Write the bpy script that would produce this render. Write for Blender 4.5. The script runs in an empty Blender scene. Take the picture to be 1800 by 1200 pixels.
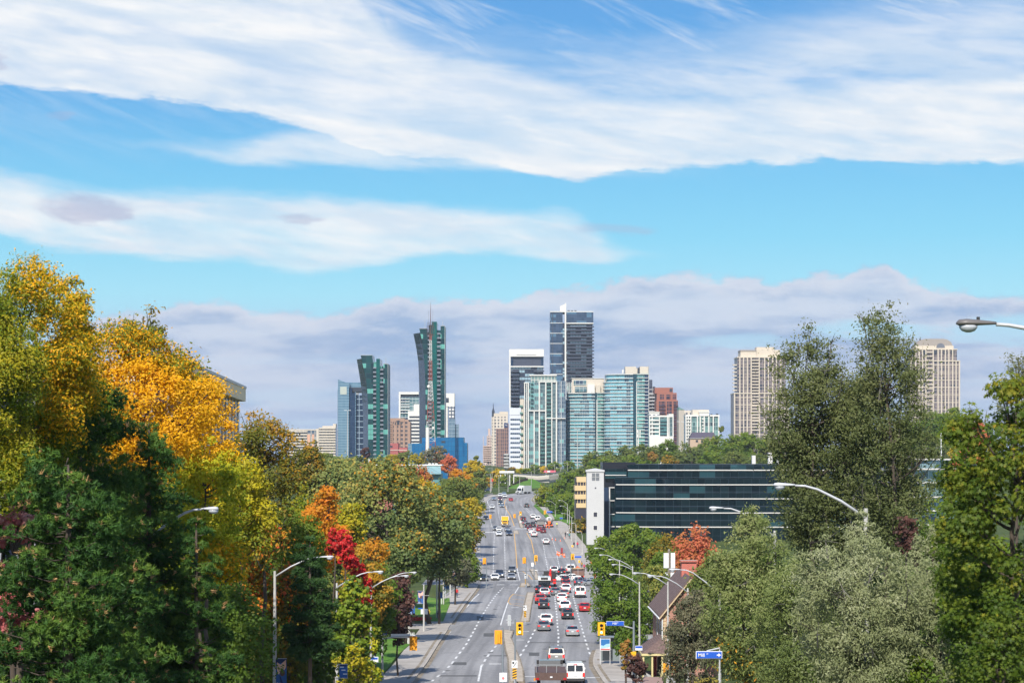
import bpy, math, random
import numpy as np
from mathutils import Vector, Matrix
C = bpy.context.scene.collection
PI = math.pi
F = 3500.0          # focal length in picture pixels
HX, HY = 900.0, 810.0   # where the horizon point falls in the 1800x1200 photograph
CZ = 30.0           # camera height
rnd = random.Random(7)

# ---------------------------------------------------------------- measuring helpers (photo pixel + distance -> place)
_PD = [0, 40, 73, 109, 149, 180, 206, 235, 270, 300, 350, 400, 450, 500, 550, 600, 650, 740, 820, 880, 940, 1000, 1050, 1100, 1200, 1300, 1500, 2000, 6000]
_PZ = [-5, -7, -10.6, -13, -18, -21.2, -23, -23.9, -24.3, -24.6, -25, -25.6, -26.1, -26, -25.2, -24.1, -22.9, -20.8, -18.8, -17.5, -15.7, -14.2, -14.2, -14.6, -13.5, -9.5, -6.5, -4.5, -4.5]
def prof(D): return CZ + float(np.interp(D, _PD, _PZ))
def inv(py):
    lo, hi = 150.0, 1500.0
    for _ in range(40):
        m = (lo + hi) / 2
        y = HY - (prof(m) - CZ) * F / m
        if y > py: lo = m
        else: hi = m
    return (lo + hi) / 2
def W(px, py, D): return Vector(((px - HX) / F * D, D, CZ + (HY - py) / F * D))
def G(px, py):
    D = inv(py); return Vector(((px - HX) / F * D, D, prof(D)))
def Xp(px, D): return (px - HX) / F * D
def Zp(py, D): return CZ + (HY - py) / F * D

# ---------------------------------------------------------------- materials
MATS = {}
def nodes_of(name):
    m = bpy.data.materials.new(name); m.use_nodes = True
    nt = m.node_tree; nt.nodes.clear()
    out = nt.nodes.new('ShaderNodeOutputMaterial')
    return m, nt, out
def N(nt, typ, **kw):
    n = nt.nodes.new(typ)
    for k, v in kw.items():
        if k.startswith('i_'): n.inputs[int(k[2:])].default_value = v
        else: setattr(n, k, v)
    return n
def L(nt, a, b): nt.links.new(a, b)
def rgba(c): return (c[0], c[1], c[2], 1.0)
def srgb(r, g, b):
    f = lambda v: (v / 255 / 12.92) if v / 255 <= 0.04045 else ((v / 255 + 0.055) / 1.055) ** 2.4
    return (f(r), f(g), f(b))
def math_(nt, op, a, b=None, c=None):
    n = nt.nodes.new('ShaderNodeMath'); n.operation = op
    for i, v in enumerate((a, b, c)):
        if v is None: continue
        if isinstance(v, (int, float)): n.inputs[i].default_value = v
        else: nt.links.new(v, n.inputs[i])
    return n.outputs[0]
def mixc(nt, fac, a, b, mode='MIX'):
    n = nt.nodes.new('ShaderNodeMix'); n.data_type = 'RGBA'; n.blend_type = mode
    for sock, v in ((n.inputs[0], fac), (n.inputs[6], a), (n.inputs[7], b)):
        if isinstance(v, (int, float)): sock.default_value = v
        elif isinstance(v, tuple): sock.default_value = rgba(v)
        else: nt.links.new(v, sock)
    return n.outputs[2]
def mat(name, col, rough=0.6, metal=0.0, noise=0.12, scale=1.5, emit=None, estr=0.0, spec=0.5, coat=0.0):
    if name in MATS: return MATS[name]
    m, nt, out = nodes_of(name)
    b = N(nt, 'ShaderNodeBsdfPrincipled'); L(nt, b.outputs[0], out.inputs[0])
    b.inputs['Roughness'].default_value = rough; b.inputs['Metallic'].default_value = metal
    b.inputs['Specular IOR Level'].default_value = spec; b.inputs['Coat Weight'].default_value = coat
    if noise > 0:
        tc = N(nt, 'ShaderNodeTexCoord'); nz = N(nt, 'ShaderNodeTexNoise'); nz.inputs['Scale'].default_value = scale; nz.inputs['Detail'].default_value = 5
        L(nt, tc.outputs['Object'], nz.inputs['Vector'])
        f = math_(nt, 'MULTIPLY_ADD', nz.outputs[0], 2 * noise, 1 - noise)
        hv = N(nt, 'ShaderNodeHueSaturation'); hv.inputs['Color'].default_value = rgba(col); L(nt, f, hv.inputs['Value'])
        L(nt, hv.outputs[0], b.inputs['Base Color'])
    else: b.inputs['Base Color'].default_value = rgba(col)
    if emit: b.inputs['Emission Color'].default_value = rgba(emit); b.inputs['Emission Strength'].default_value = estr
    MATS[name] = m; return m

# ---------------------------------------------------------------- mesh collector
class MB:
    def __init__(s): s.v = []; s.f = []; s.m = []; s.mat = 0; s.sm = []; s.smooth = False
    def add(s, vs, fs):
        o = len(s.v); s.v += [tuple(v) for v in vs]
        for f in fs: s.f.append([i + o for i in f]); s.m.append(s.mat); s.sm.append(s.smooth)
        return s
    def box(s, x0, x1, y0, y1, z0, z1):
        v = [(x0,y0,z0),(x1,y0,z0),(x1,y1,z0),(x0,y1,z0),(x0,y0,z1),(x1,y0,z1),(x1,y1,z1),(x0,y1,z1)]
        return s.add(v, [(3,2,1,0),(4,5,6,7),(0,1,5,4),(1,2,6,5),(2,3,7,6),(3,0,4,7)])
    def prism(s, poly, z0, z1):
        n = len(poly); a = sum(poly[i][0]*poly[(i+1)%n][1]-poly[(i+1)%n][0]*poly[i][1] for i in range(n))
        if a < 0: poly = poly[::-1]
        f0 = z0 if callable(z0) else (lambda x, y: z0); f1 = z1 if callable(z1) else (lambda x, y: z1)
        v = [(x, y, f0(x, y)) for x, y in poly] + [(x, y, f1(x, y)) for x, y in poly]
        return s.add(v, [list(range(n))[::-1], list(range(n, 2*n))] + [(i, (i+1)%n, n+(i+1)%n, n+i) for i in range(n)])
    def tube(s, pts, r, seg=8, cap=True):
        pts = [Vector(p) for p in pts]; n = len(pts)
        rs = r if isinstance(r, (list, tuple)) else [r]*n
        rings = []
        for i, p in enumerate(pts):
            d = (pts[min(i+1, n-1)] - pts[max(i-1, 0)])
            d = d.normalized() if d.length > 1e-9 else Vector((0,0,1))
            a = Vector((1,0,0)) if abs(d.x) < 0.8 else Vector((0,1,0))
            u = d.cross(a).normalized(); w = d.cross(u)
            rings.append([p + (u*math.cos(2*PI*k/seg) + w*math.sin(2*PI*k/seg))*rs[i] for k in range(seg)])
        return s.loft(rings, cap)
    def loft(s, rings, cap=True):
        n = len(rings[0]); v = [q for r in rings for q in r]; f = []
        for i in range(len(rings)-1):
            for k in range(n):
                f.append((i*n+k, i*n+(k+1)%n, (i+1)*n+(k+1)%n, (i+1)*n+k))
        if cap: f.append(list(range(n))[::-1]); f.append([(len(rings)-1)*n+k for k in range(n)])
        return s.add(v, f)
    def cyl(s, x, y, z0, z1, r0, r1=None, seg=12): return s.tube([(x,y,z0),(x,y,z1)], [r0, r0 if r1 is None else r1], seg)
    def quad(s, a, b, c, d): return s.add([a,b,c,d], [(0,1,2,3)])
    def mesh(s, name, mats):
        me = bpy.data.meshes.new(name); me.from_pydata(s.v, [], s.f)
        for m in (mats if isinstance(mats, (list, tuple)) else [mats]): me.materials.append(m)
        me.polygons.foreach_set('material_index', s.m); me.polygons.foreach_set('use_smooth', s.sm); me.update()
        return me
    def build(s, name, mats, parent=None, loc=None, rot=None):
        o = bpy.data.objects.new(name, s.mesh(name, mats)); C.objects.link(o)
        if parent: o.parent = parent
        if loc is not None: o.location = loc
        if rot is not None: o.rotation_euler = rot
        return o
def tag(o, label=None, cat=None, group=None, kind=None):
    if label: o['label'] = label
    if cat: o['category'] = cat
    if group: o['group'] = group
    if kind: o['kind'] = kind
    return o
def thing(name, label, cat, loc=(0,0,0), rz=0, group=None):
    o = bpy.data.objects.new(name, None); o.empty_display_size = 0.3; C.objects.link(o)
    o.location = loc; o.rotation_euler = (0, 0, rz)
    return tag(o, label, cat, group)
def struct(o): o['kind'] = 'structure'; return o
def clone(root, loc=None, rz=None):
    ch = {}
    def rec(o, par):
        c = o.copy(); C.objects.link(c)
        if par: c.parent = par
        for k in KIDS.get(o.name, ()): rec(k, c)
        return c
    r = rec(root, None)
    if loc is not None: r.location = loc
    if rz is not None: r.rotation_euler = (0, 0, rz)
    return r
KIDS = {}
def index_kids(root):
    KIDS.clear()
    for o in bpy.context.scene.objects:
        if o.parent: KIDS.setdefault(o.parent.name, []).append(o)
# ---------------------------------------------------------------- road edges measured in the photo: (D, x of left kerb, x of right kerb)
def edge(pts, after):
    r = sorted([(inv(py), (px - HX) / F * inv(py)) for px, py in pts])
    D = [0.0, 120.0] + [a for a, _ in r] + [a for a, _ in after]
    X = [r[0][1], r[0][1]] + [b for _, b in r] + [b for _, b in after]
    return D, X
_LD, _LX = edge([(724,1200),(771,1132),(797,1092),(818,1062),(838,1036),(847,1003),(844,960),(845,900),(851,886),(861,874)], [(940,-2.1),(960,3.6),(985,12),(1010,24),(1040,50)])
_RD, _RX = edge([(1061,1200),(1043,1172),(1042,1157),(1067,1090),(1044,1043),(1020,1003),(997,957),(968,911),(937,880)], [(905,9.6),(930,12.5),(955,19),(985,36),(1010,60),(1040,110)])
def lc(D): return float(np.interp(D, _LD, _LX))
def rc(D): return float(np.interp(D, _RD, _RX))
SWL = lambda D: lc(D) - float(np.interp(D, [0,200,300,380,420,900,940], [3.6,3.6,4.2,5,4,4,6]))
SWR = lambda D: rc(D) + float(np.interp(D, [0,200,240,300,420,600,900,1000], [4,4,4.5,5,6.5,5,3,3]))
def side(x, D):
    h = 0.0
    # hill on the east side behind the office block
    k = float(np.interp(D, [0, 640, 760, 1300, 1700, 2600], [0, 0, 1, 1, .5, 0]))
    h += k * float(np.interp(x - max(rc(D) if D < 930 else 0, .036*D + 8 if D > 850 else 0), [0, 8, 90, 220, 420], [0, 0, 13, 17, 9])) * float(np.interp(D, [0,640,700,900,1300], [0,0,.9,1.1,1.0]))
    # gentle rise on the west side
    h += float(np.interp(lc(min(D, 940)) - x, [0, 14, 60, 200], [0, 0, 2.5, 7])) * float(np.interp(D, [0,150,1000,1500], [.6,1,1,0]))
    h += float(np.interp(x, [40, 140, 400], [0, 2.0, 4])) * float(np.interp(D, [0, 40, 640, 900], [1, 1, 1, 0]))
    return h
def ground(x, D):
    return prof(D) + side(x, D) + 0.1

def noise_mat(name, cols, scale=0.3, scale2=6.0, rough=0.95, bump=0.0, stretch=None):
    m, nt, out = nodes_of(name)
    b = N(nt, 'ShaderNodeBsdfPrincipled'); L(nt, b.outputs[0], out.inputs[0]); b.inputs['Roughness'].default_value = rough
    b.inputs['Specular IOR Level'].default_value = 0.2
    tc = N(nt, 'ShaderNodeTexCoord'); mp = N(nt, 'ShaderNodeMapping'); L(nt, tc.outputs['Object'], mp.inputs[0])
    if stretch: mp.inputs['Scale'].default_value = stretch
    n1 = N(nt, 'ShaderNodeTexNoise'); n1.inputs['Scale'].default_value = scale; n1.inputs['Detail'].default_value = 6
    n2 = N(nt, 'ShaderNodeTexNoise'); n2.inputs['Scale'].default_value = scale2; n2.inputs['Detail'].default_value = 4
    L(nt, mp.outputs[0], n1.inputs['Vector']); L(nt, tc.outputs['Object'], n2.inputs['Vector'])
    f = math_(nt, 'ADD', math_(nt, 'MULTIPLY', n1.outputs[0], 0.65), math_(nt, 'MULTIPLY', n2.outputs[0], 0.35))
    cr = N(nt, 'ShaderNodeValToRGB'); L(nt, f, cr.inputs[0]); L(nt, cr.outputs[0], b.inputs['Base Color'])
    el = cr.color_ramp.elements; n = len(cols)
    while len(el) < n: el.new(0.5)
    for i, c in enumerate(cols): el[i].position = 0.3 + 0.4 * i / (n - 1); el[i].color = rgba(c)
    return m
M_GRASS = noise_mat('grass_ground', [(0.03,0.045,0.012), (0.055,0.08,0.018), (0.09,0.11,0.03)], 0.06, 1.0)
M_LAWN = noise_mat('lawn_grass', [(0.05,0.11,0.014), (0.08,0.19,0.02), (0.19,0.25,0.05)], 0.25, 4.0)
# asphalt: worn lanes, patches and tyre-darkened bands that follow the driving direction
def asphalt():
    m, nt, out = nodes_of('worn_asphalt')
    b = N(nt, 'ShaderNodeBsdfPrincipled'); L(nt, b.outputs[0], out.inputs[0]); b.inputs['Roughness'].default_value = 0.85
    tc = N(nt, 'ShaderNodeTexCoord'); uv = N(nt, 'ShaderNodeUVMap'); uv.uv_map = 'lane'
    def noise(sx, sy, sc, det=5):
        mp = N(nt, 'ShaderNodeMapping'); mp.inputs['Scale'].default_value = (sx, sy, 1); L(nt, uv.outputs[0], mp.inputs[0])
        z = N(nt, 'ShaderNodeTexNoise'); z.inputs['Scale'].default_value = sc; z.inputs['Detail'].default_value = det; L(nt, mp.outputs[0], z.inputs['Vector'])
        return z.outputs[0]
    long_ = noise(0.55, 0.014, 1.0, 6)      # streaks along the lanes
    fine = noise(1.5, 0.6, 1.2, 6)
    patch = noise(0.05, 0.02, 1.0, 3)
    cross = noise(0.02, 0.22, 1.0, 4)     # transverse seams and repairs
    f = math_(nt, 'ADD', math_(nt, 'MULTIPLY', long_, 0.5), math_(nt, 'ADD', math_(nt, 'MULTIPLY', fine, 0.15), math_(nt, 'MULTIPLY', patch, 0.35)))
    cr = N(nt, 'ShaderNodeValToRGB'); L(nt, f, cr.inputs[0])
    e = cr.color_ramp.elements; e[0].position = 0.36; e[0].color = (0.15,0.147,0.15,1); e[1].position = 0.66; e[1].color = (0.36,0.35,0.345,1)
    k = math_(nt, 'GREATER_THAN', cross, 0.66)
    c = mixc(nt, math_(nt, 'MULTIPLY', k, 0.22), cr.outputs[0], (0.09, 0.088, 0.09))
    vo = N(nt, 'ShaderNodeTexVoronoi'); vo.feature = 'DISTANCE_TO_EDGE'; vo.inputs['Scale'].default_value = 1.0
    mv = N(nt, 'ShaderNodeMapping'); mv.inputs['Scale'].default_value = (.30, .06, 1); L(nt, uv.outputs[0], mv.inputs[0])
    ns = N(nt, 'ShaderNodeTexNoise'); ns.inputs['Scale'].default_value = .6; L(nt, uv.outputs[0], ns.inputs['Vector'])
    L(nt, mixc(nt, .12, mv.outputs[0], ns.outputs['Color']), vo.inputs['Vector'])
    ck = math_(nt, 'LESS_THAN', vo.outputs['Distance'], .014)
    c = mixc(nt, math_(nt, 'MULTIPLY', ck, .22), c, (.06,.06,.062))
    su = N(nt, 'ShaderNodeSeparateXYZ'); L(nt, uv.outputs[0], su.inputs[0])
    wp = math_(nt, 'SINE', math_(nt, 'MULTIPLY', su.outputs[0], 2 * PI / 1.65))     # wheel paths, two to a lane
    c = mixc(nt, math_(nt, 'MULTIPLY', math_(nt, 'MAXIMUM', wp, 0.0), math_(nt, 'MULTIPLY', patch, .42)), c, (.085,.083,.085))
    L(nt, c, b.inputs['Base Color'])
    return m
M_ASPH = asphalt()
M_WALK = noise_mat('concrete_walk', [(0.27,0.25,0.225), (0.36,0.33,0.30), (0.45,0.42,0.38)], 0.35, 2.0)
M_KERB = noise_mat('kerb_concrete', [(0.28,0.24,0.2), (0.4,0.36,0.31), (0.48,0.45,0.40)], 1.2, 9.0)
M_ISLE = noise_mat('island_concrete', [(0.30,0.25,0.19), (0.42,0.36,0.29), (0.5,0.44,0.36)], 0.8, 4.0)
M_PAINT = noise_mat('white_paint', [(0.36,0.36,0.36), (0.62,0.62,0.61), (0.80,0.80,0.79)], .7, 6.0)
M_YPAINT = noise_mat('orange_paint', [(0.42,0.26,0.11), (0.6,0.36,0.13), (0.7,0.42,0.16)], 1.5, 9.0)
M_DIRT = noise_mat('gutter_dirt', [(0.12,0.09,0.06), (0.24,0.20,0.15), (0.36,0.33,0.28)], 1.2, 5.0)

def steps(a, b, d):
    n = max(1, int(math.ceil((b - a) / d))); return [a + (b - a) * i / n for i in range(n + 1)]
# --- terrain: one sheet out to the horizon, dropped under the road corridor
ys = steps(4, 300, 8) + steps(300, 1100, 10)[1:] + steps(1100, 2000, 60)[1:] + steps(2000, 4800, 700)[1:]
lo = [3000, 1500, 800, 400, 250, 160, 110, 80, 60, 45, 34, 26, 18, 12, 7, 3]
mb = MB(); cols = []
for D in ys:
    l, r = (SWL(D), SWR(D)) if D <= 1040 else (SWL(1040), SWR(1040))
    row = [(l - d, 0) for d in lo] + [(l, 0), (l + .05, 1), ((l + r) / 2, 1), (r - .05, 1), (r, 0)] + [(r + d, 0) for d in lo[::-1]]
    if not cols: cols = row
    base = len(mb.v)
    for x, k in row:
        g = ground(x, D)
        if k and D < 1042: g = prof(D) - 0.35
        mb.v.append((x, D, g))
nc = len(lo) * 2 + 5
for j in range(len(ys) - 1):
    for i in range(nc - 1):
        a = j * nc + i; mb.f.append([a, a + 1, a + nc + 1, a + nc]); mb.m.append(0); mb.sm.append(True)
struct(mb.build('ground', M_GRASS))

def strip(xa, xb, D0, D1, dz, mname, name, step=6, thick=0.0, kind='structure', slots=3, uv=False):
    """a sheet between two x(D) edges that follows the road's long profile; thick > 0 gives it real sides"""
    mb = MB(); Ds = steps(D0, D1, step); n = slots
    for D in Ds:
        a, b = xa(D), xb(D)
        for i in range(n): mb.v.append((a + (b - a) * i / (n - 1), D, prof(D) + dz))
    for j in range(len(Ds) - 1):
        for i in range(n - 1):
            q = j * n + i; mb.f.append([q, q + 1, q + n + 1, q + n]); mb.m.append(0); mb.sm.append(False)
    if thick:
        o = len(mb.v)
        for D in Ds:
            mb.v.append((xa(D), D, prof(D) + dz - thick)); mb.v.append((xb(D), D, prof(D) + dz - thick))
        for j in range(len(Ds) - 1):
            a, b = j * n, (j + 1) * n; c, d = o + 2 * j, o + 2 * (j + 1)
            mb.f.append([a, b, d, c]); mb.m.append(0); mb.sm.append(False)
            a, b = j * n + n - 1, (j + 1) * n + n - 1; c, d = o + 2 * j + 1, o + 2 * (j + 1) + 1
            mb.f.append([b, a, c, d]); mb.m.append(0); mb.sm.append(False)
        for j in (0, len(Ds) - 1):
            mb.f.append([j * n, j * n + n - 1, o + 2 * j + 1, o + 2 * j]); mb.m.append(0); mb.sm.append(False)
    ob = mb.build(name, mname)
    if uv:
        u = ob.data.uv_layers.new(name='lane')
        for lp in ob.data.loops:
            co = ob.data.vertices[lp.vertex_index].co
            # distance along the road and offset from its middle
            u.data[lp.index].uv = (co.x - (lc(co.y) + rc(co.y)) / 2, co.y)
    if kind: ob['kind'] = kind
    return ob
strip(lambda D: lc(D) - .15, lambda D: rc(D) + .15, 60, 1040, 0.0, M_ASPH, 'road', 5, slots=9, uv=True)
# side streets
def flat(poly, dz, m, name, kind='structure'):
    """polygon of (x, D) laid on the road profile"""
    mb = MB(); mb.add([(x, D, prof(D) + dz) for x, D in poly], [list(range(len(poly)))])
    n = sum(poly[i][0]*poly[(i+1)%len(poly)][1]-poly[(i+1)%len(poly)][0]*poly[i][1] for i in range(len(poly)))
    if n < 0: mb.f[0] = mb.f[0][::-1]
    o = mb.build(name, m)
    if kind: o['kind'] = kind
    return o
def GX(px, py): g = G(px, py); return (g.x, g.y)
# pavements (with gaps at the side streets), each with a kerb of its own
DL = [inv(y) for y in (1130, 1108, 1096, 1033, 1018)]    # west: bellmouth, drive
DR = [inv(y) for y in (1143, 1098, 1040, 1020)]
def walk(xa, xb, D0, D1, name='pavement'): return strip(xa, xb, D0, D1, 0.13, M_WALK, name, 8, thick=0.5)
def kerb(x, D0, D1, sgn): return strip(lambda D: x(D) - (0.18 if sgn < 0 else 0), lambda D: x(D) + (0.18 if sgn > 0 else 0), D0, D1, 0.15, M_KERB, 'kerb', 8, thick=0.55)
LG = (inv(1106), inv(1097)); LG2 = (inv(1028), inv(1019)); RG = (inv(1142), inv(1096)); RG2 = (inv(1041), inv(1019))
for a, b in ((60, LG[0]), (LG[1], LG2[0]), (LG2[1], 700), (712, 935)):
    walk(lambda D: SWL(D), lambda D: lc(D) - .18, a, b); kerb(lc, a, b, -1)
for a, b in ((60, RG[0]), (RG[1], RG2[0]), (RG2[1], 712), (728, 940)):
    walk(lambda D: rc(D) + .18, lambda D: SWR(D), a, b); kerb(rc, a, b, 1)
# gutters full of dirt and fallen leaves
for x, a, b, s in ((lc, 150, LG[0], 1), (lc, LG[1], LG2[0], 1), (rc, 150, RG[0], -1), (rc, RG[1], RG2[0], -1), (rc, 760, 930, -1)):
    strip(lambda D: x(D) + (0.02 if s > 0 else -0.5), lambda D: x(D) + (0.5 if s > 0 else -0.02), a, b, 0.008, M_DIRT, 'gutter', 5, slots=2)
# boulevard strip of leaf litter between kerb and walk
for xf, a, b, s in ((lc, 170, LG[0]-6, -1), (lc, LG[1]+12, LG2[0]-30, -1), (rc, 170, RG[0]-14, 1)):
    strip(lambda D: xf(D) + s * .5, lambda D: xf(D) + s * .85, a, b, 0.137, M_DIRT, 'leaf_litter_strip', 5, slots=2)
# side streets: drive on the west, crossing streets on the east
strip(lambda D: lc(D) - 46, lambda D: lc(D) - .1, LG[0], LG[1], -0.006, M_WALK, 'side_road', 4)
strip(lambda D: lc(D) - 46, lambda D: lc(D) - .1, LG2[0], LG2[1], -0.006, M_ASPH, 'side_road', 4, uv=True)
strip(lambda D: rc(D) + .1, lambda D: rc(D) + 60, RG[0], RG[1], -0.006, M_ASPH, 'side_road', 4, uv=True)
strip(lambda D: rc(D) + .1, lambda D: rc(D) + 60, RG2[0], RG2[1], -0.006, M_ASPH, 'side_road', 4, uv=True)
for x0, x1, a, b in ((lambda D: lc(D) - 46, lambda D: lc(D) - .1, *LG2), (lambda D: rc(D) + .1, lambda D: rc(D) + 60, *RG), (lambda D: rc(D) + .1, lambda D: rc(D) + 60, *RG2), (lambda D: lc(D) - 46, lambda D: lc(D) - .1, *LG)):
    # make room: the terrain there sits above, so these get a raised bed
    strip(x0, x1, a, b, 0.115 if True else 0, M_ASPH if (a, b) != LG else M_WALK, 'side_road_surface', 4, thick=0.4, uv=True)

# --- lane lines
def line(pts, w=0.15, m=None, dash=None, name='lane_line', dz=0.006):
    """pts: photo pixels along the line; dash=(on, off) in metres"""
    m = m or M_PAINT
    P = sorted([(inv(py), (px - HX) / F * inv(py)) for px, py in pts])
    Ds = [p[0] for p in P]; Xs = [p[1] for p in P]
    mb = MB(); segs = []
    if dash:
        d = Ds[0]
        while d < Ds[-1]: segs.append((d, min(d + dash[0], Ds[-1]))); d += dash[0] + dash[1]
    else:
        st = steps(Ds[0], Ds[-1], 6); segs = list(zip(st[:-1], st[1:]))
    for a, b in segs:
        xa, xb = float(np.interp(a, Ds, Xs)), float(np.interp(b, Ds, Xs))
        mb.quad((xa - w/2, a, prof(a) + dz), (xa + w/2, a, prof(a) + dz), (xb + w/2, b, prof(b) + dz), (xb - w/2, b, prof(b) + dz))
    return struct(mb.build(name, m))
DS = (3.2, 3.6)
line([(757,1198),(781,1179),(808,1147),(820,1131),(832,1110),(845,1085),(859,1063),(872,1045),(885,1031)], .26, dash=DS)
line([(840,1200),(843,1185),(846,1170)], .22); line([(846,1170),(855,1155),(873,1133),(878,1122)], .26, dash=DS)
line([(880,1098),(886,1078),(893,1058)], .2)
line([(893,1058),(897,1048),(903,1043)], .18, M_YPAINT); line([(893,1058),(899,1062),(918,1065)], .18, M_YPAINT)
line([(905,1042),(912,1031)], .2)
line([(820,1067),(832,1052),(842,1043)], .2); line([(774,1131),(784,1119),(792,1109)], .2)
line([(914,1152),(927,1131),(941,1105)], .26, dash=DS)
line([(979,1176),(979,1165),(981,1131),(982,1117),(980,1100),(979,1083),(977,1065),(975,1048)], .24, dash=DS)
line([(1037,1149),(1030,1128),(1024,1107),(1018,1087),(1012,1065),(1007,1045)], .24, dash=DS)
line([(867,1013),(867,1007),(868,965),(869,938),(866,928),(862,916),(860,890)], .22, dash=DS)
line([(889,1019),(888,1000),(887,960),(887,938),(882,921),(877,908),(875,890),(874,880)], .22, dash=DS)
line([(914,1019),(911,1008),(909,998)], .2)
line([(909,998),(907,970),(904,938)], .24, M_YPAINT)
line([(941,992),(938,968),(934,950),(926,936)], .24, M_YPAINT)
line([(904,924),(897,905),(890,895),(886,886),(888,878),(895,875)], .3, M_YPAINT)
line([(963,1000),(960,985),(955,957),(952,945)], .24, dash=DS); line([(984,998),(978,970),(971,947),(966,938)], .24, dash=DS)
line([(942,918),(930,900),(921,893),(915,886)], .2, dash=DS); line([(949,918),(940,906),(932,898),(924,892)], .2, dash=DS)
line([(889,905),(890,896),(891,888)], .18)
line([(858,888),(857,880),(862,875)], .25)
line([(880,874.5),(900,870),(915,867.5)], .5)
def bar(x0, x1, py, w, m=None, dash=None, name='stop_line'):
    """painted bar across the road"""
    D = inv(py); mb = MB(); a, b = Xp(x0, D), Xp(x1, D)
    if dash:
        x = a
        while x < b: mb.box(x, min(b, x + dash[0]), D - w/2, D + w/2, prof(D) + .002, prof(D) + .007); x += dash[0] + dash[1]
    else: mb.box(a, b, D - w/2, D + w/2, prof(D) + .002, prof(D) + .007)
    # follow the slope
    for i, v in enumerate(mb.v): mb.v[i] = (v[0], v[1], prof(v[1]) + (.008 if v[2] > prof(D) + .004 else .001))
    return struct(mb.build(name, m or M_PAINT))
bar(835, 914, 1020, 1.3); bar(826, 914, 1027, 1.1, dash=(1.6, 1.2), name='crosswalk_line'); bar(935, 950, 1020, 1.0, dash=(1.6,1.2)); bar(935, 952, 1027, 1.0, dash=(1.6,1.2), name='crosswalk_line')
bar(850, 880, 935, 2.2); bar(905, 945, 928.5, 2.2); bar(862, 905, 925, 1.4, dash=(2,1.6), name='crosswalk_line')
bar(958, 1000, 979, .5); bar(860, 881, 1166, .5); bar(906, 922, 1124, .5); bar(917, 930, 1109, .5); bar(890, 908, 1094, .5); bar(899, 912, 1067, .5); bar(1030, 1060, 1190, .6); bar(920, 942, 1188, .5)
# yellow hatching beside the left-turn bay
for a, b in (((903,1044),(925,1046)),((899,1052),(922,1053)),((897,1059),(919,1060))):
    line([a, (b[0], b[1]+1)], .25, M_YPAINT)
line([(912,1000),(924,1001)], .2, M_YPAINT); line([(918,1003),(931,1012),(936,1018)], .22, M_YPAINT); line([(914,998),(932,999.5)], .25, M_YPAINT)
# raised islands
def island(pix, h=0.17, name='traffic_island'):
    poly = [GX(*p) for p in pix]; mb = MB()
    mb.prism(poly, lambda x, y: prof(y) - .1, lambda x, y: prof(y) + h)
    o = struct(mb.build(name, M_ISLE))
    cx = sum(p[0] for p in poly)/len(poly)
    mb = MB(); n = len(poly)
    for i in range(n):     # darker kerb edge strip standing a little proud
        a, b = Vector((*poly[i], 0)), Vector((*poly[(i+1)%n], 0)); d = (b - a)
        if d.length < .3: continue
        nrm = Vector((d.y, -d.x, 0)).normalized() * .09
        q = [(a - nrm), (b - nrm), (b + nrm), (a + nrm)]
        mb.prism([(v.x, v.y) for v in q], lambda x, y: prof(y) - .1, lambda x, y: prof(y) + h + .025)
    k = mb.build('island_kerb', M_DIRT, o)
    return o
island([(896,1200),(894,1180),(893,1158),(888,1140),(885,1120),(885,1108.5),(903,1108.5),(898,1122),(904,1138),(914,1160),(920,1182),(921,1200)])
island([(915,1092),(921,1064),(927,1042),(939,1042),(934,1064),(930,1092)])
island([(914,1031),(916,1025.5),(929,1025.5),(932,1031)])
island([(934,1006),(931,1001),(941,1001),(948,1018),(941,1018)])
island([(911,905),(910,911),(915,928),(920,927.5),(914,911),(914,905)])
island([(903,933),(903,938),(912,938),(910,932.5)])
# lawns
def lawn(pix, dz=.2, m=None, name='lawn'):
    poly = [GX(*p) for p in pix]
    mb = MB(); mb.prism(poly, lambda x, y: prof(y) - .2, lambda x, y: prof(y) + dz + side(x, y))
    return struct(mb.build(name, m or M_LAWN))
lawn([(664,1196),(700,1152),(722,1133),(738,1122),(722,1120),(690,1124),(640,1130),(600,1196)])
lawn([(710,1084),(712,1092),(779,1093),(791,1062),(790,1052),(770,1054),(730,1046),(708,1060)])
lawn([(968,900),(975,912),(998,921),(1006,924),(1000,910),(985,900)], .2)
lawn([(938,889),(955,905),(962,912),(966,908),(950,893),(942,886)], .2)
# slope above the bend
mb = MB(); P = [W(864,872,965), W(885,870.5,970), W(905,866,990), W(930,862,1014), W(948,861,1035), W(952,849,1078), W(936,841,1088), W(924,842,1085), W(904,851,1052), W(884,862,1015)]
mb.add(P, [list(range(len(P)))]); 
for v in list(P): mb.v.append((v.x, v.y, v.z - 3))
n = len(P)
for i in range(n): mb.f.append([i, i+n, (i+1)%n+n, (i+1)%n]); mb.m.append(0); mb.sm.append(False)
struct(mb.build('grass_bank', M_LAWN))

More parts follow.
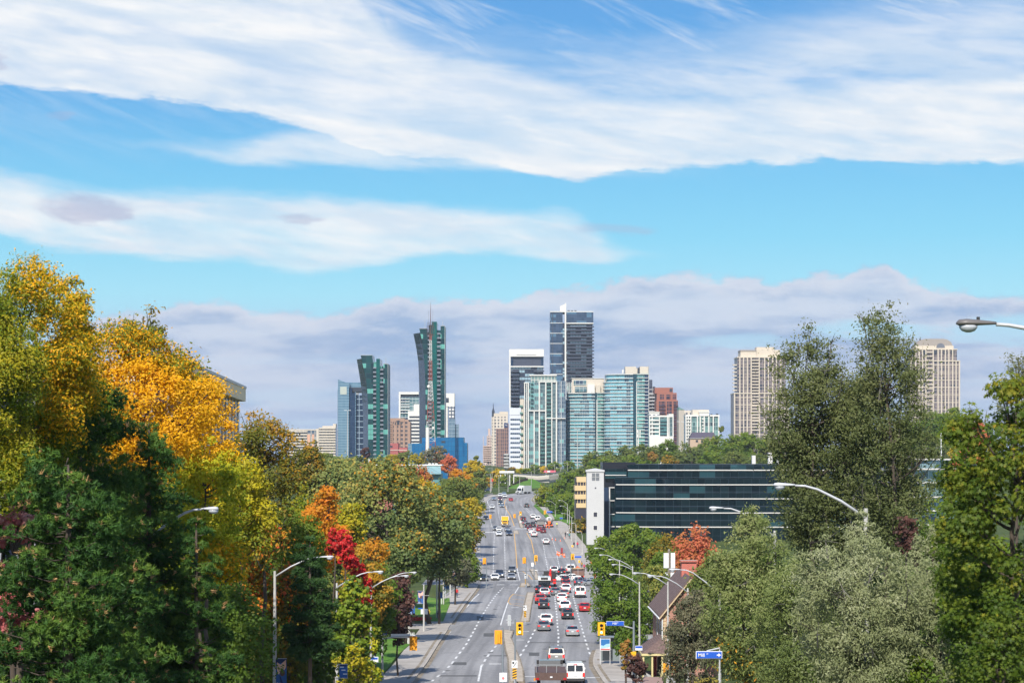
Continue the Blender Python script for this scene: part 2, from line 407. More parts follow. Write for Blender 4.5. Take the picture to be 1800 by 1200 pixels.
IRON = mat('manhole_iron', (.07,.065,.06), .7, noise=.2, scale=8); PATCH = noise_mat('asphalt_patch', [(0.07,0.07,0.072), (0.10,0.10,0.10), (0.14,0.138,0.135)], 1.0, 8.0, .85)
for px_, py_ in ((786,1178),(862,1146),(958,1140),(1000,1098),(870,1070),(1010,1062),(880,1045),(815,1120),(968,1188)):
    g_ = G(px_, py_); mb = MB(); mb.cyl(0, 0, -.03, .01, .38, seg=18); o = mb.build('manhole_cover', IRON, None, (g_.x, g_.y, prof(g_.y) + .006)); tag(o, 'round iron manhole cover set in the asphalt', 'manhole cover', 'manhole covers in the avenue')
for i, (x0, x1, y0, y1) in enumerate(((795,820,1163,1168),(850,868,1112,1118),(930,948,1146,1152),(985,1003,1075,1078),(838,850,1082,1090),(1000,1030,1160,1163),(850,905,1151,1152.4),(770,838,1186,1188),(925,1036,1128,1129.2))):
    a, b_ = inv(y1), inv(y0); mb = MB(); Ds_ = steps(a, b_, 4)
    for D0_, D1_ in zip(Ds_[:-1], Ds_[1:]):
        mb.quad((Xp(x0,D0_),D0_,prof(D0_)+.004),(Xp(x1,D0_),D0_,prof(D0_)+.004),(Xp(x1,D1_),D1_,prof(D1_)+.004),(Xp(x0,D1_),D1_,prof(D1_)+.004))
    struct(mb.build('road_patch', PATCH))
# ---------------------------------------------------------------- buildings
def glass(name, a, b, frame, cw, ch, lw=.12, lh=.25, bright=.25, c=None, cfrac=.15, rough=.12, metal=.55, vcoh=0.0):
    """curtain wall: panes of a by b tint that differ pane by pane, in a grid of frames (object metres; x+y runs round a corner)"""
    if name in MATS: return MATS[name]
    m, nt, out = nodes_of(name)
    p = N(nt, 'ShaderNodeBsdfPrincipled'); L(nt, p.outputs[0], out.inputs[0])
    tc = N(nt, 'ShaderNodeTexCoord'); s = N(nt, 'ShaderNodeSeparateXYZ'); L(nt, tc.outputs['Object'], s.inputs[0])
    h = math_(nt, 'DIVIDE', math_(nt, 'ADD', s.outputs[0], s.outputs[1]), cw); v = math_(nt, 'DIVIDE', s.outputs[2], ch)
    fh = math_(nt, 'FLOOR', h); fv = math_(nt, 'FLOOR', v)
    cb = N(nt, 'ShaderNodeCombineXYZ'); L(nt, fh, cb.inputs[0]); L(nt, fv, cb.inputs[1])
    wn_ = N(nt, 'ShaderNodeTexWhiteNoise'); wn_.noise_dimensions = '3D'; L(nt, cb.outputs[0], wn_.inputs['Vector'])
    col = mixc(nt, wn_.outputs['Value'], a, b)
    if c:
        cb2 = N(nt, 'ShaderNodeCombineXYZ'); L(nt, math_(nt, 'FLOOR', math_(nt, 'DIVIDE', h, 2)), cb2.inputs[0]); L(nt, fv, cb2.inputs[1]); cb2.inputs[2].default_value = 7
        w2 = N(nt, 'ShaderNodeTexWhiteNoise'); L(nt, cb2.outputs[0], w2.inputs['Vector'])
        val = w2.outputs['Value']
        if vcoh:   # bays of living room glass line up storey over storey
            w3 = N(nt, 'ShaderNodeTexWhiteNoise'); w3.noise_dimensions = '1D'; L(nt, math_(nt, 'FLOOR', math_(nt, 'DIVIDE', h, 2)), w3.inputs['W'])
            val = math_(nt, 'ADD', math_(nt, 'MULTIPLY', w3.outputs['Value'], vcoh), math_(nt, 'MULTIPLY', val, 1 - vcoh))
        col = mixc(nt, math_(nt, 'LESS_THAN', val, cfrac), col, c)
    l1 = math_(nt, 'LESS_THAN', math_(nt, 'FRACT', h), lw / cw); l2 = math_(nt, 'LESS_THAN', math_(nt, 'FRACT', v), lh / ch)
    line_ = math_(nt, 'MAXIMUM', l1, l2)
    L(nt, mixc(nt, line_, col, frame), p.inputs['Base Color'])
    L(nt, math_(nt, 'MULTIPLY_ADD', line_, .45, rough), p.inputs['Roughness'])
    L(nt, math_(nt, 'MULTIPLY', math_(nt, 'SUBTRACT', 1.0, line_), metal), p.inputs['Metallic'])
    MATS[name] = m; return m

CREAM = mat('cream_precast', (.56,.50,.42), .8, noise=.06, scale=.3)
WHITEC = mat('white_precast', (.66,.65,.62), .8, noise=.05, scale=.3)
GREYC = mat('grey_concrete', (.42,.42,.42), .85, noise=.08, scale=.4)
SLAB = mat('slab_edge', (.62,.62,.60), .8, noise=.05, scale=.5)
DARKM = mat('dark_metal', (.035,.045,.065), .4, noise=.05)
DARKB = mat('dark_balcony', (.045,.055,.085), .5, noise=.1)
REDB = mat('red_granite', (.30,.115,.08), .7, noise=.08, scale=.4)
BROWN = mat('brown_precast', (.34,.22,.165), .8, noise=.08, scale=.4)
PINKB = mat('pink_precast', (.52,.40,.35), .8, noise=.06, scale=.4)
BLUEM = mat('blue_roof_box', (.03,.06,.11), .4, noise=.05)
TAN = mat('tan_stucco', (.62,.47,.26), .85, noise=.05)
ROOFG = mat('roof_gravel', (.35,.34,.33), .95, noise=.1)

class Bld:
    def __init__(s, name, label, x0, x1, D, cat='tower', group=None, zb=None, rz=0):
        s.D = D; s.s = F / D; s.xm = (x0 + x1) / 2
        X = Xp(s.xm, D)
        s.zb = min(ground(X, D) , ground(X, D)) - 1.0 if zb is None else zb
        s.root = thing(name, label, cat, (X, D, s.zb), rz, group)
    def x(s, px): return (px - s.xm) / s.s
    def z(s, py): return Zp(py, s.D) - s.zb
    def box(s, name, px0, px1, pt, pb, y0, y1, m, par=None):
        return MB().box(s.x(px0), s.x(px1), y0, y1, s.z(pb) if pb is not None else 0, s.z(pt)).build(name, m, par or s.root)
    def poly(s, name, pts, pt, pb, m, par=None):
        return MB().prism(pts, s.z(pb) if pb is not None else 0, s.z(pt)).build(name, m, par or s.root)
    def slabs(s, name, px0, px1, pt, pb, n, y0, y1, th, m, skip=()):
        """one slab per storey"""
        zt, zb_ = s.z(pt), s.z(pb); me = None
        for i in range(n):
            if i in skip: continue
            z = zb_ + (zt - zb_) * (i + 1) / n
            if me is None: me = MB().box(s.x(px0), s.x(px1), y0, y1, -th, 0).mesh(name, m)
            o = bpy.data.objects.new(name, me); C.objects.link(o); o.parent = s.root; o.location = (0, 0, z)
    def rings(s, name, pts, pt, pb, n, th, m):
        zt, zb_ = s.z(pt), s.z(pb); me = MB().prism(pts, -th, 0).mesh(name, m)
        for i in range(n):
            o = bpy.data.objects.new(name, me); C.objects.link(o); o.parent = s.root; o.location = (0, 0, zb_ + (zt - zb_) * (i + 1) / n)
    def piers(s, name, pxs, wpx, pt, pb, y0, y1, m):
        for p in pxs: s.box(name, p - wpx/2, p + wpx/2, pt, pb, y0, y1, m)
    def rail(s, name, px0, px1, pt, pb, n, y, h, m):
        zt, zb_ = s.z(pt), s.z(pb); me = MB().box(s.x(px0), s.x(px1), y, y + .08, .02, h).mesh(name, m)
        for i in range(n):
            o = bpy.data.objects.new(name, me); C.objects.link(o); o.parent = s.root; o.location = (0, 0, zb_ + (zt - zb_) * i / n)

# --- green glass twin towers with a bowed-out west face
TG = glass('teal_glass', (.004,.032,.040), (.012,.075,.078), (.005,.022,.03), 3.0, 3.3, .12, .3, c=(.14,.42,.35), cfrac=.22, metal=.3)
TG2 = glass('emerald_glass', (.0,.085,.080), (.0,.115,.10), (.0,.04,.04), 2.0, 3.3, .1, .2, metal=.25)
TD = glass('navy_side_glass', (.012,.03,.055), (.02,.045,.075), (.06,.09,.12), 5.0, 6.6, .14, .2, metal=.3)
BALC = mat('balcony_grey', (.20,.22,.27), .6, noise=.1, scale=.5)
def green_tower(label, D, left, topL, xs, tops, ybase, n):
    """left: [(px,py)] bow of the west face; xs: front bay edges; tops: py of each bay"""
    b = Bld('glass_tower', label, left[-1][0], xs[-1], D, group='teal glass twin towers')
    dep = 24
    # bowed dark west face: front edge follows xf(py), rear edge follows left
    def interp(pts, y): 
        ys_ = [p[1] for p in pts]; return float(np.interp(y, ys_, [p[0] for p in pts]))
    ysl = [left[0][1] + (ybase - left[0][1]) * i / 24 for i in range(25)]
    def front(y): return interp(topL, y)
    mb = MB()
    rings = []
    for y in ysl:
        xl, xf = b.x(interp(left, y)), b.x(front(y)); xr = b.x(xs[1])
        rings.append([(xl, 12, b.z(y)), (xf, 0, b.z(y)), (xf, dep, b.z(y)), (xl, dep, b.z(y))])
    mb.loft(rings); mb.build('bowed_wall', TD, b.root)
    mb = MB(); rings = []
    for y in [tops[0] + (ybase - tops[0]) * i / 24 for i in range(25)]:
        xf = b.x(front(y)) + .05; xr = max(b.x(xs[1]) , xf + .5) if y > tops[1] else b.x(xs[1] - (tops[1]-y)*.12)
        rings.append([(xf, -.3, b.z(y)), (xr, -.3, b.z(y)), (xr, dep-1, b.z(y)), (xf, dep-1, b.z(y))])
    mb.loft(rings); mb.build('glass_bay', TG, b.root)
    b.box('balcony_recess', xs[1] + .05, xs[2] - .05, tops[1], ybase, 1.6, dep-2, TG)
    b.slabs('balcony', xs[1] + .1, xs[2] - .1, tops[1] + 6, ybase, n, -.2, 1.5, .9, BALC)
    b.box('green_spine', xs[2], xs[3], tops[2], ybase, -.9, dep, TG2)
    # dark flank of the spine that rises above the recess
    b.box('spine_flank', xs[2] - 5, xs[2] - .1, tops[2] + 5, tops[1] + .2, 3, dep-3, TG)
    b.box('balcony_recess', xs[3] + .05, xs[4] - .05, tops[3], ybase, 1.6, dep-2, TG)
    b.slabs('balcony', xs[3] + .1, xs[4] - .1, tops[3] + 5, ybase, n, -.2, 1.5, .9, BALC)
    b.box('glass_bay', xs[4], xs[5] - .35, tops[4], ybase, -.3, dep, TG)
    b.box('corner_fin', xs[5] - .3, xs[5], tops[4] - .3, ybase, -.5, dep, SLAB)
    b.box('parapet', (topL[0][0] + .3), xs[1] - 1.5, tops[0] - .7, tops[0] - .02, -.35, dep-2, GREYC)
    b.box('parapet', xs[4], xs[5] - .35, tops[4] - .7, tops[4] - .02, -.35, dep, GREYC)
    for px in ((xs[0]+xs[1])/2, (xs[2]+xs[3])/2, xs[4]+3):
        MB().cyl(b.x(px), 8, b.z(tops[2] + 12), b.z(tops[2] - 4), .12).build('roof_mast', GREYC, b.root)
    return b
green_tower('shorter teal glass twin tower with a bowed dark side', 1290,
    [(624.6,630),(628,650),(632,675),(634.5,705),(636,740),(636,820)], [(634,625),(638,643),(643,665),(646,690),(647,715),(647,820)],
    [638,656,661.5,668,674,682], [624.5,639,630.5,643,639.5], 812, 22)
green_tower('taller teal glass twin tower behind the lattice mast', 1300,
    [(725,584.6),(730,608),(733.7,633),(735,662),(736,700),(736,820)], [(737,579),(742,600),(744.5,622),(747,650),(748,690),(748,820)],
    [740,752,759,768,774.5,782], [577.5,583,565.5,580,573], 812, 30)
# --- slanted blue office tower beside the twins
b = Bld('office_tower', 'pale blue slant roofed office tower beside the shorter teal tower', 591, 640, 1420)
PB = glass('pale_blue_glass', (.13,.24,.33), (.16,.28,.37), (.20,.29,.36), 3.0, 1.9, .1, .3, metal=.35)
NB = glass('navy_glass', (.012,.035,.08), (.02,.05,.11), (.03,.06,.12), 1.6, 3.6, .1, .2, metal=.35)
NW = glass('navy_grid_glass', (.01,.025,.05), (.02,.04,.08), (.26,.34,.42), 3.3, 4.0, .45, .5, metal=.3)
x = b.x
b.poly('glass_front', [(x(594),0),(x(613.5),0),(x(613.5),14),(x(594),14)], 674, None, PB)
MB().add([(x(594),0,b.z(673.9)),(x(613.5),0,b.z(673.9)),(x(594),0,b.z(666.5)),(x(594),14,b.z(673.9)),(x(613.5),14,b.z(673.9)),(x(594),14,b.z(666.5))], [(0,1,2),(5,4,3),(0,2,5,3),(2,1,4,5)]).build('slanted_cap', PB, b.root)
b.poly('glass_side', [(x(591),10),(x(593.9),.2),(x(593.9),14),(x(591),14)], 684, None, PB)
MB().prism([(x(598),14.1),(x(634),14.1),(x(640),30),(x(598),30)], b.z(679.5), lambda X, Y: b.z(670.5)).build('roof_beam', PB, b.root)
b.box('dark_core', 613.6, 618, 681.5, None, 3, 29, NB); b.box('cross_beam', 614, 640, 680, 688, 6, 29, DARKM)
b.box('dark_front', 614, 625, 690, None, 2, 29, NB); b.box('grid_front', 625.3, 640, 694, None, 4, 29, NW); b.box('pale_fin', 624.3, 625.2, 688, None, 1.2, 29, PB)
b.box('cream_panel', 598, 609.5, 679.5, 693, -.25, -.02, mat('cream_glass', (.42,.46,.42), .3, noise=.1))  # cream panel set just proud of the glass front
# --- tan apartment slab at far west
b = Bld('apartment_block', 'low cream apartment slab with peach stair panels left of the blue office tower', 505, 590, 1700, cat='apartment block')
WB = glass('band_windows', (.05,.07,.11), (.10,.14,.19), (.5,.47,.42), 3.2, 3.0, .5, .2, c=(.3,.33,.33), cfrac=.2, metal=.2)
b.box('wall', 505, 556, 756, None, .6, 16, WB); b.box('stair_panel', 540, 545, 763, None, -.2, .6, mat('peach', (.62,.36,.25), .8, noise=.04)); b.box('stair_panel', 548.5, 552, 763, None, -.2, .6, mat('peach', (.6,.3,.25)))
b.slabs('balcony', 506, 540, 757, 803, 9, -.9, .6, 1.1, CREAM); b.box('roof_parapet', 505, 556, 754, 756, .4, 16, CREAM)
b.box('wall', 560, 590, 751, None, .6, 16, WB); b.box('plain_wall', 556, 560, 753, None, .1, 16, CREAM); b.slabs('balcony', 561, 590, 751, 803, 11, -1.2, .6, 1.3, CREAM)
b.box('penthouse', 566, 590, 748, 751, 2, 12, CREAM); b.box('stair_tower', 585, 590, 744.5, 748, 2, 12, CREAM)
# --- white framed tower behind the tall twin
b = Bld('condo_tower', 'white framed condo tower behind the taller teal twin', 701, 801, 1750)
GL = glass('soft_green_glass', (.06,.13,.16), (.16,.27,.28), (.42,.47,.48), 3.0, 3.2, .25, .5, c=(.05,.08,.13), cfrac=.3, metal=.25)
b.box('glass_wall', 704, 736, 698, None, 1.2, 20, GL); b.box('dark_band', 704, 736, 693, 697.9, 1.6, 20, DARKM); b.box('white_cap', 701, 736, 688.5, 692.9, 0, 20, WHITEC); b.box('side_frame', 701, 703.9, 693, None, 0, 20, WHITEC)
b.slabs('floor_band', 704, 720, 700, 730, 6, .2, 1.2, .6, SLAB)
b.box('white_wall', 781, 799, 691, 714, 0, 18, WHITEC); b.box('white_wall', 789, 799, 714, 738, 0, 18, glass('punched_white', (.62,.61,.6), (.66,.65,.62), (.08,.1,.14), 2.6, 3.1, .9, 1.2, metal=0, rough=.5))
b.box('dark_notch', 780, 788.9, 699, 707, -.3, 17, DARKM); b.box('white_wall', 781, 787, 707.1, None, .4, 17, WHITEC); b.box('glass_wall', 789, 800, 736, None, -.6, 17, glass('grey_blue_glass', (.14,.22,.3), (.2,.29,.37), (.25,.33,.4), 3, 3.1, .2, .4, metal=.3)); b.box('glass_wing', 800, 806, 745, None, 3, 17, MATS['grey_blue_glass'])
# --- white stepped office
b = Bld('office_block', 'white stepped office block striped with dark window bands', 717, 737, 1600)
b.box('upper_wall', 727, 737, 710, 722, .3, 18, WHITEC); b.box('wall', 717, 737, 722, None, .3, 18, WHITEC)
for i in range(8): b.box('window_band', 719.5, 737, 731 + i*6.2, 733.6 + i*6.2, -.1, .4, DARKM)
# --- brown arched apartment tower
b = Bld('apartment_tower', 'pinkish brown apartment tower with an arched top window', 682, 721, 1500, cat='apartment tower')
BG = glass('brown_grid', (.05,.045,.06), (.1,.09,.1), (.36,.245,.19), 3.4, 3.1, 1.5, 1.3, metal=.1, rough=.5)
b.box('wall', 682, 721, 741, None, .5, 20, BG); b.box('roof_block', 684, 711, 734.5, 741, .3, 18, BROWN); b.box('roof_block', 711.1, 718, 737, 741, .8, 18, BROWN)
mb = MB(); mb.add([(b.x(700) + 2.6*math.cos(t*PI/10), .1, b.z(746) + 3.2*math.sin(t*PI/10)) for t in range(11)], [list(range(11))[::-1]]); mb.build('arched_window', DARKM, b.root)
b.piers('pier', [682.6, 690, 697, 703, 711, 720.4], 1.6, 741.2, None, -.1, .5, BROWN)
b.slabs('floor_band', 683.5, 690, 744, 790, 14, -.4, .5, .9, BROWN)
b = Bld('podium_block', 'low red stepped podium below the brown apartment tower', 681, 716, 1450, cat='podium')
b.box('wall', 681, 700, 778.5, None, 0, 20, mat('crimson_panel', (.36,.1,.1), .7)); b.box('wall', 700.1, 716, 786, None, 2, 20, MATS['crimson_panel']); b.box('window_band', 684, 690, 783, 786, -.2, .1, DARKM); b.box('stripe_band', 681, 716, 790, 791.5, -.3, 0, PINKB)
# --- blue mirrored box
b = Bld('office_block', 'low deep blue mirrored office box under the taller teal tower', 717, 821, 1240)
BM = glass('blue_mirror', (.0,.10,.26), (.005,.13,.30), (.0,.07,.19), 2.2, 3.0, .15, .2, metal=.05, rough=.3)
b.box('wing', 724, 769.9, 779, None, 1, 30, BM); b.box('main_box', 770, 815, 769, None, 0, 30, BM); b.box('step_box', 815.1, 821, 778, None, .6, 30, BM); b.box('pale_corner', 717, 723.9, 779, None, 1.5, 30, PB); b.box('upper_wing', 741, 769.9, 768.6, 778.9, 6, 28, BM); b.box('dark_window', 776, 783, 774.5, 778, -.15, 0, DARKM)
# --- red and white lattice mast
mast = thing('lattice_mast', 'red and white lattice radio mast in front of the taller teal tower', 'radio mast', (Xp(757, 1180), 1180, ground(Xp(757,1180),1180)))
sm = F/1180; zt = Zp(530,1180) - mast.location.z
RW = []
def stripe():
    m, nt, out = nodes_of('red_white_mast'); p = N(nt, 'ShaderNodeBsdfPrincipled'); L(nt, p.outputs[0], out.inputs[0]); p.inputs['Roughness'].default_value = .5
    tc = N(nt, 'ShaderNodeTexCoord'); s = N(nt, 'ShaderNodeSeparateXYZ'); L(nt, tc.outputs['Object'], s.inputs[0])
    k = math_(nt, 'GREATER_THAN', math_(nt, 'FRACT', math_(nt, 'DIVIDE', s.outputs[2], 24.0)), .5); L(nt, mixc(nt, k, (.5,.5,.48), (.28,.06,.04)), p.inputs['Base Color']); return m
MS = stripe()
def half(z):   # half width in m
    return float(np.interp(z, [0, 12, 45, 60, zt*.82, zt*.87, zt], [3.6, 3.2, 1.75, .9, .55, .3, .08]))
for sx in (-1, 1):
    for sy in (-1, 1):
        zz = [0, 12, 30, 45, 60, zt*.82]
        MB().tube([(sx*half(z), sy*half(z), z) for z in zz], .16, 5).build('mast_leg', MS, mast)
z = 0; mb = MB(); k = 0
while z < zt*.8:
    h = max(1.6, half(z)*1.5); a, c2 = half(z), half(z+h)
    for (p, q) in (((-1,-1),(1,-1)),((1,-1),(1,1)),((1,1),(-1,1)),((-1,1),(-1,-1))):
        mb.tube([(p[0]*a,p[1]*a,z),(q[0]*c2,q[1]*c2,z+h)], .08, 3, False); mb.tube([(q[0]*a,q[1]*a,z),(p[0]*c2,p[1]*c2,z+h)], .08, 3, False); mb.tube([(p[0]*a,p[1]*a,z),(q[0]*a,q[1]*a,z)], .07, 3, False)
    z += h
mb.build('bracing', MS, mast)
MB().tube([(0,0,zt*.8),(0,0,zt*.92),(0,0,zt)], [.35,.22,.05], 6).build('top_pole', mat('mast_brown', (.12,.06,.05)), mast)
for dz, r in ((.815, 2.0), (.845, 2.2), (.865, 1.8)):
    mb = MB()
    for k in range(6):
        a = k*PI/3; mb.tube([(0,0,zt*dz),(r*math.cos(a),r*math.sin(a),zt*dz)], .07, 4); mb.tube([(r*math.cos(a),r*math.sin(a),zt*dz-1.2),(r*math.cos(a),r*math.sin(a),zt*dz+2.2)], .09, 4)
    mb.build('antenna_ring', mat('mast_brown', (.12,.06,.05)), mast)
for sx in (-1.2, 1.3): MB().cyl(sx, 0, zt*.87, zt*.95, .05).build('whip_antenna', mat('mast_brown', (.12,.06,.05)), mast)
for zz, sx in ((.30, 1.6), (.53, -1.3)): MB().tube([(sx, -1.2, zt*zz), (sx, -1.7, zt*zz)], [.9, .75], 10).build('dish', WHITEC, mast)
o = MB().cyl(0, 0, 0, 17, 1.0).build('flue_stack', WHITEC, None, (Xp(751.5, 1080), 1080, Zp(806,1080))); tag(o, 'short white cylindrical flue stack rising at the foot of the lattice mast', 'stack')
b.box('roof_cap', 770, 815, 768.4, 768.98, .3, 30, BLUEM)

# --- centre: far pink and beige towers
b = Bld('apartment_tower', 'slim pinkish cream apartment tower farthest down the avenue', 849, 865, 2100, cat='apartment tower')
PG = glass('pink_grid', (.10,.10,.13), (.2,.19,.2), (.58,.47,.43), 3.0, 3.0, 1.4, 1.3, metal=.1, rough=.5)
b.box('wall', 849, 855.9, 783, None, 0, 16, PG); b.box('wall', 856, 865, 765, None, 1, 16, PG); b.slabs('balcony', 849.5, 864, 783, 812, 9, -1.4, 0, 1.0, PINKB); b.box('penthouse', 858, 862, 753, 765, 3, 12, PINKB); b.piers('pier', [849.6, 856, 861], .9, 766, None, -.4, .99, PINKB)
b = Bld('apartment_tower', 'beige punched window apartment tower with a dark spire', 864, 893, 1950, cat='apartment tower')
CGm = glass('cream_grid', (.07,.08,.11), (.14,.15,.18), (.60,.54,.47), 3.2, 3.1, 1.7, 1.4, metal=.1, rough=.5)
b.box('wall', 864, 893, 732, None, .5, 20, CGm); b.box('crown', 868, 893, 726, 732, 1, 18, CREAM); b.box('crown', 878, 893, 723, 726, 2, 17, CREAM); b.piers('pier', [864.6, 868, 880.5, 892.4], 1.0, 732, None, -.1, .5, CREAM)
mb = MB(); mb.tube([(b.x(867), 6, b.z(732)), (b.x(867), 6, b.z(722)), (b.x(867), 6, b.z(717)), (b.x(867), 6, b.z(707))], [1.4, 1.4, .5, .08], 8); mb.build('spire', DARKM, b.root)
b = Bld('office_tower', 'narrow brown ribbed office tower with an emblem sign near its top', 872, 894, 1800)
BR = glass('brown_rib', (.07,.06,.08), (.12,.1,.12), (.33,.2,.16), 1.7, 3.2, .55, .5, metal=.2, rough=.35)
b.box('wall', 872, 885.9, 753, None, .4, 18, BR); b.box('wall', 886, 894, 744, None, 0, 18, BR); b.box('sign_box', 886, 892.5, 743, 751, -.5, -.02, mat('sign_navy', (.03,.05,.14), .5)); b.box('mullion', 878, 879, 753, None, 0, .4, BROWN)
MB().tube([(b.x(888)+.2, -.62, b.z(747)), (b.x(890)-.3, -.62, b.z(746)), (b.x(891), -.62, b.z(748))], .35, 5).build('sign_emblem', WHITEC, b.root)
b = Bld('apartment_block', 'small grey balcony block at the foot of the white office slab', 886, 895, 1500, cat='apartment block')
b.box('wall', 886, 895, 797, None, .5, 14, CGm); b.slabs('balcony', 885.5, 894, 797, 825, 5, -1, .5, 1.1, GREYC)
# --- white office slab with ribbon windows
b = Bld('office_tower', 'white office slab with dark ribbon windows below the dark framed tower', 895, 921, 1560)
b.box('wall', 895.5, 916, 717, None, .4, 22, mat('cool_white_panel', (.60,.63,.70), .7, noise=.04)); b.box('plain_head', 895.3, 915.9, 716.5, 729, .1, .4, MATS['cool_white_panel'])
for i in range(10): b.box('ribbon_window', 897, 914, 735.5 + i*8.2, 738.3 + i*8.2, .12, .42, glass('ribbon', (.03,.05,.1), (.08,.13,.22), (.3,.34,.4), 1.6, 3, .2, .1, metal=.2))
b.box('green_edge_wall', 914, 920.9, 701, None, 1.2, 22, CREAM); b.slabs('balcony', 913.8, 919, 712, 822, 9, -.4, 1.2, 1.4, mat('green_balcony', (.10,.22,.19), .6))
# --- dark tower framed in white
b = Bld('condo_tower', 'dark balcony tower in a white portal frame', 895, 956, 1720)
DG = glass('dark_condo', (.015,.022,.04), (.04,.055,.09), (.02,.028,.05), 2.6, 3.15, .3, 1.0, c=(.30,.43,.50), cfrac=.48, metal=.2, rough=.2)
b.box('glass_wall', 897.6, 955, 645, None, 1.6, 26, DG); b.box('white_cap', 895, 956, 613.5, 626.5, 0, 26, WHITEC); b.box('white_frame', 895, 897.5, 626.6, 720, 0, 26, WHITEC); b.box('white_band', 897.6, 956, 643, 645, .2, 26, WHITEC)
b.box('recess', 897.7, 955.5, 626.6, 642.9, 2.2, 26, DARKB); b.box('blue_panel', 898, 902, 627, 643, 1.6, 2.2, NB); b.box('blue_panel', 951, 955.3, 627, 643, 1.6, 2.2, NB); b.box('white_slot', 908, 942, 622.5, 624, -.2, -.01, GREYC)
b.slabs('balcony', 897.8, 913, 651, 716, 10, -.6, 1.6, 1.2, DARKB); b.slabs('balcony', 938, 956.5, 651, 670, 3, -.6, 1.6, 1.2, DARKB)
# --- tallest dark tower with white fin
b = Bld('condo_tower', 'tallest dark blue tower with a white vertical fin', 967, 1043, 1900)
BGt = glass('steel_blue_glass', (.03,.06,.11), (.06,.10,.17), (.025,.05,.1), 2.4, 3.1, .15, .3, c=(.10,.2,.3), cfrac=.2, metal=.35)
b.box('glass_wing', 967, 989, 549, None, .6, 30, BGt)
b.box('glass_crown', 995.3, 1043, 548.5, 567, .3, 30, BGt); b.box('glass_wall', 989.1, 1041.5, 567.6, None, 1.6, 30, DG)
b.box('white_fin', 992.6, 995.2, 533, None, -1.4, 4, WHITEC); b.box('white_band', 995.3, 1043.3, 567.1, 568.9, -.2, 30, WHITEC); b.box('white_parapet', 967, 1043, 547, 548.4, .2, 30, WHITEC)
MB().prism([(b.x(984.5), 2), (b.x(992.5), 2), (b.x(992.5), 3), (b.x(984.5), 3)], b.z(546.8), lambda X, Y: b.z(537.5) + (b.z(534.5)-b.z(537.5))*(X-b.x(984.5))/(b.x(992.5)-b.x(984.5))).build('fin_screen', WHITEC, b.root)
b.slabs('balcony', 997, 1044.2, 573, 676, 17, -.9, 1.6, 1.25, DARKB)
for i in range(7): b.box('white_line', 967, 988.9, 567 + i*18, 567.9 + i*18, .3, .6, SLAB)
b.box('dark_joint', 970.6, 972, 549.2, None, .35, .6, DARKM)
for i in range(3): b.box('roof_unit', 998 + i*6, 1002 + i*6, 544.5, 547, 6, 12, DARKM)
# --- cream piers and green glass condo
b = Bld('condo_tower', 'cream piered condo tower with green balconies', 921, 995, 1545)
GG = glass('green_condo_glass', (.06,.11,.13), (.13,.20,.22), (.17,.23,.24), 1.6, 3.0, .2, .4, c=(.20,.42,.42), cfrac=.3, metal=.2, vcoh=.5)
b.box('glass_wall', 929, 978.4, 566, None, 1.8, 24, GG) if False else None
b.box('glass_wall', 929, 978.4, 672, None, 1.8, 24, GG); b.box('side_glass', 921.6, 928.9, 673, None, 5, 24, GG); b.box('blue_glass_wall', 978.5, 994.5, 669, None, 2.4, 24, glass('slate_glass', (.06,.1,.15), (.12,.18,.24), (.26,.31,.36), 1.7, 3.0, .25, .3, c=(.2,.42,.42), cfrac=.12, metal=.25))
b.box('penthouse', 933, 978.4, 660, 671.9, 3, 22, glass('penthouse_glass', (.14,.22,.22), (.22,.32,.30), (.5,.49,.45), 2.6, 5, .4, .5, metal=.15)); b.box('roof_slab', 930.5, 979, 658, 660, 2, 23, WHITEC)
for px, w_ in ((922.2,1.6),(925.5,1.2),(928.6,2.0),(948,2.2),(959.4,2.0),(970,1.8),(978.2,2.2)):
    b.box('pier', px - w_/2, px + w_/2, 670 if px > 930 else 673.5, None, .4, 2.4, WHITEC)
b.box('pier', 938, 940, 722.5, None, .4, 2.0, WHITEC); b.box('pier', 986, 986.7, 670, None, 1.8, 2.6, WHITEC)
b.box('cross_band', 930, 959, 720.5, 722.4, .2, 2.0, WHITEC); b.box('cross_band', 960.5, 994, 734, 735.6, .2, 2.6, WHITEC); b.box('head_band', 947, 979, 669.4, 671.6, .2, 2.4, WHITEC); b.box('head_band', 921, 930, 671.8, 673.4, .2, 5, WHITEC)
b.slabs('balcony', 960.4, 969.1, 672, 822, 22, .3, 1.8, 1.1, mat('green_glass_rail', (.05,.12,.11), .3)); b.slabs('balcony', 949.1, 958.4, 736, 822, 13, .3, 1.8, 1.1, MATS['green_glass_rail']); b.slabs('balcony', 933, 937.5, 673, 720, 7, .3, 1.8, .9, MATS['green_glass_rail'])
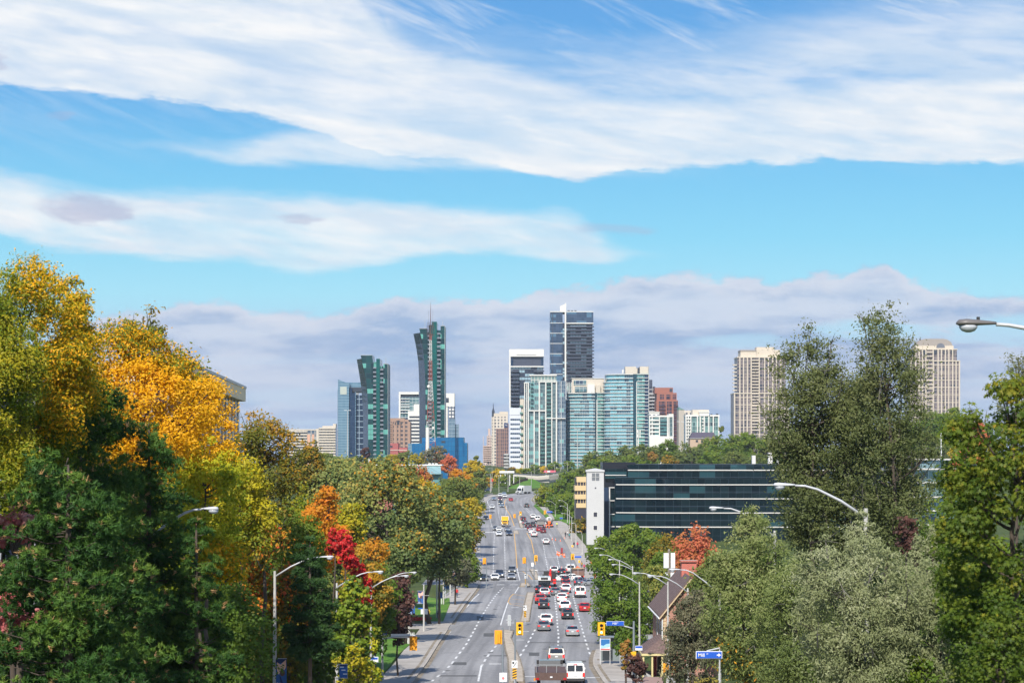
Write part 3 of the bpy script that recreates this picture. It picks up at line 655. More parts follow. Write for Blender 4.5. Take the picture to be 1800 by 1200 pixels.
# --- rounded condos
RG_ = glass('aqua_glass', (.04,.10,.15), (.10,.20,.25), (.26,.36,.41), 1.5, 3.0, .16, .3, c=(.20,.45,.52), cfrac=.38, metal=.25, vcoh=.6)
RD_ = glass('deep_aqua_glass', (.01,.05,.08), (.02,.09,.12), (.03,.08,.12), 2.4, 3.0, .1, .2, metal=.3)
def round_condo(label, x0, xc, xr, x1, ytop, ybase, n, D, step):
    b = Bld('condo_tower', label, x0, x1, D, group='rounded aqua condo pair')
    Rw = b.x(xc) - b.x(x0)
    arc = lambda k, off=0: [(b.x(xc) - (Rw + off) * math.sin(t), 9 - (9 + off) * math.cos(t)) for t in [PI/2 * i / 14 for i in range(15)][::-1]]
    a0 = arc(0); pts = a0 + [(b.x(xc), 26), (b.x(x0), 26)]
    b.poly('glass_drum', pts, ytop + step, None, RG_)
    ins = [(p[0]*.93 + b.x(xc)*.07, p[1] + 1.2) for p in a0]
    b.poly('upper_drum', ins + [(b.x(xc), 25), (b.x(x0)*.93, 25)], ytop, ytop + step - .01, RG_)
    b.poly('dark_joint', [(b.x(xc) + .05, 2.6), (b.x(xr), 2.6), (b.x(xr), 25), (b.x(xc) + .05, 25)], ytop, None, RD_)
    b.poly('glass_bay', [(b.x(xr) + .05, .2), (b.x(x1), 1.2), (b.x(x1), 26), (b.x(xr) + .05, 26)], ytop - .5, None, glass('aqua_bay_glass', (.03,.11,.14), (.2,.5,.46), (.35,.45,.46), 3.2, 3.0, .2, .3, metal=.2))
    ring = arc(0, .9)
    b.rings('floor_slab', ring + [(b.x(xc) + .3, 24), (b.x(x0) - .5, 24)], ytop + step, ybase, n, .42, SLAB)
    b.rings('floor_slab', [(p[0]*.93 + b.x(xc)*.07 , p[1] + .4) for p in ring] + [(b.x(xc) + .2, 23), (b.x(x0)*.92, 23)], ytop, ytop + step, 2, .5, SLAB)
    b.slabs('floor_slab', xr, x1, ytop, ybase, n + 2, -.3, 2, .4, SLAB)
    MB().box(b.x(xr) - .4, b.x(xr) + .1, .0, 2.4, 0, b.z(ytop + step)).build('white_pier', SLAB, b.root)
    return b
b = round_condo('shorter rounded aqua glass condo with beige roof blocks', 995, 1046, 1049.5, 1063, 690, 836, 22, 1560, 12)
b.box('penthouse', 1006, 1063, 664.5, 690, 8, 24, CREAM); b.box('penthouse_window', 1009, 1031, 667, 676, 7.6, 8, GL); b.box('roof_block', 1033, 1046, 675, 689.5, 5, 7.9, WHITEC); b.box('roof_block', 1048, 1056, 676, 689.5, 5, 7.9, CREAM); b.box('penthouse_window', 1011, 1032, 679, 688, 7.4, 7.99, GL); b.box('roof_cap', 1005, 1063, 663.6, 664.4, 7.5, 24, WHITEC)
MB().box(b.x(1036.5), b.x(1039), 2, 4, b.z(690), b.z(686)).build('roof_vent', WHITEC, b.root)
b.box('rear_wall', 997, 1006, 672, 700, 10, 24, GG); b.piers('rear_pier', [997.5, 1001, 1005], 1, 671, 700, 9.4, 10, WHITEC)
b = round_condo('taller rounded aqua glass condo topped by a beige mechanical block', 1063, 1113, 1119.5, 1140, 657, 836, 27, 1540, 14)
b.box('penthouse', 1100, 1119, 643.5, 656.8, 6, 20, CREAM); b.box('penthouse', 1125.5, 1141, 643.5, 656, 5, 20, CREAM); b.box('penthouse_slot', 1119.1, 1125.4, 645.5, 656.5, 8, 19, DARKM); b.box('penthouse', 1119.1, 1121.4, 646, 656.4, 6.4, 8, CREAM)
b.box('roof_vent', 1094, 1096.6, 649, 655.5, 4, 6, WHITEC); b.box('balcony_edge', 1133.5, 1140.5, 658, None, .3, 1.1, NB); b.box('tall_pier', 1139.8, 1141, 643.5, None, .2, 20, GREYC)
# --- grey slab + red granite tower
b = Bld('condo_tower', 'grey balcony tower squeezed between aqua condo and red granite tower', 1141, 1156, 1650)
b.box('wall', 1141, 1152, 679, None, 1, 20, glass('grey_dark_grid', (.03,.035,.06), (.07,.08,.11), (.3,.29,.29), 3.2, 3.1, .4, .9, metal=.2)); b.box('dark_head', 1141, 1147, 667, 679, 2, 19, DARKB); b.box('wall', 1152.1, 1157, 691, None, 1.4, 20, MATS['grey_dark_grid']); b.slabs('balcony', 1140, 1155, 692, 800, 18, -.4, 1, .7, GREYC)
b = Bld('office_tower', 'stepped red granite tower with dark windows', 1148, 1192, 1600)
RGm = glass('red_granite_grid', (.025,.025,.05), (.07,.06,.09), (.24,.09,.07), 3.2, 3.0, .5, .5, metal=.25, rough=.2)
b.box('roof_block', 1152, 1184, 680.5, 691, 6, 24, REDB); b.box('dark_window', 1178, 1183, 682.5, 688, 5.8, 6, DARKM)
b.box('upper_wall', 1155, 1190, 689.9, 703, 3, 24, REDB)
for x0, x1 in ((1160.5,1167.5),(1171,1179.5),(1183,1188.5)): b.box('square_window', x0, x1, 693, 701, 2.8, 3, RGm)
b.box('wall', 1154, 1192, 703.1, None, 1, 24, REDB)
for x0, x1 in ((1158.5,1170),(1172.5,1181),(1184,1191.8)): b.box('window_bay', x0, x1, 705.5, None, .7, 1.0, RGm)
b.slabs('balcony', 1158.5, 1170, 712, 790, 12, -.3, .7, .7, mat('dark_red_rail', (.10,.05,.07), .6)); b.slabs('balcony', 1184, 1192.5, 712, 790, 12, -.3, .7, .7, MATS['dark_red_rail'])
# --- white low condos
b = Bld('condo_block', 'white mid rise condo directly below the red granite tower', 1141, 1184, 1380, cat='condo block')
b.box('glass_wall', 1142, 1183, 731, None, 1.4, 18, GG); b.box('penthouse', 1141, 1159.5, 724.5, 731, 1, 18, glass('penthouse_grid', (.05,.07,.12), (.09,.12,.18), (.62,.62,.6), 3, 4, 1.2, 1.4, metal=.1)); b.box('roof_band', 1141, 1184, 729.8, 732.6, .6, 18, WHITEC); b.box('roof_band', 1140.5, 1160, 723, 724.4, .6, 18, WHITEC); b.box('roof_band', 1176, 1184, 727, 729.6, .6, 18, WHITEC)
b.piers('pier', [1142, 1146.5, 1159.3, 1173.5, 1176, 1183.2], 1.7, 732.7, None, .3, 1.6, WHITEC); b.slabs('balcony', 1143, 1158, 737, 778, 6, 0, 1.4, 1.0, WHITEC); b.slabs('balcony', 1161, 1172, 738, 778, 7, .2, 1.4, .9, mat('teal_rail', (.07,.19,.2), .4))
b.box('podium', 1141, 1183, 766.5, None, -2.5, .2, WHITEC)
b = Bld('apartment_block', 'plain beige slab block with a sloped green roof edge', 1192, 1206, 1500, cat='apartment block')
b.box('wall', 1193, 1203, 720, None, 0, 18, mat('beige_block', (.42,.38,.33), .85)); MB().prism([(b.x(1193),-.2),(b.x(1203),-.2),(b.x(1203),18),(b.x(1193),18)], b.z(720), lambda X, Y: b.z(715) if X < b.x(1200) else b.z(719.5)).build('sloped_roof', mat('verdigris', (.13,.24,.23), .6), b.root)
b.box('rear_wall', 1203.1, 1218, 720.5, None, 5, 18, CGm); b.slabs('balcony', 1203.3, 1206, 726, 780, 9, 2, 5, 1, GREYC)
b = Bld('condo_block', 'white mid rise condo with tall piers nearest the beige twin towers', 1205, 1265, 1420, cat='condo block')
b.box('glass_wall', 1206, 1264, 731, None, 1.6, 18, glass('mint_glass', (.06,.13,.14), (.2,.36,.34), (.3,.4,.4), 1.8, 3.0, .2, .3, c=(.03,.06,.08), cfrac=.12, metal=.2)); b.box('penthouse', 1218, 1247, 719.5, 731, 3, 16, CREAM); b.box('roof_band', 1205, 1228, 728.8, 731.6, .5, 18, WHITEC); b.box('roof_band', 1248, 1265, 728.8, 731.6, .5, 18, WHITEC); b.box('tall_bay', 1229.5, 1246.5, 724.5, 731, .6, 16, WHITEC); b.box('roof_band', 1228.5, 1247.5, 723, 724.5, .2, 16, WHITEC)
b.piers('pier', [1206, 1210, 1214.5, 1226, 1231, 1238, 1246, 1254, 1263.5], 2.0, 731.6, None, .2, 1.8, WHITEC); b.slabs('balcony', 1206.5, 1214, 735, 780, 8, -.3, 1.6, .8, WHITEC); b.slabs('balcony', 1234, 1237, 735, 780, 8, 0, 1.6, .8, WHITEC)
b.box('roof_lamp', 1250, 1253, 727, 728.8, 3, 5, DARKM); b.box('roof_lamp', 1259.5, 1263.5, 726.5, 728.8, 3, 5, DARKM)
b = Bld('house', 'tan house with a dark mansard roof among the hillside trees', 1212, 1262, 1150, cat='house')
b.box('wall', 1213, 1261, 770.5, None, 0, 12, mat('tan_wall', (.46,.34,.25), .85)); MB().prism([(b.x(1212),-.6),(b.x(1262),-.6),(b.x(1262),12.4),(b.x(1212),12.4)], b.z(770.5), b.z(770)).build('eave', WHITEC, b.root)
mb = MB(); q = [(b.x(1213),-.4,b.z(769.9)),(b.x(1261),-.4,b.z(769.9)),(b.x(1261),12,b.z(769.9)),(b.x(1213),12,b.z(769.9)),(b.x(1218),3,b.z(759.5)),(b.x(1255),3,b.z(759.5)),(b.x(1255),9,b.z(759.5)),(b.x(1218),9,b.z(759.5))]
mb.add(q, [(3,2,1,0),(4,5,6,7),(0,1,5,4),(1,2,6,5),(2,3,7,6),(3,0,4,7)]); mb.build('roof', mat('slate_purple', (.07,.06,.09), .8), b.root)
b.box('window', 1223, 1227, 773, 777, -.1, 0, DARKM); b.box('window', 1232, 1236, 773, 778, -.1, 0, DARKM)
# --- beige twin towers in the east
BT = glass('beige_tower_windows', (.10,.085,.10), (.16,.135,.15), (.33,.28,.26), 2.6, 3.1, .35, .5, c=(.05,.055,.08), cfrac=.25, metal=.12, rough=.35)
BW = mat('beige_tower_wall', (.56,.49,.40), .8, noise=.05, scale=.3)
def beige(label, x0, x1, ytop, ymid, ylow, D, dome):
    b = Bld('apartment_tower', label, x0, x1, D, cat='apartment tower', group='beige twin towers'); w = x1 - x0
    b.box('lower_wall', x0 + .6, x1 - .6, ylow, None, 1.0, 30, BT); b.box('upper_wall', x0 + w*.07, x1 - w*.06, ymid, ylow, 1.6, 28, BT)
    b.box('cornice', x0, x1, ylow - 1, ylow + .9, .1, 30.3, BW); b.box('cornice', x0 + w*.06, x1 - w*.05, ymid - 1.1, ymid + .6, .6, 28.3, BW)
    ks = [0, .1, .17, .24, .31, .46, .56, .63, .71, .78, .86, .93, 1.0]
    for i, k in enumerate(ks):
        px = x0 + 1.2 + (w - 2.4) * k; inside = .08 < k < .93
        b.box('pier', px - 1.0, px + 1.0, (ymid + .7 if inside else ylow + 1), None, .3, 1.7, BW)
    for i in range(9): b.box('spandrel', x0 + 1, x1 - 1, ylow + 7 + i*13, ylow + 8 + i*13, .6, 1.1, BW)
    b.slabs('balcony', x0 + w*.33, x0 + w*.45, ymid + 4, 760, 24 if not dome else 20, -.3, 1.2, 1.0, BW)
    b.slabs('balcony', x0 - 1.4, x0 + w*.06, ymid + 12, ylow, 8, 2, 6, 1.0, BW)
    if not dome:
        b.box('penthouse', x0 + w*.13, x0 + w*.42, ytop + 8, ymid - 1.2, 4, 24, BW); b.box('penthouse', x0 + w*.42, x0 + w*.85, ytop + 5, ymid - 1.2, 6, 24, BW); b.box('roof_box', x0 + w*.43, x0 + w*.75, ytop, ytop + 5, 8, 22, BW)
        b.box('penthouse_roof', x0 + w*.125, x0 + w*.42, ytop + 5.5, ytop + 7.9, 3.6, 24, mat('taupe_roof', (.32,.28,.25), .8))
    else:
        b.box('penthouse', x0 + w*.12, x1 - w*.12, ytop + 13, ymid - 1.2, 3, 24, BW)
        pts = [(x0 + w*(.5 + .36*math.cos(PI*i/12)), ytop + 13 - 12*min(1, 1.25*math.sin(PI*i/12))) for i in range(13)]
        mb = MB(); r0 = [(b.x(px), 3.2, b.z(py)) for px, py in pts]; mb.loft([r0, [(p[0], 20, p[2]) for p in r0]]); mb.build('domed_roof', mat('taupe_roof', (.32,.28,.25), .8), b.root)
        ax = x0 + w*.62; mb = MB(); mb.add([(b.x(ax) + 4.2*math.cos(t*PI/10), 2.8, b.z(ytop + 17) + 4.5*math.sin(t*PI/10)) for t in range(11)], [list(range(11))[::-1]]); mb.build('arched_window', mat('window_grey', (.14,.15,.18), .4), b.root)
        for k in (.3, .5, .7, .85): b.box('penthouse_window', x0 + w*k - 3, x0 + w*k + 3, ymid + 1.4, ymid + 8, .9, 1.7, DARKM)
    return b
beige('wide beige apartment tower with a stepped boxy top', 1290, 1387, 609, 628, 691, 1850, False)
beige('beige apartment tower with a domed roof seen past the tall willow', 1600, 1688, 594, 614, 634, 1900, True)

# --- dark glass office block beside the road
DGM = glass('black_mirror_glass', (.004,.016,.026), (.014,.038,.052), (.012,.028,.044), 2.3, 2.1, .07, .05, c=(.035,.105,.135), cfrac=.13, rough=.02, metal=.5, bright=0)  # pane tints carry painted reflections: blue for sky, greenish for trees
b = Bld('office_block', 'long dark mirrored glass office block with white horizontal bands', 1062, 1580, 590, zb=prof(590) - 2, cat='office block')
yr = 815; ybot = 960
def curve_front(px): return 0.0 + 9.0 * ((1200 - px) / 100) ** 2 * .35 if px < 1200 else 0.0
def office_body(b, name, x0, x1, pt, pb, off, m, n=18, back=28):
    pts = [(b.x(x0 + (x1 - x0) * i / n), curve_front(x0 + (x1 - x0) * i / n) - off) for i in range(n + 1)]
    return b.poly(name, pts + [(b.x(x1), back), (b.x(x0), back)], pt, pb, m)
SILV = mat('silver_band', (.62,.60,.58), .35, metal=.1, noise=.04)
office_body(b, 'glass_body', 1082, 1580, 841, None, 0, DGM)
office_body(b, 'glass_upper_storey', 1105, 1580, 816, 840.9, -1.5, DGM)
b.box('dark_stair_wall', 1062, 1120, 812, None, 9, 26, mat('black_panel', (.012,.014,.022), .25, noise=.05)); b.box('blue_wall', 1063, 1072, 857, None, 7.5, 9, mat('navy_panel', (.015,.035,.08), .4))
b.box('low_glass', 1072.1, 1081.9, 857, None, 5.5, 9, DGM); b.box('glass_link', 1066, 1104, 824, 840.9, 7.6, 9, DGM)
for i, y_ in enumerate((826, 851.5, 876.2, 901, 925.8)):
    office_body(b, 'white_band', (1105, 1084, 1084, 1084, 1084)[i], 1580.2, y_ - .9, y_ + .9, .35 if i else -1.1, SILV)
for y_ in (838.9, 864, 889, 914): office_body(b, 'thin_mullion', 1084, 1580.1, y_ - .2, y_ + .2, .06, mat('dark_mullion', (.06,.09,.14), .5))
b.box('white_corner_column', 1082, 1085, 853, None, 4.6, 5.4, SILV); b.box('white_corner_column', 1072, 1074, 857, None, 5.0, 5.5, SILV)
for y_ in (835, 857, 880, 904, 926): b.box('white_ledge', 1066 if y_ < 850 else 1072, 1103 if y_ < 850 else 1082, y_ - .7, y_ + .7, 4.9 if y_ > 850 else 7.2, 7.6, SILV)
office_body(b, 'roof_edge', 1119, 1580.3, 815, 815.9, -1.4, DARKM)
for x0, x1, yy, h in ((1328,1334,800,14),(1357,1364,794,20),(1373,1375,800,14)): b.box('roof_vent', x0, x1, yy, 815, 8, 10, WHITEC)
b2 = Bld('office_block', 'glass office wing with brighter painted reflections and white bands behind the roadside willows', 1570, 1722, 560, zb=prof(560) - 1, cat='office block')
b2.box('glass_body', 1570, 1720, 806, None, 0, 30, glass('mirror_wing_glass', (.02,.05,.08), (.10,.2,.26), (.1,.15,.2), 2.3, 2.1, .08, .1, c=(.3,.45,.5), cfrac=.25, rough=.05, metal=.6))  # this wing's brighter reflection is put into the pane colours
for y_ in (807, 824, 848, 873, 897, 922): b2.box('white_band', 1569.8, 1720.3, y_ - 1.3, y_ + 1.3, -.4, 30.2, SILV)
# --- pale elevator tower
b = Bld('stair_tower', 'pale grey windowed tower at the corner of the dark glass office', 1030, 1063, 582, zb=prof(582) - .5, cat='tower')
TW = mat('pale_grey_render', (.50,.50,.51), .85, noise=.05, scale=.5); SIDE = mat('render_side', (.48,.48,.49), .85, noise=.05)
b.box('shaft', 1031.5, 1061.5, 829, None, 0, 5.4, TW); b.box('cap', 1030, 1062.6, 826.5, 829, -.25, 5.7, TW)
MB().prism([(b.x(1030),-.25),(b.x(1062.6),-.25),(b.x(1062.6),5.7),(b.x(1030),5.7)], b.z(826.5), lambda X, Y: b.z(825.6)).build('roof', TW, b.root)
MB().add([(b.x(1030.4),0,b.z(825.6)),(b.x(1062.2),0,b.z(825.6)),(b.x(1046.5),2.7,b.z(822.6)),(b.x(1062.2),5.4,b.z(825.6)),(b.x(1030.4),5.4,b.z(825.6))], [(0,1,2),(1,3,2),(3,4,2),(4,0,2)]).build('roof_pyramid', TW, b.root)
WN = mat('window_dark', (.05,.05,.07), .2, noise=.05); FR = mat('window_frame_white', (.62,.62,.6), .6, noise=.02)
def window(b, x0, x1, y0, y1, y=-.06):
    f = b.box('window', x0, x1, y0, y1, y, .05, FR); b.box('pane', x0 + .9, x1 - .9, y0 + .9, y1 - .9, y - .03, y, WN, f); return f
window(b, 1042.5, 1050.5, 899, 908.5); window(b, 1042.5, 1050.5, 922.5, 931.5)
for x0 in (1040.5, 1047.3): 
    for y0 in (831.5, 838.2): b.box('window_pane', x0, x0 + 6, y0, y0 + 6, -.05, .02, mat('pane_grey', (.16,.17,.19), .3))
for (x0,x1,y0,y1) in ((1046.5,1047.2,829.8,846),(1038.8,1055,837.6,838.1)): b.box('window_cross', x0, x1, y0, y1, -.12, .02, FR)
b.box('vent', 1045.6, 1048, 856, 858.5, -.05, .02, WN)
# --- tan banded block
b = Bld('office_block', 'tan banded block tucked behind the pale grey tower', 1010, 1040, 640, zb=prof(640) - 1, cat='office block')
b.box('wall', 1011.5, 1040, 840, None, .5, 12, WN)
for y0, y1, x0 in ((838, 847, 1013.5), (853, 862, 1010.5), (868.5, 877, 1010.5), (884, 892, 1013)): b.box('tan_band', x0, 1040, y0, y1, 0 if x0 < 1012 else .2, 12.2, TAN)
for x0 in (1015, 1020, 1025, 1029): b.box('window_post', x0, x0 + .8, 845, 884, .3, .5, TAN)
# --- beige office at top west, seen through the yellow trees
bx = thing('office_block', 'beige topped office block poking out behind the yellow trees', 'office block', (Xp(432, 240), 240, prof(240) + 1), math.atan2(-3.0, 60) * -1)
bz = bx.location.z; ztop = Zp(683.5, 240) - bz; zlow = Zp(705.5, 240) - bz
MB().box(-20, 0, -60, 0, zlow, ztop).build('fascia', mat('beige_fascia', (.80,.68,.46), .85, noise=.03), bx)
MB().box(-19.4, -.7, -59.3, -.7, 0, zlow - .01).build('dark_glazing', glass('office_dark', (.012,.015,.04), (.03,.035,.08), (.3,.3,.32), 1.5, 9, .2, .1, metal=.3), bx)
MB().box(-20.1, .1, -60.1, .1, ztop + .01, ztop + .3).build('roof_trim', WHITEC, bx)
for i in range(15): MB().box(-.69, -.6, -3.2 - i*3.9, -3.0 - i*3.9, 0, zlow - .02).build('mullion', WHITEC, bx)
# --- teal roofed low building
b = Bld('school_building', 'long low building with a teal glazed roof above the treetops', 600, 778, 700, cat='building')
b.box('brick_wall', 600, 700, 818, None, 0, 20, mat('red_brick_far', (.32,.12,.09), .85)); b.box('parapet', 600, 700, 816.2, 817.9, -.2, 20, WHITEC)
b.box('wall', 690, 775, 832, None, -1, 20, mat('teal_wall', (.10,.25,.27), .5)); 
mb = MB(); mb.add([(b.x(690),-3,b.z(832)),(b.x(776),-3,b.z(832)),(b.x(774),2,b.z(818)),(b.x(690),2,b.z(818)),(b.x(776),-3,b.z(833)),(b.x(690),-3,b.z(833))], [(0,1,2,3),(5,4,1,0)]); mb.build('glazed_roof', glass('teal_roof', (.22,.36,.38), (.27,.42,.43), (.16,.27,.29), 2.8, 50, .35, .1, metal=.1, rough=.3), b.root)
b.box('ridge_band', 689, 776.5, 816, 818, 1.5, 20, WHITEC); b.box('chimney', 645.5, 648.5, 804.5, 817, 6, 7, GREYC); b.box('chimney', 634.5, 637, 813, 817, 6, 7, mat('red_brick_far', (.3,.1,.08)))
for x0 in (752, 758, 764): b.box('roof_unit', x0, x0 + 4, 813.8, 816, 5, 7, WHITEC)
b.box('window_band', 742, 760, 834, 840, -1.2, -1, WN)
# ---------------------------------------------------------------- vegetation
def leafmat(name, stops, trans=.38, rough=.55, satvar=.0):
    """colour runs along the leaf attribute 't' (a leaf's own hue), light does the rest"""
    m, nt, out = nodes_of(name)
    at = N(nt, 'ShaderNodeAttribute'); at.attribute_name = 't'
    cr = N(nt, 'ShaderNodeValToRGB'); L(nt, at.outputs['Fac'], cr.inputs[0])
    el = cr.color_ramp.elements
    while len(el) < len(stops): el.new(.5)
    for i, (p, c) in enumerate(stops): el[i].position = p; el[i].color = rgba(c)
    d = N(nt, 'ShaderNodeBsdfDiffuse'); t = N(nt, 'ShaderNodeBsdfTranslucent'); g = N(nt, 'ShaderNodeBsdfGlossy'); g.inputs['Roughness'].default_value = rough; g.inputs[0].default_value = (.5,.5,.5,1)
    L(nt, cr.outputs[0], d.inputs[0]); L(nt, cr.outputs[0], t.inputs[0])
    a = N(nt, 'ShaderNodeMixShader'); a.inputs[0].default_value = trans; L(nt, d.outputs[0], a.inputs[1]); L(nt, t.outputs[0], a.inputs[2])
    b = N(nt, 'ShaderNodeMixShader'); b.inputs[0].default_value = .025; L(nt, a.outputs[0], b.inputs[1]); L(nt, g.outputs[0], b.inputs[2])
    L(nt, b.outputs[0], out.inputs[0]); return m
LM = {
 'gold':   leafmat('gold_leaves',   [(0,(.16,.19,.006)),(.2,(.50,.33,.008)),(.5,(.80,.42,.008)),(.8,(.88,.48,.010)),(1,(.80,.32,.01))]),
 'olivegold': leafmat('olive_gold_leaves', [(0,(0.066,0.125,0.010)),(.35,(0.171,0.224,0.012)),(.6,(0.424,0.343,0.015)),(.8,(0.518,0.449,0.015)),(1,(0.518,0.449,0.012))]),
 'lime':   leafmat('lime_leaves',   [(0,(0.086,0.153,0.011)),(.35,(0.246,0.319,0.013)),(.6,(0.467,0.437,0.017)),(.8,(0.569,0.514,0.017)),(1,(0.569,0.426,0.013))]),
 'green':  leafmat('green_leaves',  [(0,(0.053,0.107,0.014)),(.4,(0.107,0.183,0.017)),(.75,(0.188,0.244,0.021)),(1,(0.463,0.335,0.023))]),
 'rustygreen': leafmat('rusty_green_leaves', [(0,(0.066,0.095,0.014)),(.45,(0.159,0.158,0.017)),(.68,(0.452,0.237,0.018)),(.85,(0.619,0.347,0.025)),(1,(0.619,0.252,0.025))]),
 'maple':  leafmat('sage_maple_leaves', [(0,(0.070,0.126,0.039)),(.4,(0.149,0.201,0.058)),(.7,(0.299,0.306,0.077)),(.88,(0.539,0.421,0.097)),(1,(0.634,0.497,0.115))]),
 'orange': leafmat('orange_leaves', [(0,(.30,.20,.015)),(.35,(.6,.26,.015)),(.7,(.72,.20,.02)),(1,(.62,.09,.03))]),
 'coral':  leafmat('coral_leaves',  [(0,(0.147,0.176,0.026)),(.3,(0.386,0.198,0.039)),(.6,(0.570,0.176,0.078)),(1,(0.607,0.132,0.091))]),
 'red':    leafmat('red_leaves',    [(0,(.16,.09,.015)),(.25,(.42,.03,.02)),(.6,(.62,.02,.025)),(1,(.78,.10,.09))]),
 'purple': leafmat('purple_leaves', [(0,(0.042,0.023,0.021)),(.5,(0.098,0.046,0.039)),(1,(0.196,0.091,0.065))]),
 'willow': leafmat('willow_leaves', [(0,(0.072,0.096,0.035)),(.5,(0.132,0.160,0.051)),(.85,(0.211,0.218,0.088)),(1,(0.329,0.257,0.088))]),
 'silver': leafmat('silver_leaves', [(0,(0.151,0.180,0.077)),(.5,(0.281,0.313,0.145)),(.85,(0.432,0.447,0.269)),(1,(0.582,0.570,0.414))]),
 'sagegreen': leafmat('sage_green_leaves', [(0,(0.092,0.138,0.039)),(.5,(0.184,0.229,0.065)),(.85,(0.316,0.343,0.131)),(1,(0.474,0.434,0.209))]),
 'grey':   leafmat('grey_olive_leaves', [(0,(0.066,0.075,0.042)),(.5,(0.133,0.139,0.077)),(1,(0.265,0.235,0.143))]),
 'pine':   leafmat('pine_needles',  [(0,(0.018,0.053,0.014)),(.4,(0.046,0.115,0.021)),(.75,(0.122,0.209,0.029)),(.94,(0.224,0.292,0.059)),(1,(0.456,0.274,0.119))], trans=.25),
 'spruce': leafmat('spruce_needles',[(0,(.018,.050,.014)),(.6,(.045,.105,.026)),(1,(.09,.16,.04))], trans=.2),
 'amap':   leafmat('east_maple_leaves', [(0,(.028,.060,.008)),(.4,(.07,.12,.012)),(.7,(.15,.19,.016)),(.88,(.30,.26,.02)),(1,(.55,.26,.03))]),
 'vine':   leafmat('vine_leaves',   [(0,(0.069,0.126,0.015)),(.5,(0.188,0.268,0.020)),(.85,(0.479,0.450,0.026)),(1,(0.612,0.552,0.039))]),
 'pinky':  leafmat('pink_leaves',   [(0,(.3,.05,.05)),(.5,(.55,.16,.16)),(1,(.75,.45,.40))]),
 'hill':   leafmat('hill_leaves',   [(0,(0.066,0.106,0.027)),(.5,(0.134,0.181,0.038)),(.85,(0.247,0.257,0.046)),(1,(0.474,0.332,0.060))]),
 'yellow': leafmat('yellow_leaves', [(0,(.18,.19,.015)),(.4,(.42,.33,.02)),(.8,(.7,.45,.02)),(1,(.75,.36,.02))]),
 'dead':   leafmat('grey_twig_leaves', [(0,(.10,.08,.05)),(1,(.2,.16,.11))]),
}
BARK = mat('bark', (.075,.058,.045), .95, noise=.3, scale=3); BARKG = mat('grey_bark', (.16,.145,.13), .95, noise=.25, scale=3)

def unit(r, n):
    v = r.normal(size=(n, 3)); return v / np.linalg.norm(v, axis=1, keepdims=True)
def leafmesh(name, P, Nn, L_, Wd, t, m, r, long_dir=None, shape='kite'):
    """one small face per leaf: P centre, Nn normal, L_ length, Wd width"""
    n = len(P)
    Nn = Nn / (np.linalg.norm(Nn, axis=1, keepdims=True) + 1e-9)
    A = unit(r, n) if long_dir is None else long_dir
    A = A - (A * Nn).sum(1, keepdims=True) * Nn; A /= (np.linalg.norm(A, axis=1, keepdims=True) + 1e-9)
    B = np.cross(Nn, A)
    L_ = np.broadcast_to(np.asarray(L_), (n,))[:, None]; Wd = np.broadcast_to(np.asarray(Wd), (n,))[:, None]
    if shape == 'maple':   # star-shaped seven point leaf
        ks = [(-.5, 0), (-.12, -.13), (-.24, -.5), (.04, -.2), (.28, -.52), (.2, -.12), (.55, 0), (.2, .12), (.28, .52), (.04, .2), (-.24, .5), (-.12, .13)]
    elif shape == 'tri':
        ks = [(-.5, -.5), (.5, 0), (-.5, .5)]
    else:
        ks = [(-.5, 0), (.05, -.5), (.5, 0), (.05, .5)]
    k = len(ks)
    V = np.empty((n, k, 3))
    for i, (a, b) in enumerate(ks): V[:, i] = P + A * L_ * a + B * Wd * b + (Nn * Wd * .12 if b else 0)
    me = bpy.data.meshes.new(name)
    me.vertices.add(n * k); me.vertices.foreach_set('co', V.reshape(-1).astype(np.float32))
    me.loops.add(n * k); me.loops.foreach_set('vertex_index', np.arange(n * k, dtype=np.int32))
    me.polygons.add(n); me.polygons.foreach_set('loop_start', (np.arange(n) * k).astype(np.int32)); me.polygons.foreach_set('loop_total', np.full(n, k, dtype=np.int32))
    at = me.attributes.new('t', 'FLOAT', 'FACE'); at.data.foreach_set('value', np.clip(t, 0, 1).astype(np.float32))
    me.materials.append(m); me.update(calc_edges=True)
    return me
def lump(r, k=7):
    d = unit(r, k); a = r.uniform(.5, 1, k)
    def f(u):
        s = np.zeros(len(u))
        for i in range(k): s += a[i] * np.exp(-((u - d[i]) ** 2).sum(1) / .35)
        return s / s.max() if s.max() > 0 else s
    return f
def bez(a, b, sag, n=5):
    a, b = Vector(a), Vector(b); out = []
    for i in range(n + 1):
        t = i / n; p = a.lerp(b, t); p.z += sag * 4 * t * (1 - t); out.append(p)
    return out
TREES = []
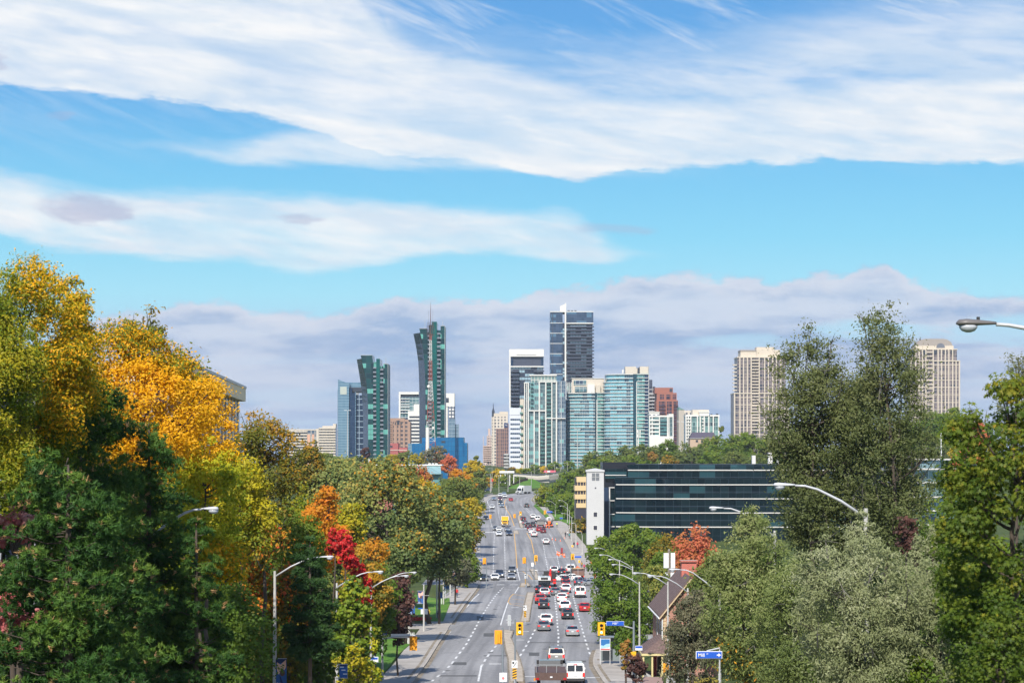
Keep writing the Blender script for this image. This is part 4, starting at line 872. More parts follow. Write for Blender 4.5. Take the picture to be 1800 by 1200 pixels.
def tree(px, ytop, ybot, hw, D, pal, label, name='maple_tree', seed=1, leaf=3.2, dens=1.0, aspect=1.5, K=None, depth=1.0, twig=0.12, flat=.75,
         taper=0.0, shape='kite', vert=.0, droop=0.0, gx=None, cat='tree', group=None, tb=(0, 1), bark=None, bare=0, crsize=.30, tilt=0.0, second=None, low=None):
    """broadleaf tree: crown between photo rows ytop and ybot, half width hw pixels, at distance D"""
    r = np.random.default_rng(seed * 131 + 17)
    s = F / D; X = Xp(px, D) if gx is None else gx
    zt, zb = Zp(ytop, D), Zp(ybot, D); R = hw / s; H = (zt - zb) / 2; zc = (zt + zb) / 2
    g = min(ground(X, D), zb - .8) if low is None else low
    root = thing(name, label, cat, (X, D, g), 0, group)
    cz = zc - g; Hh = H
    K = int((K or 60) * 1.5)
    u = unit(r, K); lf = lump(r, 8); amp = .62 + .42 * lf(u)
    rad = r.uniform(.35, 1.0, K) ** .5
    tz = u[:, 2] * rad * amp
    k = 1 - taper * np.clip((tz + 1) / 2, 0, 1)
    cr = crsize * min(R, Hh) * r.uniform(.55, 1.35, K)
    C0 = np.stack([u[:, 0] * rad * amp * k * (R - cr*.6) + tilt * tz * R, u[:, 1] * rad * amp * k * depth * R * .9, cz + tz * (Hh - cr*.5)], 1)
    # fit the cluster cloud to the measured outline
    top = (C0[:, 2] + cr * flat * .85).max(); bot = (C0[:, 2] - cr * flat * .6).min()
    C0[:, 2] = (C0[:, 2] - bot) / (top - bot) * 2 * Hh + cz - Hh
    zr = (C0[:, 2] - (cz - Hh)) / (2 * Hh)
    xr_, xl_ = (C0[:, 0] + cr * .75).max(), -(C0[:, 0] - cr * .75).min()
    C0[:, 0] = np.where(C0[:, 0] > 0, C0[:, 0] * R / max(.3*R, xr_), C0[:, 0] * R / max(.3*R, xl_))
    C0[:, 1] *= R / max(.3*R, np.abs(C0[:, 1]).max() + cr.mean()*.7) * min(1, depth)
    # leaves per cluster by area
    Lm = leaf / (1991 / D)                       # leaf length in metres for 'leaf' render pixels
    area_px = PI * (R * 1991 / D) * (Hh * 1991 / D)
    n = int(dens * 11 * area_px / (leaf * leaf / aspect)); n = max(600, min(n, 130000))
    w = cr ** 2; w = w / w.sum(); idx = r.choice(K, n, p=w)
    v = unit(r, n); rr = r.uniform(.0, 1, n) ** .42
    rr = rr * (1 + twig * r.normal(size=n))
    P = C0[idx] + v * (rr * cr[idx])[:, None] * np.array([1, 1, flat])
    if droop: P[:, 2] -= droop * cr[idx] * rr ** 2 * r.uniform(0, 1, n)
    Nn = v * .8 + np.array([-.08, -.45, .5]) + unit(r, n) * .7
    ct = r.uniform(0, 1, K)
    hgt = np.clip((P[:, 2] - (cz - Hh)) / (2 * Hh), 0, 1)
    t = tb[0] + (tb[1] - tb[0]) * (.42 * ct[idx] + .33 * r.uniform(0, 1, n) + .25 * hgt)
    ld = None
    if vert: 
        ld = unit(r, n) * (1 - vert) + np.array([0, 0, -1.0]) * vert; Nn = v * .6 + np.array([-.08, -.4, .25]) + unit(r, n) * .7
    L_ = Lm * r.uniform(.7, 1.3, n)
    keep = P[:, 2] > .2
    me = leafmesh('crown', P[keep], Nn[keep], L_[keep], (L_ / aspect)[keep], t[keep], LM[pal], r, None if ld is None else ld[keep], shape)
    o = bpy.data.objects.new('crown', me); C.objects.link(o); o.parent = root
    if second:   # a patch of another colour on the same tree: (palette, fraction, direction, spread)
        pal2, frac, dirn, spread = second
        q = np.array(dirn) / np.linalg.norm(dirn)
        sc = (C0 - C0.mean(0)) / np.array([R, R, Hh]); pick = np.argsort(-(sc @ q))[:max(1, int(K * frac))]
        kk = np.isin(idx, pick) & keep & (r.uniform(0, 1, n) < spread)
        if kk.sum() > 10:
            me2 = leafmesh('turned_leaves', P[kk] + Nn[kk] * Lm * .25, Nn[kk], L_[kk] * 1.1, (L_ / aspect)[kk] * 1.1, r.uniform(0, 1, kk.sum()), LM[pal2], r, None if ld is None else ld[kk], shape)
            o2 = bpy.data.objects.new('turned_leaves', me2); C.objects.link(o2); o2.parent = root
    # trunk and limbs
    mb = MB(); mb.smooth = True
    tr = max(.12, R * .055); top_ = cz + Hh * .45
    pts = [Vector((0, 0, -.3))]; 
    for i in range(1, 6): pts.append(Vector((r.normal() * R * .05, r.normal() * R * .05, top_ * i / 5)))
    mb.tube(pts, [tr * (1 - .14 * i) for i in range(6)], 7)
    order = np.argsort(-cr)[:min(K, 26)]
    for j in order:
        c = C0[j]; h0 = max(.35 * top_, min(top_ * .95, c[2] - np.hypot(c[0], c[1]) * .7))
        i0 = h0 / top_ * 5; a = pts[int(i0)].lerp(pts[min(5, int(i0) + 1)], i0 - int(i0))
        bp = bez(a, c, -.06 * R, 5); w0 = tr * .42
        mb.tube(bp, [w0, w0*.8, w0*.62, w0*.45, w0*.3, w0*.12], 5)
        for q in range(3):
            e = Vector(c) + Vector(unit(r, 1)[0]) * cr[j] * .9; mb.tube([bp[3], (bp[4] + e) / 2, e], [w0*.3, w0*.2, w0*.06], 4)
    mb.build('trunk', bark or BARK, root)
    if bare:
        for q in range(bare):
            mb = MB(); c = C0[r.integers(K)]; e = Vector(c) + Vector(unit(r, 1)[0]) * R * .4 + Vector((0, -R*.3, .3)); w0 = tr*.2
            m_ = Vector(c).lerp(e, .5); mb.tube([Vector(c)*.9, m_, e], [w0, w0*.7, w0*.2], 4)
            for k_ in range(3): mb.tube([m_, m_ + Vector(unit(r,1)[0])*R*.22], [w0*.5, w0*.1], 3)
            mb.build('bare_branch', BARKG, root)
    return root

def conifer(px, ytop, ybot, hw, D, label, seed=1, pal='pine', needle=6.5, dens=1.0, name='pine_tree', cones=True, power=.5, lumpy=.3):
    """pine: whorls of boughs, each a cushion of upturned needle tufts"""
    r = np.random.default_rng(seed * 77 + 5); s = F / D; X = Xp(px, D)
    g = min(ground(X, D), Zp(ybot, D)); root = thing(name, label, 'tree', (X, D, g))
    zt = Zp(ytop, D) - g; zb = max(.6, Zp(ybot, D) - g); R = hw / s; H = zt - zb
    mb = MB(); mb.smooth = True; tr = max(.14, R * .07)
    mb.tube([(0,0,-.3),(0,0,zt*.5),(0,0,zt*.97)], [tr, tr*.6, .03], 7)
    Lm = needle / (1991 / D); px_m = 1991 / D
    prof_w = lambda q: np.clip(1 - q, 0, 1) ** power * np.minimum(1, .75 + q * 2)
    nb = int(60 + 2.2 * H * R)          # boughs
    q = (np.arange(nb) + r.uniform(0, 1, nb)) / nb; q = q * .6 + .4 * (1 - np.sqrt(1 - q)); q[-2:] = (.96, .99)
    a = r.uniform(0, 2*PI, nb); lf = r.uniform(1 - lumpy, 1.08, nb)
    Lb = R * prof_w(q) * lf * np.where(r.uniform(0,1,nb) < .5, r.uniform(.25,.8,nb), 1)
    base = np.stack([np.zeros(nb), np.zeros(nb), zb + H * q], 1)
    d = np.stack([np.cos(a), np.sin(a), np.zeros(nb)], 1)
    tip = base + d * Lb[:, None]; tip[:, 2] += .16 * Lb
    rb = np.clip(.26 * R * (prof_w(q) * .6 + .4), .22, 2.0) * r.uniform(.6, 1.15, nb)
    tip[:, :2] *= np.clip(1 - rb / (R * 1.6), .3, 1)[:, None]
    over = tip[:, 2] + rb * .8 - zt; tip[:, 2] -= np.clip(over, 0, None)
    for k in range(nb):
        m_ = base[k] * .6 + tip[k] * .4; m_[2] -= .08 * Lb[k]
        mb.tube([base[k], m_, tip[k]], [tr*.09*(1-q[k]*.6)+.01, .02, .008], 4)
    inner = r.uniform(0,1,nb) < .22; tip[inner] = base[inner] + d[inner] * (.3 * R); rb[inner] *= 1.5
    area = PI * .6 * R * H * px_m ** 2; nt_ = int(dens * 14 * area / (needle * needle * 2.2)); nt_ = min(nt_, 19000)
    w = rb ** 2; idx = r.choice(nb, nt_, p=w / w.sum())
    v = unit(r, nt_); rr = r.uniform(0, 1, nt_) ** .4
    T_ = tip[idx] + v * (rr * rb[idx])[:, None] * np.array([1, 1, .5]) + d[idx] * (v[:, 2:3] * -.15 * rb[idx][:, None])
    TD = v * .7 + d[idx] * .3 + np.array([0, 0, .8]); TD /= np.linalg.norm(TD, axis=1, keepdims=True)
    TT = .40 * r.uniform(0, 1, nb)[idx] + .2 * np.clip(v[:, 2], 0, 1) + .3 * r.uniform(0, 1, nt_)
    nn = 13; n = nt_ * nn
    dirs = np.repeat(TD, nn, 0) + unit(r, n) * .9; dirs /= np.linalg.norm(dirs, axis=1, keepdims=True)
    ln = Lm * r.uniform(.6, 1.1, n); P = np.repeat(T_, nn, 0) + dirs * (ln * .5)[:, None]
    t = np.repeat(TT, nn) + .1 * r.uniform(0, 1, n)
    if cones: t = np.where(np.repeat(r.uniform(0, 1, nt_) < .03, nn), 1.0, np.minimum(t, .93))
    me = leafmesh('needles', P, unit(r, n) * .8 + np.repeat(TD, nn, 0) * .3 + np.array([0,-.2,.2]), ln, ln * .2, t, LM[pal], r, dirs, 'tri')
    o = bpy.data.objects.new('crown', me); C.objects.link(o); o.parent = root
    mb.build('trunk', BARK, root)
    return root

T = tree
# ---- west side, near
T(40,432,860,140,62,'olivegold','tall olive and gold ash tree at the top left corner',name='ash_tree',seed=1,leaf=3.7,aspect=2.6,K=90,crsize=.24,tb=(0,.8),dens=.62,twig=.3,droop=.4,second=('gold',.3,(1,0,.3),.7))
T(-60,440,900,150,58,'olivegold','olive green ash tree cut by the left edge',name='ash_tree',seed=2,leaf=3.7,aspect=2.4,K=80,crsize=.25,tb=(0,.8),dens=.8,twig=.25)
T(255,545,850,165,78,'gold','broad golden ash tree in full colour beneath the beige office roof',name='ash_tree',seed=3,leaf=3.6,aspect=2.4,K=120,crsize=.2,tb=(.1,1),dens=.85,twig=.3,droop=.4,second=('green',.16,(.35,0,1),.6))
T(145,640,840,85,72,'green','dark green shaded tree between the gold ash and the big pine',name='ash_tree',seed=31,leaf=4,aspect=2.2,K=60,crsize=.26,dens=.8,tb=(0,.7),second=('gold',.2,(-.5,0,.8),.5))
T(250,532,620,48,90,'rustygreen','small olive tuft of ash rising above the golden tree',name='ash_tree',seed=4,leaf=4,aspect=2.2,K=34,crsize=.32,dens=.55,tb=(.0,.75),twig=.3)
T(365,760,1040,75,86,'lime','yellow green ash tree behind the half hidden street lamp',name='ash_tree',seed=5,leaf=4.2,aspect=2.2,K=70,tb=(.1,.95),dens=.9,second=('gold',.3,(.2,0,-1),.6))
T(462,712,1000,80,125,'rustygreen','tall dark olive walnut tree with orange flecks and bare limbs',name='walnut_tree',seed=6,leaf=4.2,aspect=2.6,K=80,tb=(0,.85),dens=.62,twig=.3,bare=10,droop=.5,second=('orange',.2,(-.3,0,-1),.35))
T(420,790,1010,75,110,'olivegold','mixed gold and olive tree behind the small blue spruce',name='walnut_tree',seed=61,leaf=4,aspect=2.4,K=60,tb=(.1,1),dens=.8)
T(8,735,830,36,66,'yellow','pale yellow shrub tip at the left edge above the pink leaves',name='small_tree',seed=7,leaf=4.2,aspect=1.4,K=26,dens=.6,second=('coral',.4,(0,0,1),.4))
T(25,878,1150,52,60,'pinky','pink and red viburnum peeping through the big pine',name='viburnum_shrub',seed=8,leaf=5,aspect=1.6,K=22,dens=.6,cat='shrub')
conifer(140,678,1240,205,66,'tallest dark pine peaking behind the bushy green pine at the lower left',seed=1,pal='pine',needle=6,dens=1,power=.62)
conifer(-20,760,1240,130,64,'dark pine cut by the left edge',seed=11,pal='pine',needle=6,dens=.9,power=.6)
conifer(262,738,1240,150,72,'tall dark pine right of the big pine beside the half hidden lamp',seed=2,pal='pine',needle=5.5,dens=1,power=.6)
conifer(120,800,1260,190,56,'big bushy green pine filling the lower left corner',seed=3,pal='pine',needle=7,dens=.9,power=.6)
conifer(345,906,1240,84,70,'narrow dark pine at the right foot of the pine group',seed=4,pal='pine',needle=5.5,dens=.85)
conifer(436,880,1060,52,136,'small blue green spruce left of the golden brown tree',seed=5,pal='spruce',needle=4.2,name='spruce_tree',dens=1.2,cones=False,power=.8,lumpy=.15)
conifer(545,940,1160,62,118,'dark spruce half hidden behind the rusty tree',seed=6,pal='spruce',needle=4.2,name='spruce_tree',dens=1.2,cones=False,power=.8,lumpy=.15)
T(520,885,1060,60,135,'green','bright green honey locust in the middle of the west slope',name='locust_tree',seed=9,leaf=3.4,aspect=2,K=60,tb=(.2,.9),dens=.9)
T(572,848,1010,50,165,'orange','orange and gold maple on the west slope below the office skyline',seed=10,leaf=3.4,aspect=1.5,K=60,tb=(.0,.75),dens=.9)
T(440,965,1215,50,128,'rustygreen','golden brown linden beside the tallest left street lamp',name='linden_tree',seed=11,leaf=3.4,aspect=1.3,K=80,tb=(0,.8),dens=.9,second=('orange',.4,(0,0,1),.4))
T(510,985,1215,57,130,'rustygreen','rusty edged linden right of the tallest left street lamp',name='linden_tree',seed=12,leaf=3.4,aspect=1.3,K=80,tb=(0,.8),dens=.9,second=('orange',.4,(.4,0,.8),.4))
T(560,1040,1220,58,134,'green','dark leafy beech behind the blue banner',name='beech_tree',seed=13,leaf=3.8,aspect=1.4,K=70,tb=(0,.5),dens=.8)
T(607,928,1002,24,150,'red','scarlet sugar maple between the arched lamps',seed=14,leaf=3.4,aspect=1.4,K=60,crsize=.3,tb=(0,1),dens=.8,tilt=-.6)
T(637,988,1070,20,152,'red','lower red maple branch mass hanging beside the paired lamps',seed=140,leaf=3.2,aspect=1.4,K=34,crsize=.3,tb=(0,.9),dens=.75,tilt=-.6)
T(588,925,975,16,152,'red','small crimson maple top left of the scarlet maple',seed=141,leaf=3.2,aspect=1.4,K=24,dens=.8)
T(640,955,1130,55,195,'rustygreen','green and orange maple behind the scarlet one',seed=15,leaf=3.2,aspect=1.4,K=60,tb=(.1,.95),dens=.9)
T(620,1010,1190,50,132,'vine','tree draped in yellow green climbing vine',name='vine_covered_tree',seed=16,leaf=3.6,aspect=1.2,K=60,crsize=.26,tb=(0,.8),dens=.55,second=('green',.6,(0,1,0),.9))
T(622,1125,1235,40,128,'olivegold','yellow and orange bush under the vine covered tree',name='sumac_bush',seed=17,leaf=3.4,aspect=1.6,K=36,tb=(0,1),dens=.5,cat='shrub')
T(648,1120,1215,26,140,'lime','thin yellow shrub beside the bus stop flag',name='small_tree',seed=18,leaf=3,aspect=1.6,K=26,dens=.5,tb=(0,.9))
T(700,1000,1134,33,215,'purple','dark purple beech drooping over the lawn',name='purple_beech',seed=19,leaf=3,aspect=1.4,K=60,tb=(0,1),dens=1,taper=-.1)
T(660,985,1150,50,200,'green','deep green maple left of the purple beech',seed=20,leaf=3,aspect=1.5,K=60,tb=(0,.7),dens=.9)
# ---- west side, middle: the big sage maples
MG = 'big sage green maples lining the west pavement'
T(590,795,960,70,330,'maple','sage maple with a rounded crown right of the walnut tree',seed=21,leaf=3.0,aspect=1.4,K=90,tb=(0,.95),dens=1,twig=.25,group=MG)
T(675,795,1010,100,290,'maple','largest sage green maple with bronze tips above the red roofed school',seed=22,second=('rustygreen',.3,(.3,-.2,1),.25),leaf=3.2,aspect=1.4,K=130,crsize=.2,tb=(0,1),dens=1,twig=.3,group=MG)
T(755,850,1010,82,300,'maple','sage maple whose skirts overhang the left pavement',seed=23,second=('rustygreen',.3,(.3,-.2,1),.25),leaf=3.2,aspect=1.4,K=100,crsize=.22,tb=(0,.8),dens=1,twig=.3,group=MG)
T(712,920,1028,60,262,'maple','lower sage maple behind the row of blue banners',seed=24,second=('rustygreen',.3,(.3,-.2,1),.25),leaf=3.0,aspect=1.4,K=80,tb=(0,.75),dens=1,group=MG)
T(772,930,1020,46,300,'maple','smaller sage maple over the sloping lawn',seed=25,second=('rustygreen',.3,(.3,-.2,1),.25),leaf=2.8,aspect=1.4,K=70,tb=(0,.8),dens=1,group=MG)
T(800,970,1030,32,345,'grey','greyish shrubby tree beside the guard rail',name='small_tree',seed=26,leaf=2.6,K=50,dens=1)
T(822,960,1030,26,400,'green','round green tree at the crossing corner on the west side',seed=27,leaf=2.5,K=50,dens=1)
T(818,900,975,34,440,'rustygreen','brownish hedge tree behind the paired street lamps',name='small_tree',seed=28,leaf=2.5,K=50,dens=1)
T(795,880,1000,42,400,'hill','mid green tree beside the paired street lamps',seed=281,leaf=2.6,K=60,dens=1)
T(690,812,860,34,430,'coral','coral red maple touching the teal roof',seed=29,leaf=2.5,K=50,dens=1)
T(732,815,870,32,420,'coral','faded coral maple just below the teal roof edge',seed=30,leaf=2.4,K=50,dens=.9,tb=(0,.8))
T(752,840,905,32,410,'yellow','yellow maple below the teal roof',seed=32,leaf=2.4,K=50,dens=.9,tb=(0,.8))
T(720,832,880,30,400,'yellow','yellow orange maple left of the yellow one',seed=33,leaf=2.4,K=50,dens=.9,tb=(.2,1))
T(800,832,905,48,520,'hill','broad plain green tree below the red and orange maples',seed=34,leaf=2.3,K=70,dens=1)
T(830,855,910,26,560,'hill','green roadside tree at the bend on the west side',seed=35,leaf=2.2,K=50,dens=1)
T(820,872,945,34,490,'yellow','bronze yellow tree overhanging the west kerb beyond the crossing',seed=36,leaf=2.3,K=60,dens=1,tb=(0,.75),second=('green',.4,(0,0,-1),.8))
T(780,895,950,34,470,'hill','dull green tree left of the bronze yellow one',seed=361,leaf=2.3,K=50,dens=1)
T(806,822,858,22,640,'orange','bright orange maple top above the plain green tree',seed=37,leaf=2.2,K=44,dens=1,tb=(0,.6))
T(826,836,862,13,650,'orange','small orange maple next to the bend',seed=38,leaf=2.2,K=30,dens=1,tb=(0,.5))
T(812,842,862,16,630,'red','dark red maple under the orange one',seed=39,leaf=2.2,K=30,dens=1,tb=(0,.6))
T(788,795,838,18,820,'coral','brick red maple in front of the blue mirrored box',seed=40,leaf=2.0,K=44,dens=1,tb=(.3,1))
T(765,780,830,26,840,'grey','thin grey leafed tree at the foot of the lattice mast',seed=41,leaf=2.0,K=44,dens=.6,twig=.3)
T(735,792,820,16,860,'yellow','pale yellow green tree under the blue mirrored box',seed=42,leaf=2,K=36,dens=1,tb=(0,.6))
T(712,790,820,18,880,'hill','round green tree left of the pale yellow one',seed=43,leaf=2,K=36,dens=1)
T(690,797,822,14,870,'yellow','yellow green tree under the red podium',seed=44,leaf=2,K=36,dens=1,tb=(0,.5))
T(642,785,806,9,1000,'purple','tiny purple tree at the foot of the shorter teal tower',seed=45,leaf=2,K=24,dens=1)
T(625,800,820,20,950,'hill','low green tree beneath the pale blue office tower',seed=46,leaf=2,K=30,dens=1)
T(660,802,822,18,930,'hill','low green tree beneath the shorter teal tower',seed=47,leaf=2,K=30,dens=1)
T(828,805,850,18,780,'yellow','airy yellow poplar beside the gap of open sky',name='poplar_tree',seed=48,leaf=2.1,K=44,dens=.9,tb=(.1,.8))
T(843,825,875,14,760,'hill','green tree behind the lamps at the bend',seed=49,leaf=2.1,K=40,dens=1)
T(838,800,822,7,900,'hill','slim green poplar tip against the sky gap',name='poplar_tree',seed=50,leaf=2,K=20,dens=.8)
# ---- centre, beyond the bend
for i, (px, yt, yb, hw, D, pal, lab) in enumerate([
 (858,838,868,16,1080,'rustygreen','brownish green tree left of the tall thin poles'), (875,822,850,12,1200,'yellow','ochre tree between the tall thin poles'), (883,835,862,12,1120,'green','dark green shrub tree on the grass bank'),
 (905,836,860,12,1150,'green','deep green tree before the white gantry'), (915,822,835,9,1350,'olivegold','small bronze tree below the white office slab'), (900,820,833,9,1360,'rustygreen','small tree at the foot of the grey balcony block'),
 (940,815,832,11,1350,'green','dark green tree below the cream piered condo'), (925,822,833,10,1340,'green','low green tree left of the cream piered condo base'), (975,810,830,14,1330,'green','dark green tree before the shorter rounded condo'),
 (1000,808,828,12,1320,'green','green tree near the billboard'), (957,818,832,8,1345,'yellow','small yellow bush tree beside the billboard'), (870,850,872,12,1050,'green','shrubby tree behind the bend lamps')]):
    T(px,yt,yb,hw,D,pal,lab,seed=60+i,leaf=1.9,K=30,dens=1)
T(956,848,892,19,820,'olivegold','bronze roadside tree at the inner side of the bend',seed=80,leaf=2.1,K=50,dens=1,tb=(0,.7))
# ---- east hillside wood: each crown a tree
HG = 'green trees of the wooded hillside above the dark office block'
hill = [(985,838,880,22,850,'green'),(1005,825,875,24,860,'green'),(975,862,905,20,760,'green'),(1000,862,915,26,720,'green'),(1028,815,860,26,900,'hill'),(1052,803,850,24,930,'green'),(1080,800,845,22,950,'hill'),
 (1020,870,920,20,680,'green'),(1018,905,945,18,640,'rustygreen'),(1040,790,830,20,1000,'hill'),(1070,788,830,20,1010,'hill'),(1100,780,825,20,1020,'hill'),(1125,776,822,20,1030,'hill'),(1150,782,825,20,1000,'hill'),(1175,770,822,20,1000,'green'),
 (1200,775,825,24,980,'hill'),(1178,798,832,20,900,'rustygreen'),(1225,778,825,22,980,'hill'),(1110,798,830,22,900,'green'),(1140,802,832,22,880,'green'),(1072,806,835,20,880,'green'),
 (1240,768,820,24,990,'green'),(1265,760,822,26,900,'green'),(1295,757,820,28,890,'green'),(1250,790,825,26,820,'green'),(1325,757,822,28,880,'green'),(1290,790,825,26,800,'hill'),(1355,758,825,26,890,'hill'),(1330,795,828,24,790,'hill'),
 (1385,765,830,30,880,'green'),(1420,775,840,34,860,'green'),(1640,715,790,34,860,'green'),(1670,712,800,30,850,'green'),(1600,735,815,32,860,'green'),(1560,770,830,34,820,'hill'),(1700,735,830,34,820,'hill'),(1730,740,830,30,850,'green'),(1650,770,815,34,780,'hill'),(1500,780,835,36,820,'hill'),(1690,780,815,26,760,'yellow'),(1460,785,840,30,800,'hill')]
where = ['above the pale grey tower','behind the tan banded block','along the bend','over the east pavement']
for i, (px, yt, yb, hw, D, pal) in enumerate(hill):
    if px < 1030: lab = 'green tree of the wood between the road bend and the pale grey tower'; gr = 'trees between the bend and the pale tower'
    elif px < 1160: lab = 'green hillside tree under the rounded aqua condos'; gr = 'hillside trees under the aqua condos'
    elif px < 1260: lab = 'green hillside tree around the dark mansard roofed house'; gr = 'hillside trees round the mansard house'
    elif px < 1450: lab = 'green hillside tree above the dark office under the boxy beige tower'; gr = 'hillside trees under the boxy beige tower'
    else: lab = 'green hillside tree below the domed beige tower'; gr = 'hillside trees below the domed tower'
    T(px,yt,yb,hw,D,pal,lab,name='hillside_tree',seed=100+i,leaf=2.1,K=44,dens=1,tb=(0,.9),group=gr,twig=.22)
T(1147,793,812,10,870,'coral','rust orange tree on the hillside above the dark office',seed=160,leaf=2,K=30,dens=.9,tb=(0,.5))
T(1715,735,815,24,420,'coral','coral red tree behind the right edge maple',seed=161,leaf=2.6,K=50,dens=.8,tb=(.2,.9))
T(1268,748,765,5,950,'hill','tiny leafless treetop beside the white condo',seed=162,leaf=1.8,K=12,dens=.5)
T(1690,790,850,22,400,'coral','orange bush in front of the glass office wing',name='small_tree',seed=163,leaf=2.4,K=30,dens=.6,tb=(.3,.8))
# ---- east side, middle
T(1112,915,1010,70,430,'green','large rounded green maple below the glass office corner',seed=164,leaf=2.7,K=110,tb=(.1,.85),dens=1.05,crsize=.22)
T(1055,940,1000,28,455,'green','green maple touching the east pavement by the orange signs',seed=165,leaf=2.5,K=50,tb=(.1,.8),dens=1)
T(1170,932,1045,45,380,'rustygreen','olive brown tree left of the coral maple',seed=166,leaf=2.7,K=60,tb=(.1,.7),dens=1)
T(1225,920,1060,50,300,'coral','coral orange maple behind the white antenna panels',seed=167,leaf=3,K=80,tb=(.1,1),dens=.9,twig=.25)
T(1090,1000,1150,58,262,'green','dark green locust hanging over the east pavement',name='locust_tree',seed=168,leaf=3.0,aspect=2,K=90,tb=(.0,.75),dens=1,crsize=.22,droop=.4)
T(1148,990,1130,44,280,'hill','green locust against the brick house roof',name='locust_tree',seed=169,leaf=3.0,aspect=2,K=70,tb=(.1,1),dens=.9)
T(1098,1100,1152,26,228,'green','dark shrubby tree beside the bus shelter',name='small_tree',seed=170,leaf=3,K=40,dens=.9,tb=(0,.6))
T(1100,1122,1175,11,196,'coral','red leafed shrub behind the low wall',name='burning_bush',seed=171,leaf=3,K=26,dens=.7,cat='shrub',tb=(0,.5))
T(1118,1148,1200,22,188,'purple','dark purple hedge shrub by the porch',name='smoke_bush',seed=172,leaf=3,K=36,dens=1,cat='shrub')
# ---- east side, near: tall willow, silver willows, maple
WG = None
T(1428,556,1010,96,118,'willow','tall wispy dark willow left stem before the glass office',name='willow_tree',seed=180,leaf=3.4,aspect=2.6,K=130,crsize=.26,tb=(0,.95),dens=.42,twig=.55,vert=.3,bare=16)
T(1563,524,1010,100,116,'willow','tallest wispy dark willow with a double pointed top',name='willow_tree',seed=181,leaf=3.4,aspect=2.6,K=150,crsize=.26,tb=(0,.95),dens=.43,twig=.55,vert=.3,bare=20,taper=.12)
T(1490,650,1040,140,121,'willow','broad shadowy lower willow in between the two tall ones',name='willow_tree',seed=182,leaf=3.4,aspect=2.4,K=130,crsize=.2,tb=(0,.8),dens=.75,twig=.35,vert=.2,bare=10)
T(1310,900,1240,92,98,'sagegreen','grey green olive tree behind the second street lamp',name='olive_tree',seed=183,leaf=3.8,aspect=3.0,K=120,crsize=.22,tb=(0,1),dens=.8,twig=.4,vert=.35,bare=10,droop=.6,second=('rustygreen',.1,(-.2,-.5,-1),.2))
T(1218,1030,1235,62,104,'grey','greyish drooping tree in front of the brick house',name='olive_tree',seed=184,leaf=3.4,aspect=2.6,K=90,crsize=.24,tb=(0,1),dens=.8,twig=.35,vert=.3,bare=14,droop=.6)
T(1400,960,1230,90,88,'sagegreen','sage green willow straddling the lamp pole at lower right',name='willow_tree',seed=185,leaf=3.5,aspect=3,K=120,crsize=.22,tb=(0,.9),dens=.8,twig=.4,vert=.35,bare=8,droop=.6)
T(1508,926,1240,122,69,'silver','big silvery willow in the lower right corner',name='willow_tree',seed=186,leaf=3.6,aspect=3.2,K=170,crsize=.19,tb=(0,1),dens=.85,twig=.45,vert=.4,droop=.6,bare=8)
T(1645,962,1240,92,70,'silver','silvery willow with feathery upright tips beside the right maple',name='willow_tree',seed=187,leaf=3.6,aspect=3.2,K=120,crsize=.22,tb=(0,.9),dens=.85,twig=.45,vert=.4,droop=.5,taper=.2)
T(1592,905,975,22,98,'purple','dusky pink flowered shrub top behind the silver willows',name='smoke_bush',seed=188,leaf=3.6,K=36,dens=.6,cat='shrub')
T(1690,760,1060,48,66,'green','slim dark green tree left of the right edge maple',name='elm_tree',seed=189,leaf=4,aspect=1.6,K=60,dens=.6,tb=(.1,.8))
T(1785,650,1290,150,46,'amap','large yellow green maple at the right edge',seed=190,leaf=5.2,aspect=1.0,K=190,crsize=.17,tb=(0,1),dens=1.0,twig=.2,shape='maple')
T(1730,930,1220,80,60,'green','dark ivy leafed thicket under the right edge maple',name='elm_tree',seed=191,leaf=4.2,aspect=1.3,K=80,tb=(.1,.85),dens=.8)
T(1785,615,800,40,90,'willow','thin wispy twigs of a tree rising behind the right edge maple',name='willow_tree',seed=192,leaf=3.4,aspect=3.4,K=60,dens=.28,twig=.6,crsize=.3,tb=(.3,1),vert=.3)
T(1550,1130,1250,130,70,'green','dark leafy hedge along the bottom right',name='hedge_shrub',seed=193,leaf=4,aspect=1.3,K=80,tb=(.1,.8),dens=.7,cat='shrub')
T(1720,1110,1240,60,66,'sagegreen','pale green bush in the bottom right corner',name='olive_bush',seed=194,leaf=3.8,aspect=2.4,K=50,dens=.7,cat='shrub',vert=.3)
T(480,1000,1240,150,175,'green','dense dark green undergrowth tree behind the lindens and the vine',name='beech_tree',seed=200,leaf=3,K=110,tb=(0,.7),dens=.9,aspect=1.4)
T(300,800,1200,150,112,'lime','shaded olive tree behind the pine group',name='ash_tree',seed=201,leaf=3.6,K=90,tb=(0,.6),dens=.8,aspect=1.8)
T(150,640,1000,190,95,'olivegold','olive ash tree deep behind the golden one',name='ash_tree',seed=202,leaf=3.8,K=110,tb=(0,.8),dens=.8,aspect=2.2)
T(590,930,1130,80,215,'hill','plain green tree behind the scarlet maple',seed=203,leaf=2.8,K=90,tb=(0,.9),dens=.9)
T(500,840,1000,70,190,'olivegold','olive tree between the walnut and the orange maple',name='walnut_tree',seed=204,leaf=2.9,K=80,tb=(0,.9),dens=.9)
T(685,890,1028,58,330,'maple','dim sage maple filling in behind the banner row',seed=205,leaf=2.8,K=80,tb=(0,.7),dens=1,group=MG)
T(560,870,1000,60,300,'hill','green tree behind the orange and gold maple',seed=206,leaf=2.8,K=70,tb=(0,.8),dens=1)
T(1260,960,1150,60,210,'hill','green tree standing behind the brick house',seed=207,leaf=3,K=70,tb=(0,.9),dens=.9)
